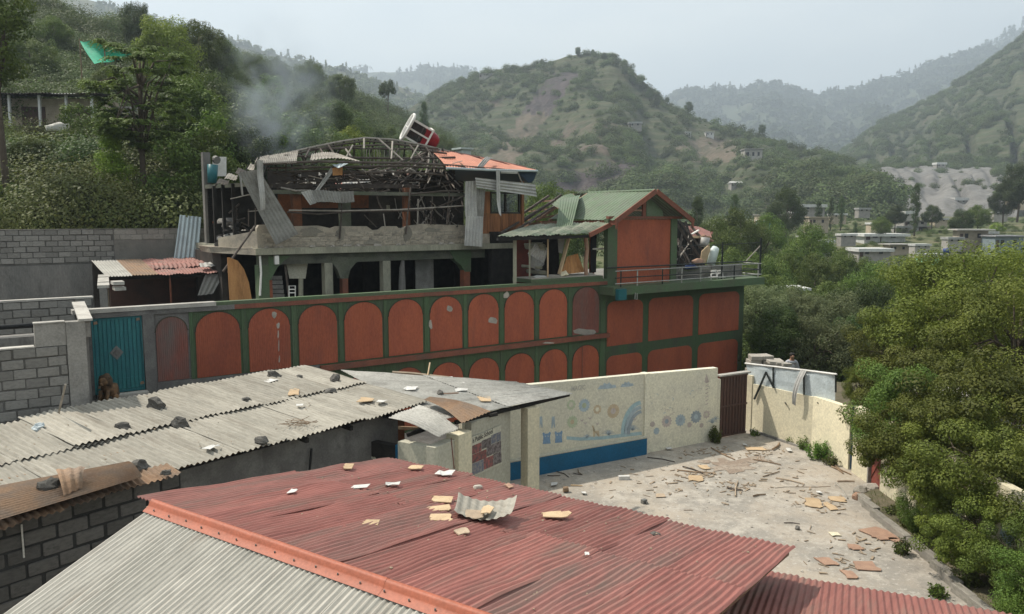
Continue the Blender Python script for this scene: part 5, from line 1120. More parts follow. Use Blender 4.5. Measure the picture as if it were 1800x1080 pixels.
for k, (u, m, w_, lb) in enumerate(((952, 'paper', .5, 'white broken board on the left of the porch sill'), (975, 'stone_pale', .55, 'pale broken board in the middle of the porch sill'), (993, 'cream', .35, 'cream splinter standing at the foot of the snapped porch post'), (1040, 'stone_pale', .3, 'small pale fragment at the right end of the porch sill'))):
    s_, z_ = W.at(u, 488, -.1); h = .25 if k == 2 else .06
    tag(mk('broken_board', prism([W(s_ + w_ * x, -.1 - y * .3, 4.863 + h * zq) for x, y, zq in ((-.5, 0, 0), (-.1, -.3, .3), (.4, -.2, .2), (.5, .6, .8), (.0, 1, 1), (-.4, .8, .5))], (0, 0, .02)), MT[m]), lb, 'board')
# wreckage on the annex terrace right of the gable
wre = thing('roof_wreckage', 'dark collapsed rafters and sheets beside the red gable wall', 'wreckage', W(22.8, -2, 4.42))
for a, b, m in (((1188, 392), (1232, 455), 'burnt_pipe'), ((1194, 388), (1240, 448), 'burnt_pipe'), ((1205, 390), (1228, 470), 'char'), ((1190, 420), (1214, 468), 'burnt_pipe'), ((1188, 440), (1205, 468), 'char'), ((1215, 398), (1250, 440), 'burnt_pipe'), ((1200, 405), (1192, 465), 'char'), ((1218, 420), (1190, 458), 'ash_pipe')):
    mk('rafter', bar(wp(*a, -1.2 - rng.random()), wp(*b, -.5 - .4 * rng.random()), rng.uniform(.05, .1)), MT[m], wre)
for k in range(20):
    u, v = rng.uniform(1188, 1240), rng.uniform(410, 470); mk('bent_pipe', tube([wp(u, v, -1.2), wp(u + rng.uniform(-14, 14), v + rng.uniform(-16, 10), -1.0 - rng.random())], rng.uniform(.012, .03), 5), MT[rng.choice(['char', 'burnt_pipe', 'ash_pipe'])], wre)
mk('fallen_sheet', patch(wp(1186, 470, -2.2), wp(1240, 470, -2.2), wp(1236, 402, -2.8), wp(1186, 386, -2.8), pitch=.2, amp=.014, nl=5), MT['char'], wre)
mk('fallen_sheet', patch(wp(1202, 398, -2.2), wp(1250, 405, -2.4), wp(1254, 416, -1.6), wp(1218, 418, -1.6), pitch=.2, amp=.014, nl=4, f=lambda a, b: .1 * math.sin(4 * a)), MT['red_rust'], wre)
mk('fallen_sheet', patch(wp(1222, 402, -2.6), wp(1254, 408, -2.6), wp(1252, 413, -2.4), wp(1225, 408, -2.4), pitch=.2, amp=.01, nl=3), MT['fascia'], wre)
mk('splintered_board', bar(wp(1218, 417, -1.3), wp(1246, 417, -1.3), .13, .10), MT['board'], wre); mk('splintered_board', bar(wp(1236, 414, -1.2), wp(1252, 424, -1.2), .16, .08), MT['board_rose'], wre)
mk('splintered_board', bar(wp(1228, 405, -1.5), wp(1216, 412, -1.4), .08, .05), MT['white_paint'], wre)
tag(mk('tan_board', prism([wp(u, v, -.45) for u, v in ((1234, 442), (1247, 430), (1249, 440), (1240, 464), (1231, 464))], -W.n * .04), MT['board']), 'tan board standing in the wreckage left of the pale drum', 'board')
tag(mk('pale_drum', tube([wp(1249, 466, -.4), wp(1256, 440, -.4), wp(1258, 436, -.4)], [.19, .19, .16], 14), MT['drum_white'], None, True), 'pale green-white plastic drum tilted on the annex terrace', 'drum')
tag(mk('pale_drum', tube([wp(1238, 434, -1.0), wp(1240, 418, -1.0)], [.2, .2], 12), MT['zinc'], None, True), 'short grey cylinder behind the tan board', 'drum')
tag(mk('blue_sheet', rock(wp(1214, 472, -.1), (.75, .4, .30), 90, rough=.3, rz=W.rz), MT['plastic_blue'], None, True), 'crumpled dark blue plastic sheet at the foot of the wreckage', 'plastic sheet')
tag(mk('red_bundle', rock(wp(1226, 463, -.1), (.7, .35, .32), 91, rough=.3, rz=W.rz), MT['board_rose'], None, True), 'reddish torn bundle beside the blue plastic sheet', 'bundle')
for k, (u, lb) in enumerate(((1255, 'left'), (1266, 'right'))): tag(mk('white_chair', join(tube([wp(u - 5, 498, .3), wp(u - 5, 482, .2), wp(u + 4, 480, .2), wp(u + 5, 497, .3)], .025, 5), bar(wp(u - 6, 488, .25), wp(u + 6, 487, .25), .25, .03), bar(wp(u - 5, 478, .1), wp(u + 4, 477, .1), .04, .12)), MT['white_paint']), f'broken white plastic chair on the balcony, {lb} of two', 'chair')

# ================================================================== NEAR ROOFS
RC, RP, R0 = V3([.835, -.55, 0]), V3([.55, .835, 0]), V3([-4.39, 9.15, 3.5])
def rr(c, p, up=0.0): return R0 + RC * c + RP * p + V3([0, 0, (-.148 * p if p > 0 else .364 * p) + up])
redn = unit(np.cross(RC, RP + V3([0, 0, -.148]))); redn = redn if redn[2] > 0 else -redn
def red_at(u, v): return pl(u, v, R0, redn)
rh = thing('red_roofed_building', 'school building with a red corrugated roof and orange ridge cap', 'building', rr(3, 0) * V3([1, 1, 0]))
def dent(seed, a=.012): return lambda x, y: a * mnoise.noise(Vector((x * 2.3 + seed * 5, y * 3.1, seed)))
cw = .86
for k in range(8):
    c0 = -.42 + k * cw
    mk('red_sheet', patch(rr(c0, 2.35, .004 + .013 * (k % 2)), rr(c0 + cw + .05, 2.35, .004 + .013 * (k % 2)), rr(c0 + cw + .05, 4.72 + rng.uniform(-.05, .06), .002 + .013 * (k % 2)), rr(c0, 4.70 + rng.uniform(-.05, .06), .002 + .013 * (k % 2)), pitch=.078, amp=.0115, nl=10, f=dent(k, .035)), MT['red_roof' if k % 3 else 'red_roof_old'], rh)
    mk('red_sheet', patch(rr(c0, .02, .030 + .013 * (k % 2)), rr(c0 + cw + .05, .02, .030 + .013 * (k % 2)), rr(c0 + cw + .05, 2.55 + rng.uniform(-.03, .03), .032 + .013 * (k % 2)), rr(c0, 2.55 + rng.uniform(-.03, .03), .032 + .013 * (k % 2)), pitch=.078, amp=.0115, nl=10, f=dent(k + 20, .035)), MT['red_roof' if k % 3 else 'red_roof_old'], rh)
for k in range(10):
    c0 = .0 + k * .858
    mk('grey_sheet', patch(rr(c0, -.03, .002 * (k % 2)), rr(c0 + .858, -.03, .002 * (k % 2)), rr(c0 + .858, -7.0, .002 * (k % 2)), rr(c0, -7.0, .002 * (k % 2)), pitch=.078, amp=.0125, nl=12, f=dent(k + 50, .008)), MT['near_zinc'], rh)
for k in range(5):
    a, b = -.03 + k * 1.9, -.03 + (k + 1) * 1.9 + .06; z_ = .004 * (k % 2); prof = [(-.135, .020), (-.11, .026), (-.06, .036), (-.05, .045), (-.035, .075), (0, .092), (.035, .075), (.05, .045), (.06, .036), (.10, .026), (.105, .0)]
    Vv = [rr(c, p, u_ + z_ + (.005 * mnoise.noise(Vector((c * 3, p * 9, 0))))) for c in (a, a + .6, a + 1.2, b) for p, u_ in prof]; n = len(prof)
    mk('ridge_cap', (Vv, [(j * n + i, j * n + i + 1, (j + 1) * n + i + 1, (j + 1) * n + i) for j in range(3) for i in range(n - 1)]), MT['orange_cap'], rh, True)
scr = mesh_of('screw', *tube([(0, 0, 0), (0, 0, .02)], [.009, .008], 6), MT['dull_metal'])
for k in range(30): inst('screw', scr, rh, rr(.15 + k * .31, -.09 + rng.uniform(-.01, .01), .034))
for k in range(9): inst('screw', scr, rh, rr(.35 + k * .62, -1.75 + rng.uniform(-.05, .05), .018))
mk('verge_rafter', bar(rr(.02, -.05, -.05), rr(.02, -7, -.05), .05, .08), MT['stick'], rh)
mk('ridge_beam', bar(rr(-.12, .0, -.06), rr(6.3, .0, -.06), .06, .08), MT['board_grey'], rh)
for p in (1.2, 2.4, 3.6, 4.6): mk('purlin', bar(rr(-.38, p, -.05), rr(6.35, p, -.05), .05, .07), MT['stick'], rh)
def vwall(name, A_, B_, zt, m, parent, th=.2, z0=0.0):
    f_ = Frame(A_, V3(B_) - V3(A_)); L_ = float(np.linalg.norm((V3(B_) - V3(A_))[:2])); return mk(name, fbox(f_, 0, L_, -th, 0, z0, zt), MT[m], parent)
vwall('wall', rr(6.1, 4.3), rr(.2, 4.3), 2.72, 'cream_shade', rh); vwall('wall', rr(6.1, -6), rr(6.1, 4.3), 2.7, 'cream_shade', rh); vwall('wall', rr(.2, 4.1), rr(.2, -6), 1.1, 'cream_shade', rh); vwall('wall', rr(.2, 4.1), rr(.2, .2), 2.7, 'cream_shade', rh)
mk('verge_board', bar(rr(6.42, 4.7, -.06), rr(6.42, 0, -.06), .03, .09), MT['stick'], rh)
# lower red roof on the right
Lo = gp(1340, 1003, 2.28); Ld = unit(gp(1790, 1083, 2.28) - Lo); Lp = V3([-Ld[1], Ld[0], 0])
def lr(c, p, up=0.0): return Lo + Ld * c + Lp * p + V3([0, 0, -.148 * p + up])
lh = thing('lower_red_roof', 'lower red corrugated roof at the bottom right edge', 'roof', lr(2, -2) * V3([1, 1, 0]))
for k in range(9):
    c0 = -1.3 + k * .86; mk('red_sheet', patch(lr(c0, -4.5, .006 * (k % 2)), lr(c0 + .91, -4.5, .006 * (k % 2)), lr(c0 + .91, .02 + rng.uniform(-.04, .04), .006 * (k % 2)), lr(c0, .02 + rng.uniform(-.04, .04), .006 * (k % 2)), pitch=.078, amp=.0105, nl=8, f=dent(k + 80, .02)), MT['red_roof'], lh)
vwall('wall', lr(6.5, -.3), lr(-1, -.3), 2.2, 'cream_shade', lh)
for p in (-.2, -1.5): mk('purlin', bar(lr(-1.3, p, -.05), lr(6.6, p, -.05), .05, .07), MT['stick'], lh)

# ------------------------------------------------------------------ long grey roof
GA, GH, G0 = V3([.61, .79, 0]), V3([.79, -.61, 0]), gp(525, 648, 3.15)
def gg(a, b, up=0.0): return G0 + GA * a + GH * b + V3([0, 0, -.055 * b + up])
grn = unit(np.cross(GA, GH + V3([0, 0, -.055]))); grn = grn if grn[2] > 0 else -grn
def grey_at(u, v): return pl(u, v, G0, grn)
GF = Frame(gg(0, 4.2), GA)
gh = thing('grey_roofed_building', 'long low building roofed with pale grey corrugated sheets', 'building', gg(-5, 2.2) * V3([1, 1, 0]))
def gsheet(a0, a1, b0, b1, lift, seed, name='grey_sheet', m='asbestos'):
    sk = rng.uniform(-.03, .03)
    return mk(name, patch(gg(a0, b0, lift), gg(a1, b0 + sk * .3, lift + .012), gg(a1 + sk, b1, lift + .012), gg(a0 + sk, b1 + rng.uniform(-.03, .03), lift), pitch=.11, amp=.021, nl=8, f=dent(seed, .03)), MT[m], gh)
for k in range(7): gsheet(-12.2 + k * .95, -12.2 + (k + 1) * .95 + .05, .1 + .04 * (k % 2), 2.4, .0 + .01 * (k % 2), k + 100); gsheet(-12.2 + k * .95, -12.2 + (k + 1) * .95 + .05, 2.25, 4.45, -.02 + .01 * (k % 2), k + 120)
for k in range(6): gsheet(-5.6 + k * .95, -5.6 + (k + 1) * .95 + .05, 2.15, 4.55 + rng.uniform(-.05, .05), .01 + .01 * (k % 2), k + 140)
for k in range(7): gsheet(-6.55 + k * .95, -6.55 + (k + 1) * .95 + .05, -.02 + rng.uniform(-.04, .04), 2.42 + rng.uniform(-.04, .04), .055 + .012 * (k % 2), k + 160)
for b in (.3, 1.6, 3.0, 4.2): mk('purlin', bar(gg(-12, b, -.07), gg(.1, b, -.07), .06, .09), MT['stick'], gh)
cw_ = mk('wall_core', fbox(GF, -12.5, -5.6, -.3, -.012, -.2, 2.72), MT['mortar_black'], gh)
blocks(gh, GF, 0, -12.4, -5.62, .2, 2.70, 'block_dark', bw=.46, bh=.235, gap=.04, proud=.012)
mk('plaster_wall', fbox(GF, -5.598, -.5, -.3, -.03, 0, 2.74), MT['weathered'], gh)
mk('end_wall', fbox(GF, -.498, -.3, -4.0, -.03, 0, 2.74), MT['soot_orange'], gh)
for k in range(3): mk('rafter_end', bar(gg(-3.2 + k * 1.1, 3.9, -.12), gg(-3.2 + k * 1.1, 4.5, -.13), .07, .09), MT['char'], gh)
mk('cable', tube([GF(-2.9, .03, 2.5), GF(-3.0, .06, 2.0), GF(-2.7, .05, 1.7), GF(-2.2, .04, 1.6)], .025, 6), MT['black_pipe'], gh)
mk('white_cable', tube([GF(-8.05, .03, 2.6), GF(-8.05, .03, 2.1)], .014, 5), MT['white_paint'], gh)
# loose rusty sheets over the eave at left
for k in range(6):
    a0 = -9.6 + k * .62; mk('rusty_sheet', patch(gg(a0, 4.25, .03), gg(a0 + .66, 4.25, .04), gg(a0 + .66, 5.0 - .06 * k + rng.uniform(-.05, .05), -.02), gg(a0, 5.0 - .06 * k + rng.uniform(-.05, .05), -.03), pitch=.10, amp=.017, nl=5, f=dent(k + 190, .03)), MT['rust_sheet'], gh)
def loose(name, px4, zs, m, label, cat, pitch=.09, amp=.014, nl=6, f=None):
    return tag(mk(name, patch(*[gp(u, v, z) for (u, v), z in zip(px4, zs)], pitch=pitch, amp=amp, nl=nl, f=f), MT[m]), label, cat)
loose('rusty_sheet', ((-40, 862), (-40, 925), (250, 838), (226, 812)), (3.05, 3.02, 3.02, 3.10), 'rust_sheet', 'long rusty brown sheet lying across the left eave of the grey roof', 'metal sheet', f=lambda a, b: .05 * a * (1 - a) * 4)
loose('rusty_sheet', ((98, 826), (150, 820), (145, 858), (112, 872)), (3.30, 3.30, 3.08, 3.06), 'rust_sheet', 'small bent tan sheet standing up beside the big dark stone', 'metal sheet', pitch=.14, f=lambda a, b: .10 * math.sin(3.1 * b))
# stones laid on the sheets to hold them down
stones = ((277, 713, 35, 22, 'large square dark stone on the upper left of the grey roof'), (216, 752, 37, 14, 'flat dark stone below the large square stone'), (315, 744, 32, 17, 'blocky dark stone just above the dark lap line'), (434, 706, 20, 11, 'small round stone alone in mid roof'),
          (461, 777, 27, 14, 'dark stone on the lower right eave of the grey roof'), (242, 819, 40, 17, 'pair-like broad dark stone at the end of the rusty sheet'), (86, 868, 38, 27, 'big dark boulder on the long rusty sheet'), (293, 833, 22, 9, 'thin flat stone near the lower eave'),
          (482, 661, 27, 15, 'dark stone at the top edge, left of three'), (526, 665, 16, 8, 'small stone at the top edge, middle of three'), (588, 668, 20, 17, 'dark stone at the top edge, right of three'), (580, 689, 25, 9, 'flat dark stone below the right end of the top edge'), (258, 700 + 0, 0, 0, ''))
for k, (u, v, w_, h, lb) in enumerate(stones):
    if not w_: continue
    p = grey_at(u, v + h * .4); d = np.linalg.norm(p - CAMP); s_ = d / FPX
    if u == 86: p = p + V3([0, 0, .06])
    tag(mk('roof_stone', rock(p + V3([0, 0, .03]), (w_ * s_ * .9, w_ * s_ * .68, h * s_ * 1.2), 200 + k, rough=.35, rz=rng.uniform(-.5, .5)), MT['stone'], None, False), lb, 'stone', 'stones on the roofs')

# ------------------------------------------------------------------ small scattered things
def scrap(name, P, wpx, hpx, m, label, cat, seed, th=.012, group=None, curl=0.0, n=8, up=.02, ang=None):
    """an irregular flat fragment lying at P, about wpx by hpx across in the picture"""
    r = random.Random(seed); d = np.linalg.norm(P - CAMP); k = d / FPX; dep = abs((P - CAMP)[2]) / d
    pts = []; a0 = r.uniform(0, 6.28); tilt = r.uniform(-.35, .35); cor = [(-.5, -.5), (.5, -.5), (.5, .5), (-.5, .5)]
    ol = []
    for i in range(4):
        (x0, y0), (x1, y1) = cor[i], cor[(i + 1) % 4]; ol.append((x0 * r.uniform(.62, 1.12), y0 * r.uniform(.55, 1.12)))
        for q in sorted(r.uniform(.15, .85) for _ in range(r.randint(0, 3))): jg = r.uniform(-.13, .07); ol.append(((x0 + (x1 - x0) * q) * (1 + jg * 2 * (x0 == x1)), (y0 + (y1 - y0) * q) * (1 + jg * 2 * (y0 == y1))))
    for x, y in ol:
        X, Y = x * wpx * k, y * hpx * k / max(dep, .25); pts.append(P + V3([X * math.cos(tilt) - Y * math.sin(tilt), X * math.sin(tilt) + Y * math.cos(tilt), up + curl * abs(math.cos(6 * x + 4 * y + a0))]))
    return tag(mk(name, prism(pts, (0, 0, th)), MT[m]), label, cat, group)
def on_canopy(u, v): return gp(u, v, 3.0 - .22 * (u - 640) / 365 - .12 * (v - 665) / 60)
B_ = 'boards blown across the roofs'
for k, (u, v, w_, h, m, lb) in enumerate(((776, 884, 38, 11, 'board', 'tan board piece highest of the cluster left of the curled sheet'), (773, 901, 40, 9, 'board', 'tan triangular board, second down left of the curled sheet'), (777, 918, 38, 11, 'board', 'tan jagged board, third down left of the curled sheet'), (812, 942, 26, 10, 'board_grey', 'brownish board below the curled sheet'),
      (655, 926, 32, 10, 'board', 'small oval tan board alone left of the cluster'), (978, 912, 48, 10, 'board', 'long tan board right of the curled sheet'), (613, 826, 16, 8, 'board', 'tiny tan chip near the back edge of the red roof'), (731, 827, 24, 7, 'board', 'tan chip by the far left eave of the red roof'), (895, 860, 12, 8, 'board_rose', 'pinkish chip at the eave beside the cream column'))):
    scrap('board_piece', red_at(u, v), w_, h, m, lb, 'board', 300 + k, .014, B_, n=6 + k % 3, up=.05)
for k, (u, v, w_, h, lb) in enumerate(((634, 862, 30, 9, 'white paper in the middle of the upper red roof'), (513, 872, 14, 6, 'small white paper scrap on the left of the red roof'), (690, 858, 26, 5, 'thin white paper strip right of the middle paper'), (782, 838, 30, 8, 'white paper at the far eave of the red roof'), (1032, 984, 8, 4, 'tiny white scrap on the right of the red roof'))):
    scrap('paper', red_at(u, v), w_, h, 'paper', lb, 'paper', 330 + k, .003, 'paper scraps', .03, up=.045)
p = red_at(840, 859); tag(mk('brick_piece', rock(p, (.16, .09, .08), 341, rough=.1, rz=.3), MT['stone_pale']), 'half brick lying near the red eave by the column', 'brick')
p = red_at(1152, 940); tag(mk('small_stone', rock(p, (.14, .08, .06), 342), MT['stone']), 'small dark stone on the right part of the red roof', 'stone')
p = red_at(850, 915)
xv, yv = unit(RC * .9 + RP * .45), unit(-RC * .45 + RP * .9)
C_ = [p - xv * .36 - yv * .26, p + xv * .36 - yv * .34, p + xv * .40 + yv * .34, p - xv * .40 + yv * .36]
bowl = tag(mk('curled_sheet', patch(*C_, pitch=.11, amp=.008, nl=10, f=lambda a, b: (.04 + .10 * (2 * a - 1) ** 2 + .09 * (2 * b - 1) ** 2)), MT['asbestos']), 'pale metal sheet curled up like a bowl on the red roof', 'metal sheet')
scrap('board_piece', p + V3([-.12, 0, .06]), 40, 16, 'board_grey', 'brown board lying inside the curled sheet', 'board', 351, .012, B_)
scrap('board_piece', p + V3([.06, .05, .10]), 22, 13, 'board', 'broken orange board inside the curled sheet', 'board', 352, .012, B_)
for k, (u, v, w_, h, m, lb) in enumerate(((475, 676, 22, 6, 'paper', 'white paper near the stones at the top edge'), (370, 795, 16, 7, 'paper', 'white paper scrap on the lower strip of the grey roof'), (30, 887, 40, 14, 'paper', 'white crumpled paper at the far left on the rusty sheet'), (527, 720, 12, 4, 'paper', 'tiny white scrap in the right half of the grey roof'), (670, 713, 14, 5, 'paper', 'white scrap near the right end of the grey roof'))):
    scrap('paper', grey_at(u, v) + V3([0, 0, .08 if u < 60 else .055]), w_, h, m, lb, 'paper', 360 + k, .004, 'paper scraps', .03)
for k, (u, v, w_, h, lb) in enumerate(((517, 695, 18, 14, 'tan board piece in the upper right of the grey roof'), (643, 709, 26, 8, 'tan board piece near the right edge of the grey roof'))):
    scrap('board_piece', grey_at(u, v) + V3([0, 0, .055]), w_, h, 'board', lb, 'board', 370 + k, .012, B_)
p = grey_at(66, 757); tag(mk('rag', rock(p, (.22, .2, .2), 380, rough=.5), MT['panel_white']), 'crumpled pale rag at the left lap of the grey roof', 'rag')
def twig(pts, r_, m, label, cat='stick', group=None): return tag(mk('stick', tube(pts, r_, 5), MT[m]), label, cat, group)
tw = []
p = grey_at(525, 752)
for k in range(14): tw.append(tube([p + V3([rng.uniform(-.35, .35), rng.uniform(-.3, .3), .06 + rng.uniform(0, .1)]), p + V3([rng.uniform(-.35, .35), rng.uniform(-.3, .3), .06 + rng.uniform(0, .12)])], .006, 4))
tag(mk('twig_tangle', join(*tw), MT['stick']), 'tangle of thin dark twigs on the grey roof near its right end', 'twigs')

# ------------------------------------------------------------------ canopy with columns, cream room
can = thing('canopy_building', 'cream walled room with a broken grey canopy roof on columns', 'building', gp(850, 760, 0))
KA0, KB0, KA1, KB1 = gp(600, 651, 3.10), gp(905, 673, 2.94), gp(762, 738, 2.80), gp(1006, 693, 2.74)
for k in range(5):
    a, b = k / 5 - .01, (k + 1) / 5 + .015
    for j in range(2):
        c, d = (0, .52) if j == 0 else (.48, 1)
        P0, P1, P2, P3 = (lerp(lerp(KA0, KA1, x), lerp(KB0, KB1, x), y) for x, y in ((a, c), (b, c), (b, d), (a, d)))
        mk('canopy_sheet', patch(P0, P1, P2, P3, pitch=.10, amp=.012, nl=6, f=lambda x, y, q=k * 2 + j: .02 * (q % 2) + .02 * mnoise.noise(Vector((x * 3 + q * 7, y * 3, 2)))), MT['asbestos_grey'], can)
o = mk('torn_sheet', patch(gp(683, 735, 2.92), gp(735, 712, 2.98), gp(806, 750, 2.74), gp(772, 766, 2.66), pitch=.1, amp=.014, nl=8, f=lambda a, b: .05 * math.sin(4 * b) + .02 * math.sin(6 * a)), MT['asbestos_grey'], can); o['label'] = 'pale torn sheet drooping at the canopy corner'
o = mk('torn_sheet', patch(gp(745, 703, 3.02), gp(756, 698, 3.04), gp(862, 724, 2.86), gp(812, 745, 2.74), pitch=.1, amp=.014, nl=8, f=lambda a, b: .08 * math.sin(3 * b)), MT['rust_sheet'], can); o['label'] = 'tan rusty sheet lapped over the canopy'
KF = Frame(gp(897, 718, 2.62), (.53, .85))
def kU(u, v=780, t=0.0): return KF.at(u, v, t)[0]
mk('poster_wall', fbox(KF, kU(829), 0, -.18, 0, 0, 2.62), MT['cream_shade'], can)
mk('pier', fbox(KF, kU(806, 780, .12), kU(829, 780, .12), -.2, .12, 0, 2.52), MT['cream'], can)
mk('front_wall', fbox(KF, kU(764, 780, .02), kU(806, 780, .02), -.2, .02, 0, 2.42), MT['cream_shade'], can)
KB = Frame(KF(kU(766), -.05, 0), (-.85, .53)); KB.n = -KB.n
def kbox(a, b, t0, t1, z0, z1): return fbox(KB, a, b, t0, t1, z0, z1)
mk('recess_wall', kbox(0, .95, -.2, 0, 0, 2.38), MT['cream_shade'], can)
mk('blue_strip', kbox(.951, 1.0, -.2, .02, 0, 2.3), MT['blue_plinth'], can)
ban = mk('dark_banner', kbox(1.001, 2.0, -.2, -.02, 0, 2.25), MT['char'], can); mat('gold', (.30, .24, .09), rough=.6)
for k, (a, z, ra, rz_) in enumerate(((1.3, 1.85, .14, .05), (1.5, 1.7, .10, .10), (1.2, 1.6, .06, .10), (1.65, 1.9, .12, .04), (1.45, 1.45, .12, .05), (1.75, 1.6, .06, .1), (1.1, 1.8, .04, .1))):
    r = random.Random(k); mk('banner_print', prism([KB(a + ra * r.uniform(.5, 1.1) * math.cos(q), -.018, z + rz_ * r.uniform(.5, 1.1) * math.sin(q)) for q in [2 * math.pi * i / 8 for i in range(8)]], KB.n * .004), MT['gold' if k % 3 else 'cream_shade'], can)
mk('ledge', bar(KB(.05, .1, 1.16), KB(.95, .1, 1.16), .14, .05), MT['cream_shade'], can)
mk('roof_rafter', bar(gp(700, 752, 2.6), gp(800, 756, 2.5), .06), MT['stick'], can); mk('roof_rafter', bar(gp(715, 765, 2.5), gp(760, 750, 2.62), .08), MT['char'], can)
for k, q in enumerate(((660, 733), (866, 728), (905, 716))): mk('rafter_end', bar(gp(q[0] - 6, q[1] + 3, 2.66), gp(q[0] + 8, q[1], 2.68), .07), MT['char'], can)
mk('switch_box', fbox(KF, kU(795), kU(801), .021, .07, 1.55, 1.78), MT['stone_pale'], can); mk('wire', tube([KF(kU(791), .03, 2.5), KF(kU(796), .03, 1.8)], .008, 4), MT['door_red'], can)
cc = gp(932, 715, 2.62); mk('column', hexa([V3([*(cc + M.e * a + M.n * b)[:2], z]) for z in (0, 2.62) for a, b in ((-.16, .16), (.16, .16), (.16, -.16), (-.16, -.16))]), MT['cream'], can)
mk('eave_beam', bar(gp(800, 743, 2.66), gp(1000, 694, 2.66), .06, .08), MT['char'], can)
for k, (u, v, w_, h, m, lb) in enumerate(((787, 671, 20, 5, 'paper', 'white paper on the canopy, farthest right of the upper ones'), (722, 688, 24, 6, 'paper', 'white paper on the left of the canopy'), (807, 678, 20, 6, 'paper', 'crumpled white paper in the middle of the canopy'), (811, 691, 22, 5, 'paper', 'lowest white paper on the canopy'))):
    scrap('paper', on_canopy(u, v) + V3([0, 0, .03]), w_, h, m, lb, 'paper', 410 + k, .004, 'paper scraps', .04)
scrap('board_piece', on_canopy(853, 706) + V3([0, 0, .03]), 24, 12, 'board', 'tan board on the right part of the canopy', 'board', 420, .012, B_)
for k, (u, v, w_, h, lb) in enumerate(((805, 720, 19, 10, 'dark square stone on the canopy above the tan sheet'), (774, 697, 12, 8, 'small round stone in the middle of the canopy'))):
    p = on_canopy(u, v); s_ = np.linalg.norm(p - CAMP) / FPX; tag(mk('roof_stone', rock(p + V3([0, 0, .05]), (w_ * s_, w_ * s_ * .8, h * s_ * 1.4), 430 + k), MT['stone']), lb, 'stone', 'stones on the roofs')
twig([on_canopy(690, 661) + V3([0, 0, .1]), on_canopy(725, 663) + V3([0, 0, .1]), on_canopy(752, 665) + V3([0, 0, .08]), on_canopy(790, 668) + V3([0, 0, .06])], .035, 'board_grey', 'long pale branch along the back of the canopy', 'branch')
twig([on_canopy(752, 667) + V3([0, 0, .1]), on_canopy(756, 658) + V3([0, 0, .3])], .02, 'board', 'short splinter standing up from the branch on the canopy')
twig([on_canopy(780, 698) + V3([0, 0, .08]), on_canopy(806, 696) + V3([0, 0, .07])], .015, 'board_rose', 'reddish stick beside the small round canopy stone')
# poster with photographs
po = thing('poster', 'school poster with rows of photographs on the cream wall', 'poster', KF(kU(855), .01, 1.0))
c4 = [KF.at(u, v, .015) for u, v in ((828, 838), (882, 815), (880, 747), (828, 769))]
def pq(x, y, t=.015):
    a = [lerp((*c4[0], 0), (*c4[1], 0), x), lerp((*c4[3], 0), (*c4[2], 0), x)]; q = lerp(a[0], a[1], y); return KF(q[0], t, q[1])
mk('sheet', prism([pq(0, 0), pq(.5, -.02), pq(1, 0), pq(1, 1), pq(.5, .985), pq(0, 1)], KF.n * .012), MT['board_grey' if 0 else 'cream_shade'], po)
mat('photo_red', (.24, .075, .07), (.10, .06, .06), sc=14, rough=.5, bump=.05, rnd=.3, thr=(.45, .55)); mat('photo_blue', (.15, .17, .22), (.28, .26, .25), sc=16, rough=.5, bump=.05, rnd=.3, thr=(.45, .55)); mat('photo_grey', (.16, .14, .14), (.07, .055, .055), sc=14, rough=.5, bump=.05, rnd=.3, thr=(.45, .55)); mat('ink', (.045, .04, .04), rough=.6)
for x0, x1, y0, y1, m in ((.02, .315, .555, .775, 'photo_red'), (.325, .635, .585, .80, 'photo_grey'), (.645, .98, .61, .84, 'photo_blue'), (.02, .475, .325, .545, 'photo_red'), (.485, .98, .345, .60, 'photo_grey'), (.02, .375, .02, .315, 'photo_blue'), (.385, .695, .04, .32, 'photo_red'), (.705, .98, .045, .335, 'photo_grey')):
    mk('photograph', prism([pq(x0, y0, .028), pq(x1, y0, .028), pq(x1, y1, .028), pq(x0, y1, .028)], KF.n * .003), MT[m], po)
def wall_text(txt, P, ex, ez, size, m, parent, name, nn):
    cu = bpy.data.curves.new(name, 'FONT'); cu.body = txt; cu.size = size; cu.align_x = 'LEFT'; cu.resolution_u = 2; cu.offset = size * .02
    ob = bpy.data.objects.new(name, cu); COL.objects.link(ob); bpy.context.view_layer.update()
    me = bpy.data.meshes.new_from_object(ob.evaluated_get(bpy.context.evaluated_depsgraph_get())); bpy.data.objects.remove(ob); bpy.data.curves.remove(cu)
    V_ = [V3(P) + V3(ex) * v.co.x + V3(ez) * v.co.y for v in me.vertices]; F_ = [tuple(p_.vertices) for p_ in me.polygons]; bpy.data.meshes.remove(me)
    return mk(name, (V_, F_), MT[m], parent)
tl, trr = pq(.03, .84, .031), pq(.97, .90, .031); ex = trr - tl; ln = np.linalg.norm(ex)
wall_text('h Public School', tl, ex / ln * .84, (0, 0, 1), ln / 7.2, 'ink', po, 'lettering', KF.n)

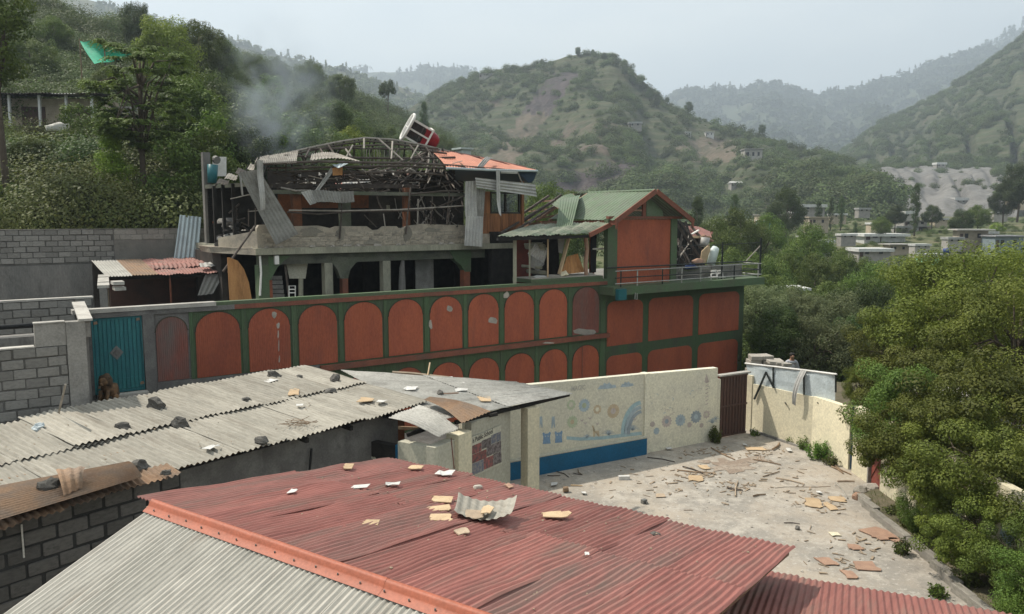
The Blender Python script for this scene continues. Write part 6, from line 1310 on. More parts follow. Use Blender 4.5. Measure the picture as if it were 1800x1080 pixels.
# ================================================================== THE SCHOOLYARD
for nm, c in (('mu_blue', (.31, .37, .40)), ('mu_slate', (.26, .30, .325)), ('mu_tan', (.44, .36, .25)), ('mu_green', (.36, .40, .28)), ('mu_mauve', (.40, .35, .32)), ('mu_deep', (.18, .28, .40)), ('mu_teal', (.28, .38, .40)), ('mu_ink', (.33, .32, .28))):
    mat(nm, c, tuple(x * 1.18 for x in c), sc=9, rough=.9, bump=.05, rnd=.06)
mural = thing('painted_wall', 'faded cream wall painted with flowers and a rainbow', 'wall', M(3, 0, 0))
mk('wall_face', hexa([M(-2.4, 0, -.2), M(3.62, 0, -.2), M(3.62, -.2, -.2), M(-2.4, -.2, -.2), M(-2.4, 0, 2.58), M(3.62, 0, 2.43), M(3.62, -.2, 2.43), M(-2.4, -.2, 2.58)]), MT['cream_mural'], mural)
mk('pilaster', fbox(M, 3.622, 3.80, -.22, .05, -.2, 2.44), MT['cream_mural'], mural)
mk('wall_face', hexa([M(3.802, .015, -.2), M(6.56, .015, -.2), M(6.56, -.2, -.2), M(3.802, -.2, -.2), M(3.802, .015, 2.42), M(6.56, .015, 2.33), M(6.56, -.2, 2.33), M(3.802, -.2, 2.42)]), MT['cream_mural'], mural)
mk('end_post', fbox(M, 6.562, 6.72, -.15, .0, -.2, 1.95), MT['cream_mural'], mural)
mk('plinth', fbox(M, -2.4, 3.66, .0505, .13, -.1, .50), MT['blue_plinth'], mural)
mk('plinth_top', hexa([M(-2.4, .14, .502), M(3.66, .14, .502), M(3.66, .001, .512), M(-2.4, .001, .512), M(-2.4, .14, .53), M(3.66, .14, .53), M(3.66, .001, .55), M(-2.4, .001, .55)]), MT['cream_shade'], mural)
def mu_poly(pts, m, name, t=None, par=mural):
    r_ = pts[0][0] > 1131; t = t if t is not None else (.0185 if r_ else .0035)
    n = len(pts); P_ = [M(M.at(u, v, t)[0], t, M.at(u, v, t)[1]) for u, v in pts]; P_ = [sum(P_) / n] + P_
    return mk(name, (P_, [(0, 1 + i, 1 + (i + 1) % n) for i in range(n)]), MT[m], par)
def mu_disc(u, v, r_, m, pet=10, dep=.14, name='painted_flower', t=None, asp=1.18):
    return mu_poly([(u + r_ * (1 + dep * math.cos(pet * a)) * math.cos(a), v - r_ * asp * (1 + dep * math.cos(pet * a)) * math.sin(a) - .14 * r_ * math.cos(a)) for a in [2 * math.pi * k / (pet * 4) for k in range(pet * 4)]], m, name, t)
def mu_strip(pts, wd, m, name, t=None):
    for (a, b), (c, d) in zip(pts[:-1], pts[1:]):
        pass
    L_, R_ = [], []
    for i, (a, b) in enumerate(pts):
        x0, y0 = pts[max(i - 1, 0)]; x1, y1 = pts[min(i + 1, len(pts) - 1)]; dx, dy = x1 - x0, y1 - y0; l = math.hypot(dx, dy) or 1
        w_ = wd * (1 - .75 * i / max(1, len(pts) - 1)) if name == 'painted_grass' else wd
        L_.append((a - dy / l * w_ / 2, b + dx / l * w_ / 2)); R_.append((a + dy / l * w_ / 2, b - dx / l * w_ / 2))
    tt = t if t is not None else (.0185 if pts[0][0] > 1131 else .0035); f_ = lambda q: M(M.at(*q, tt)[0], tt, M.at(*q, tt)[1]); n = len(pts)
    return mk(name, ([f_(q) for q in L_ + R_], [(i, i + 1, n + i + 1, n + i) for i in range(n - 1)]), MT[m], mural)
for q in ((1027, 713, 9.5, 'mu_blue', 14, .10), (1050, 720, 6.8, 'mu_tan', 10, .1), (1078, 723, 10.5, 'mu_tan', 18, .05), (1006, 742, 9, 'mu_green', 12, .1), (1004, 712, 7.5, 'mu_green', 10, .1), (1172, 741, 8.5, 'mu_mauve', 12, .12), (1196, 739, 8.5, 'mu_blue', 12, .12), (1223.5, 733, 9, 'mu_slate', 12, .12), (1242, 729, 5.6, 'mu_mauve', 8, .14), (1147, 746, 4.2, 'mu_mauve', 7, .1), (1212, 747, 4, 'mu_mauve', 7, .1), (1233, 748, 3.5, 'mu_mauve', 7, .1), (1154, 758, 5, 'mu_blue', 7, .1)): mu_disc(*q)
for q in ((1050, 720, 3.2, 'cream_mural'), (1078, 723, 4.5, 'mu_mauve'), (1172, 741, 3.5, 'mu_slate'), (1196, 739, 3.5, 'mu_slate'), (1223.5, 733, 3.8, 'mu_blue'), (1027, 713, 4, 'mu_green'), (1006, 742, 3.5, 'mu_tan'), (1004, 712, 4, 'cream_mural'), (1242, 729, 2.6, 'cream_mural')): mu_disc(q[0], q[1], q[2], q[3], 6, .05, 'flower_centre', (.0215 if q[0] > 1131 else .0065))
for rad, wd, m in ((44, 7, 'mu_teal'), (37.5, 6.4, 'mu_blue'), (31.5, 5.6, 'mu_slate')):
    mu_strip([(1130 + rad * .80 * math.cos(a), 764 - rad * 1.28 * math.sin(a)) for a in [math.pi - (math.pi / 2 - .1) * k / 12 for k in range(13)]], wd, m, 'painted_rainbow')
def cloud(u, v, w_, h): mu_poly([(u - w_, v + h * .7), (u - w_ * .7, v - h * .3), (u - w_ * .45, v - h * .1), (u - w_ * .3, v - h), (u, v - h * .6), (u + w_ * .25, v - h * 1.1), (u + w_ * .5, v - h * .4), (u + w_ * .85, v - h * .5), (u + w_, v + h * .2), (u + w_ * .3, v + h * .5)], 'mu_blue', 'painted_cloud')
cloud(1067, 680, 17, 7); cloud(1102, 677, 12, 6)
for u, v, n, sc_ in ((1032, 770, 7, 9), (1070, 765, 9, 13), (1112, 757, 9, 14), (1252, 744, 8, 11), (1258, 738, 5, 9)):
    for k in range(n):
        a = math.pi * (.12 + .76 * k / (n - 1)); mu_strip([(u, v), (u + sc_ * .5 * math.cos(a), v - sc_ * .7 * math.sin(a)), (u + sc_ * math.cos(a) * 1.05, v - sc_ * .8 * math.sin(a) + 2)], 1.6, 'mu_slate' if k % 2 else 'mu_blue', 'painted_grass')
for u, v in ((1023, 739), (1037, 735), (1029, 744), (1116, 737), (1050, 745)): mu_poly([(u - 3, v - 2), (u, v), (u + 3, v - 3), (u + 2, v + 1), (u, v + 3), (u - 2, v + 1)], 'mu_mauve', 'painted_butterfly')
mu_poly([(1043, 758), (1053, 757), (1054, 768), (1052, 768), (1051, 761), (1046, 762), (1045, 769), (1043, 769), (1042, 752), (1040, 749), (1043, 748)], 'mu_tan', 'painted_deer')
mu_strip([(996, 770), (1020, 772), (1060, 770), (1100, 765), (1128, 762)], 6, 'mu_teal', 'painted_ground', .0025)
for u, v, s_ in ((961, 771, 1.0), (982, 769, .95)):
    mu_poly([(u - 7 * s_, v + 10), (u - 6 * s_, v + 2), (u - 6 * s_, v - 3), (u - 7.5 * s_, v - 9), (u - 5 * s_, v - 11), (u - 3 * s_, v - 8), (u + 3 * s_, v - 9), (u + 5 * s_, v - 12), (u + 7.5 * s_, v - 10), (u + 6 * s_, v - 4), (u + 6 * s_, v + 1), (u + 7 * s_, v + 9)], 'mu_deep', 'painted_animal')
    for q in (-2.5, 2.5): mu_poly([(u + q - 1, v - 4), (u + q, v - 5.2), (u + q + 1, v - 4), (u + q, v - 2.8)], 'cream_mural', 'painted_eye', .0065)
for u in (950, 972): mu_poly([(u - 2, 733), (u + 3, 732), (u + 4, 752), (u + 2, 752), (u + 1, 741), (u - 1, 753), (u - 3, 753)], 'mu_blue', 'painted_trousers')
for k in range(26):
    u, v = rng.uniform(1140, 1252), rng.uniform(682, 728); a = rng.uniform(0, 3.14); l = rng.uniform(1.5, 4.5); mu_strip([(u, v), (u + l * math.cos(a), v - l * math.sin(a)), (u + l * 1.4 * math.cos(a + .6), v - l * 1.4 * math.sin(a + .6))], .9, rng.choice(['mu_mauve', 'mu_ink', 'mu_blue']), 'painted_scribble')
for k in range(7): mu_strip([(1240, 712 - k * 6.5), (1245, 709 - k * 6.5)], 1.6, 'mu_mauve', 'painted_pencil')
mu_poly([(1238, 672), (1242, 657), (1247, 672), (1242, 674)], 'mu_mauve', 'painted_pencil')
s_, z_ = M.at(1004, 688, .004); s2, z2 = M.at(1030, 685, .004)
wall_text('MAGIC', M(s_, .004, z_), M.e * .8, (0, 0, 1), (s2 - s_) / 2.6, 'mu_ink', mural, 'painted_lettering', M.n)

# brown sheet gate
bg_ = thing('brown_gate', 'dark brown ribbed sheet gate in the yard corner', 'gate', M(7.2, -.1, 0))
ga, gb = 6.76, M.at(1312, 720, -.05)[0]
mk('sheet', hexa([M(ga, -.06, .03), M(gb, -.06, .03), M(gb, -.09, .03), M(ga, -.09, .03), M(ga, -.06, 2.0), M(gb, -.06, 2.02), M(gb, -.09, 2.02), M(ga, -.09, 2.0)]), MT['brown_gate'], bg_)
n_ = 9
for k in range(n_): a = ga + (gb - ga) * (k + .2) / n_; mk('rib', fbox(M, a, a + .055, -.059, -.035, .05, 1.98), MT['brown_gate'], bg_)
for z in (.03, 1.0, 1.96): mk('frame_bar', fbox(M, ga, gb, -.058, -.02, z, z + .05), MT['brown_gate'], bg_)
mk('lintel', fbox(M, ga - .05, gb + .1, -.2, .01, 2.025, 2.07), MT['coping'], bg_)
# right boundary wall with metal screen above
P0, P1, P2, P3 = V3([7.82, 25.30, 0]), V3([9.07, 22.84, 0]), V3([9.45, 21.05, 0]), V3([9.60, 7.0, 0])
RW, RX, RY = Frame(P0, P1 - P0), Frame(P1, P2 - P1), Frame(P2, P3 - P2)
L1, L2 = np.linalg.norm(P1 - P0), np.linalg.norm(P2 - P1)
byw = thing('boundary_wall', 'sunlit cream boundary wall on the right of the yard', 'wall', P1)
def slope_wall(name, fr, a, b, za, zb, th=.2, m='cream', t=0.0): return mk(name, hexa([fr(a, t, -.3), fr(b, t, -.3), fr(b, t - th, -.3), fr(a, t - th, -.3), fr(a, t, za), fr(b, t, zb), fr(b, t - th, zb), fr(a, t - th, za)]), MT[m], byw)
za, zb, zc = RW.at(1323, 675)[1], RW.at(1425, 697)[1], RX.at(1479, 712)[1]
slope_wall('wall_face', RW, .26, L1, za, zb); slope_wall('wall_face', RX, .002, L2 - .05, zb + .02, zc)
mk('end_post', fbox(RW, 0, .258, -.22, .03, -.3, RW.at(1318, 660)[1]), MT['cream'], byw)
slope_wall('footing', RW, .27, L1, .08, .06, .1, 'concrete', .06)
dz = 1.88
sd0, sd1 = .02, RY.at(1499, 780)[0]; se0, se1 = RY.at(1526, 830)[0], RY.at(1547, 840)[0]
slope_wall('wall_face', RY, sd1, se0, dz, dz); slope_wall('wall_face', RY, se1, 13.5, dz, dz, m='cream')
slope_wall('jamb', RY, se0 + .001, se0 + .06, dz, dz, .24, 'concrete', .03)
for k, (a, z0_, z1_, m) in enumerate(((se1 + .5, 1.1, 1.6, 'mu_teal'), (se1 + 2.2, .5, 1.3, 'mu_tan'), (se1 + 3.4, .5, 1.5, 'mu_green'), (se1 + 5.0, .7, 1.4, 'mu_blue'))):
    mk('painted_figure', prism([RY(a + .22 * math.cos(q) * (1 + .2 * math.cos(5 * q)), .003, (z0_ + z1_) / 2 + (z1_ - z0_) / 2.6 * math.sin(q) * (1 + .2 * math.cos(5 * q))) for q in [2 * math.pi * i / 12 for i in range(12)]], RY.n * .003), MT[m], byw)
nd = thing('navy_door', 'narrow dark navy metal door in the boundary wall', 'door', RY((sd0 + sd1) / 2, 0, 0))
mk('leaf', fbox(RY, sd0, sd1 - .01, -.12, -.04, .02, dz - .02), MT['navy'], nd)
for k in range(4): a = sd0 + (sd1 - sd0) * (k + .1) / 4; mk('rib', fbox(RY, a, a + .05, -.039, -.01, .05, dz - .05), MT['navy'], nd)
rd = thing('red_door', 'narrow rust red metal door behind the kerb', 'door', RY((se0 + se1) / 2, 0, 0))
mk('leaf', fbox(RY, se0 + .065, se1 - .01, -.12, -.05, .02, dz - .05), MT['door_red'], rd)
mk('brace', bar(RY(se0 + .08, -.04, .2), RY(se1 - .04, -.04, .9), .03, .015), MT['fascia'], rd); mk('brace', bar(RY(se1 - .04, -.04, .9), RY(se0 + .08, -.04, 1.5), .03, .015), MT['fascia'], rd)
scn = thing('metal_screen', 'pale blue-grey sheet metal screen standing on the boundary wall', 'screen', RW(1.5, -.1, 1.6))
def rwp(u, v, t=-.06): a, z = RW.at(u, v, t); return RW(a, t, z)
for q in (((1311, 640), (1359, 645), (1360, 690), (1320, 682)), ((1359, 645), (1413, 652), (1414, 700), (1360, 690)), ((1413, 652), (1470, 659), (1467, 718), (1414, 698))):
    c = [rwp(u, v) for u, v in (q[0], q[1], q[2], q[3])]; mk('sheet', patch(*c, pitch=.5, amp=.006, nl=6, f=lambda a, b: .03 * mnoise.noise(Vector((a * 3 + q[0][0], b * 3, 1)))), MT['panel_white'], scn)
for u, v0, v1 in ((1359, 645, 690), (1413, 651, 698), (1469, 659, 690)): mk('post', bar(rwp(u, v0, -.03), rwp(u, v1, -.03), .04), MT['rail_dark'], scn)
mk('top_rail', tube([rwp(1310, 639, -.05), rwp(1413, 651, -.05), rwp(1471, 658.5, -.05)], .03, 7), MT['white_paint'], scn)
o = tag(mk('metal_strip', patch(rwp(1407, 651, .0), rwp(1418, 652, .0), rwp(1402, 714, .12), rwp(1396, 710, .12), pitch=.12, amp=.012, nl=10, f=lambda a, b: .16 * math.sin(2.6 * b)), MT['zinc']), 'pale bent strip of sheet hanging over the metal screen', 'metal strip')
ib = thing('iron_bracket', 'black iron bracket leaning against the screen like an A', 'bracket', rwp(1343, 690, .1))
mk('leg', bar(rwp(1347, 654, .02), rwp(1326, 702, .06), .05), MT['rail_dark'], ib); mk('leg', bar(rwp(1347, 656, .02), rwp(1360, 682, .06), .045), MT['rail_dark'], ib)
for k, (u, v) in enumerate(((1380, 708), (1436, 706))): mk('wall_hook', bar(rwp(u, v, .0), rwp(u + 2, v + 3, .08), .03), MT['rail_dark'], byw)
# earth bank, slab pile and a man behind the screen
struct(mk('earth_bank', hexa([V3(q) for q in ((8.4, 25.6, -5), (14, 23.8, -5), (15, 31, -5), (8.4, 31, -5), (8.4, 25.6, .62), (13.6, 24.4, .55), (14, 30.4, .5), (8.4, 30.4, .6))]), MT['soil']))
pile = thing('slab_pile', 'pile of pale stone slabs behind the metal screen', 'slab pile', yp(1346, 630, 27.6) * V3([1, 1, 0]) + V3([0, 0, .6]))
pc = OFF[pile.name]; zt = yp(1346, 624, 27.6)[2]; n_ = 9
for k in range(n_):
    z = .6 + (zt - .6) * k / n_
    for j in range(3):
        if k == n_ - 1 and j == 2: continue
        inst('slab', UB['stone_pale'], pile, V3([pc[0] - .42 + .42 * j + rng.uniform(-.05, .05), pc[1] + rng.uniform(-.06, .06), z + (zt - .6) / n_ / 2]), (rng.uniform(-.04, .04), 0, rng.uniform(-.2, .2)), (.42, .55, (zt - .6) / n_ * .92))
for k, (u, v) in enumerate(((1362, 637), (1370, 639), (1377, 640))): p = yp(u, v, 26.9); inst('slab', UB['stone_pale'], pile, p, (.05, .1, .3 * k), (.5, .4, .1))
def skin_obj(name, J, E_, Rr, m, parent, off):
    me = bpy.data.meshes.new(name); me.from_pydata([tuple(V3(j, dtype=float) + off - OFF[parent.name]) for j in J], E_, [])
    o = bpy.data.objects.new(name, me); COL.objects.link(o); o.parent = parent; OFF[o.name] = OFF[parent.name]
    sk = o.modifiers.new('skin', 'SKIN'); sk.use_smooth_shade = True
    lay = me.skin_vertices[0].data if len(me.skin_vertices) else None
    for i, r_ in enumerate(Rr): lay[i].radius = (r_, r_) if not hasattr(r_, '__len__') else r_
    for i in range(len(Rr)): lay[i].use_root = (i == 0)
    su = o.modifiers.new('sub', 'SUBSURF'); su.levels = su.render_levels = 2
    me.materials.append(MT[m]); return o
hp = yp(1392, 622, 27.4); man = thing('person', 'man in a pale grey shirt standing behind the metal screen', 'person', V3([hp[0], hp[1], hp[2] - 1.68]))
mo = OFF[man.name]
struct_top = .62
J = [(0, 0, .95), (0, -.01, 1.15), (0, -.01, 1.32), (0, .0, 1.42), (0, -.02, 1.50), (0, -.05, 1.58), (0, -.05, 1.63), (-.17, 0, 1.37), (-.24, .02, 1.12), (-.20, -.16, .98), (-.16, -.24, 1.0), (.17, 0, 1.37), (.25, .02, 1.12), (.20, -.14, .97), (.15, -.22, .99), (-.09, 0, .88), (-.10, -.02, .48), (-.10, .02, .08), (-.10, -.14, .04), (.09, 0, .88), (.10, -.02, .48), (.10, .02, .08), (.10, -.14, .04)]
E_ = [(0, 1), (1, 2), (2, 3), (3, 4), (4, 5), (5, 6), (3, 7), (7, 8), (8, 9), (9, 10), (3, 11), (11, 12), (12, 13), (13, 14), (0, 15), (15, 16), (16, 17), (17, 18), (0, 19), (19, 20), (20, 21), (21, 22)]
skin_obj('body', J, E_, [(.13, .10), (.13, .10), (.15, .10), .08, .05, .085, .085, .06, .045, .037, .03, .06, .045, .037, .03, .08, .06, .045, .04, .08, .06, .045, .04], 'skin', man, mo)
skin_obj('shirt', J[:4] + J[7:9] + [J[9]] + J[11:13] + [J[13]], [(0, 1), (1, 2), (2, 3), (3, 4), (4, 5), (5, 6), (3, 7), (7, 8), (8, 9)], [(.15, .12), (.15, .12), (.17, .12), (.10, .09), .08, .065, .05, .08, .065, .05], 'shirt', man, mo)
skin_obj('trousers', [J[0], J[15], J[16], J[17], J[19], J[20], J[21]], [(0, 1), (1, 2), (2, 3), (0, 4), (4, 5), (5, 6)], [(.145, .12), .095, .075, .06, .095, .075, .06], 'trousers', man, mo)
mk('hair', rock(mo + V3([0, -.03, 1.615]), (.19, .21, .15), 500, rough=.08), MT['hair'], man, True)
mk('face', rock(mo + V3([0, -.115, 1.56]), (.10, .06, .13), 501, rough=.05), MT['skin'], man, True)

# kerb, bed, slabs
bed = struct(mk('flower_bed', hexa([V3(q) for q in ((8.70, 19.1, -.1), (9.5, 19.4, -.1), (9.62, 8, -.1), (8.22, 8, -.1), (8.70, 19.1, .03), (9.5, 19.4, .05), (9.62, 8, .05), (8.22, 8, .03))]), MT['soil']))
krb = thing('kerb', 'row of rough concrete kerb stones along the planted bed', 'kerb', V3([8.6, 15, 0]))
y = 18.75; k = 0
while y > 9:
    ln_ = rng.uniform(.42, .6); x = 8.72 - (19.0 - y) * .052 + (.06 * math.sin(y * 1.7)); inst('kerb_stone', UB['kerb'], krb, V3([x + rng.uniform(-.02, .02), y - ln_ / 2, .06 + rng.uniform(-.015, .015)]), (rng.uniform(-.04, .04), rng.uniform(-.05, .05), .05 + rng.uniform(-.06, .06)), (.17, ln_ * .97, .22)); y -= ln_; k += 1
for k, (u, v, sz, lb) in enumerate(((1531, 858, (.55, .38, .20), 'flat pale slab at the head of the kerb below the red door'), (1511, 866, (.42, .30, .26), 'broken pale slab beside the flat one at the kerb head'), (1506, 878, (.26, .22, .26), 'reddish lump of stone at the very start of the kerb'))):
    tag(mk('stone_slab', rock(gp(u, v, 0), sz, 540 + k, rough=.15, rz=.3 * k), MT['stone_pale' if k < 2 else 'board_rose']), lb, 'stone')
# stains are part of the yard floor
def stain(u, v, ru, rv, m, seed, z=.011, n=14):
    r = random.Random(seed); pts = []
    for k in range(n): a = 2 * math.pi * k / n; q = r.uniform(.6, 1.15); pts.append(gp(u + ru * q * math.cos(a), v + rv * q * math.sin(a), z))
    c = sum(pts) / n; o = mk('dirt_stain', ([c] + pts, [(0, 1 + k, 1 + (k + 1) % n) for k in range(n)]), MT[m], yard); return o
ground_mat('red_dirt', [((.235, .185, .145), 0, 0, 1), ((.32, .275, .225), 2.0, .45, .62), ((.19, .155, .125), 9, .5, .65)], .9, 18)
stain(1287, 819, 42, 14, 'red_dirt', 1, n=26); stain(1325, 808, 22, 6, 'red_dirt', 2, .013, n=18); stain(1240, 812, 14, 4, 'red_dirt', 4, .013, n=12)
# debris on the yard
D_ = 'boards scattered over the yard'; S_ = 'sticks scattered over the yard'
for k, (u, v, w_, h, m, lb) in enumerate(((1430, 886, 30, 17, 'board', 'square tan board lying in the middle of the yard'), (1472, 879, 28, 8, 'board', 'wavy tan board right of the square one'), (1458, 891, 17, 12, 'board', 'round tan board just below the wavy one'), (1549, 942, 42, 22, 'board_rose', 'large jagged reddish board against the kerb'), (1502, 963, 26, 9, 'board_rose', 'thin pointed reddish board below the large jagged one'),
      (1453, 988, 28, 14, 'board_rose', 'reddish half-round board near the lower red roof'), (1523, 997, 38, 14, 'board_rose', 'long reddish board right of the half-round one'), (1493, 1011, 20, 12, 'board_rose', 'small reddish board nearest the lower roof'), (1468, 940, 17, 6, 'cream', 'pale curved chip in mid yard'), (1574, 951, 16, 8, 'board_rose', 'small reddish chip by the kerb right of the jagged board'), (1222, 842, 28, 10, 'board', 'crumpled tan heap beside the reddish dirt patch'), (1238, 822, 18, 7, 'board', 'light board on the stick heap'), (1326, 790, 40, 6, 'board', 'tan torn board near the weeds'), (1160, 872, 20, 6, 'board_grey', 'flat dusty board in the near yard'))):
    scrap('board_piece', gp(u, v, .008), w_ * .9, h * .9, m, lb, 'board', 560 + k, .016, D_, n=6 + k % 4, up=.01)
for k, (u0, v0, u1, v1, r_, m, lb) in enumerate(((1138, 804, 1186, 812, .022, 'burnt_pipe', 'dark straight stick at the shadow edge by the painted wall'), (1250, 787, 1292, 808, .03, 'stick', 'long brown stick pointing at the dirt patch'), (1190, 826, 1258, 832, .03, 'stick', 'long stick lying across the stick heap'), (1200, 820, 1235, 832, .03, 'burnt_pipe', 'dark stick crossing the stick heap'), (1293, 872, 1297, 846, .035, 'board_grey', 'short pale stick pointing away beside the dirt patch'), (1278, 857, 1306, 862, .035, 'burnt_pipe', 'dark stick crossed by the short pale one'),
      (1325, 808, 1373, 817, .03, 'stick', 'long stick below the weeds on the right wall'), (1341, 838, 1370, 829, .025, 'stick', 'bent stick in the far yard'), (1364, 840, 1414, 851, .03, 'board_grey', 'pale curved lath in the yard centre'), (1324, 872, 1346, 869, .035, 'stick', 'short dark lath left of the square board'), (1376, 864, 1399, 867, .02, 'board_grey', 'thin lath just above the square board'), (1358, 790, 1370, 779, .05, 'stick', 'short thick plank by the brown gate'), (1462, 820, 1482, 832, .035, 'stick', 'left of two parallel poles by the navy door'), (1468, 819, 1496, 834, .03, 'stick', 'right of two parallel poles by the navy door'),
      (1472, 846, 1502, 846, .03, 'stick', 'level pole below the navy door'), (1468, 848, 1490, 876, .03, 'kerb', 'long pole running down to the kerb head'), (1378, 919, 1406, 921, .02, 'burnt_pipe', 'curved dark wire in mid yard'), (962, 836, 985, 836, .02, 'burnt_pipe', 'dark stick lying flat by the blue plinth'), (978, 829, 1000, 839, .02, 'burnt_pipe', 'dark stick crossing beside the blue plinth'), (1008, 832, 1024, 835, .02, 'burnt_pipe', 'left twig of the little pile by the blue plinth'), (1016, 825, 1024, 835, .02, 'stick', 'right twig of the little pile by the blue plinth'), (1003, 853, 1024, 854, .03, 'board', 'tan stick beside the round log'), (1340, 812, 1336, 800, .015, 'stick', 'tiny twig below the torn board'), (1362, 858, 1400, 856, .012, 'ash_pipe', 'pale wire, left half of a long curl'), (1400, 856, 1460, 855, .012, 'stick', 'thin wire, right half of a long curl'), (1202, 897, 1218, 897, .012, 'stick', 'thin dark sliver near the red eave'))):
    a, b = gp(u0, v0, r_), gp(u1, v1, r_); mid = (a + b) / 2 + V3([rng.uniform(-.06, .06), rng.uniform(-.06, .06), 0])
    r_ *= .62; twig([a, mid, b], [r_, r_ * 1.05, r_ * .85], m, lb, 'stick', S_)
for k, (u, v, w_, h, lb) in enumerate(((974, 853, 12, 6, 'crumpled white paper beside the cream column'), (1026, 869, 8, 4, 'tiny white scrap near the red eave'), (1387, 793, 8, 5, 'white scrap near the weeds'), (1440, 868, 6, 4, 'white scrap above the square board'), (1176, 791, 10, 3, 'white scrap at the foot of the painted wall'), (1310, 784, 6, 3, 'white speck by the brown gate'))):
    scrap('paper', gp(u, v, .008), w_, h, 'paper', lb, 'paper', 600 + k, .01, 'paper scraps', .03)
tag(mk('white_block', box(gp(1097, 843, 0), (.30, .11, .10), .05), MT['paper']), 'white foam bar lying in the near yard', 'foam block')
tag(mk('log', tube([gp(990, 861, .07), gp(999, 860, .08)], .075, 9), MT['stick']), 'short round log near the cream column', 'log')
tag(mk('box', join(box(gp(1132, 885, 0), (.13, .10, .10), .6), box(gp(1136, 886, 0), (.05, .1, .06), .3)), MT['dull_metal']), 'small white and dark box near the red eave', 'box')
tag(mk('dark_stone', rock(gp(1402, 931, 0), (.14, .12, .12), 611), MT['stone']), 'small dark stone by the curved wire', 'stone')
cr = []
crumb = [mesh_of('pebble', *rock((0, 0, 0), (1, 1, .7), 620 + k), MT[m]) for k, m in enumerate(('stone_pale', 'stone', 'board_grey'))]
CB = []
for k in range(420):
    x, y = rng.uniform(.8, 9.2), rng.uniform(9.5, 25)
    if M.n @ (V3([x, y, 0]) - M.P) < .25: continue
    g = rng.choice([.02, .025, .03, .05]); CB.append(rock((x, y, 0), (g * 1.4, g, g * .8), k, rz=rng.uniform(0, 3)))
tag(mk('grit', join(*CB), MT['stone_pale']), 'grit and crumbs strewn over the yard floor', 'grit', kind='stuff')
CB = []
for k in range(260):
    if k % 2: p = rr(rng.uniform(0, 6.2), rng.uniform(.3, 4.5), .02)
    else: p = gg(rng.uniform(-10, -.2), rng.uniform(.2, 4.3), .06)
    g = rng.choice([.012, .016, .022, .03]); CB.append(rock(p, (g * 1.5, g, g * .7), k, rz=rng.uniform(0, 3)))
tag(mk('grit', join(*CB), MT['board_grey']), 'grit and chips strewn over the red and grey roofs', 'grit', kind='stuff')

CB = []
for k in range(330):
    cu_, cv_, ru_, rv_ = rng.choice(((1225, 834, 34, 9), (1290, 855, 30, 10), (1330, 800, 50, 12), (1450, 885, 46, 14), (1250, 795, 40, 8), (1400, 840, 90, 40), (1180, 850, 110, 30), (1500, 970, 60, 36)))
    p = gp(cu_ + rng.gauss(0, ru_ * .6), cv_ + rng.gauss(0, rv_ * .6), .006)
    if M.n @ (p - M.P) < .3 or p[0] > 8.3 or p[1] > 24.5: continue
    a, l = rng.uniform(0, 3.14), rng.uniform(.04, .22); d_ = V3([math.cos(a), math.sin(a), rng.uniform(-.02, .12)]) * l / 2; CB.append(bar(p - d_ + V3([0, 0, .012]), p + d_ + V3([0, 0, .012]), rng.uniform(.008, .05), rng.uniform(.006, .02)))
tag(mk('splinters', join(*CB), MT['board_grey']), 'small splinters and board chips strewn in the yard', 'splinters', kind='stuff')

# ================================================================== TREES AND PLANTS
def crown(kind, rg, nclump, nleaf, rx, rz, zc, ls, cl=.34, asp=.5):
    C, D, S = [], [], []; cents = []
    for k in range(nclump):
        d = ball_dirs(1, rg)[0]; q = rg.uniform(.3, 1.0) ** .42 * rg.uniform(.85, 1.12)
        if kind == 'tall': z = rg.uniform(-1, 1); a = rg.uniform(0, 6.283); w_ = (1 - abs(z) ** 2.2) ** .6 * rg.uniform(.3, .85); c = V3([w_ * math.cos(a), w_ * math.sin(a), z])
        elif kind == 'umbrella': a = rg.uniform(0, 6.283); w_ = rg.uniform(0, 1) ** .5; c = V3([w_ * math.cos(a), w_ * math.sin(a), .5 - .7 * w_ ** 2 + rg.uniform(-.35, .2)])
        else:
            c = d * q; c[2] = c[2] * (1 if c[2] > 0 else .75)
        lob = 1 + .18 * mnoise.noise(Vector((c[0] * 2, c[1] * 2, c[2] * 2 + nclump)))
        cc_ = V3([c[0] * rx * lob, c[1] * rx * lob, zc + c[2] * rz * lob]); cents.append(cc_)
        r_ = cl * min(rx, rz) * rg.uniform(.7, 1.25); n = max(4, int(nleaf / nclump * rg.uniform(.7, 1.3)))
        dd = ball_dirs(n, rg); dd[:, 2] = dd[:, 2] * .75 + .12; p = cc_ + dd * r_ * (rg.uniform(.35, 1.0, (n, 1)) ** .5); nn = dd * 1.05 + ball_dirs(n, rg) * .6 + V3([0, 0, .3])
        C.append(p); D.append(nn / np.linalg.norm(nn, axis=1)[:, None]); S.append(rg.uniform(.65, 1.25, n) * ls)
    return leaf_quads(np.concatenate(C), np.concatenate(D), np.concatenate(S), rg, asp), cents
def trunk_mesh(name, h, r_, cents, rg, nb=9):
    bend = rg.uniform(-.06, .06, 2) * h; pts = [V3([bend[0] * (q ** 2), bend[1] * q * (1 - q) * 2, h * q]) for q in (0, .25, .5, .75, 1)]
    parts = [tube(pts, [r_ * 1.3, r_, r_ * .85, r_ * .65, r_ * .3], 8)]
    for k in range(min(nb, len(cents))):
        c = cents[rg.integers(len(cents))]; q = rg.uniform(.35, .85); s_ = V3([bend[0] * q * q, bend[1] * q * (1 - q) * 2, h * q])
        mid = (s_ + c) / 2 + V3([0, 0, .08 * h]); parts.append(tube([s_, mid, c], [r_ * .5, r_ * .3, r_ * .1], 5))
    return mesh_of(name, *join(*parts), MT['bark'], True)
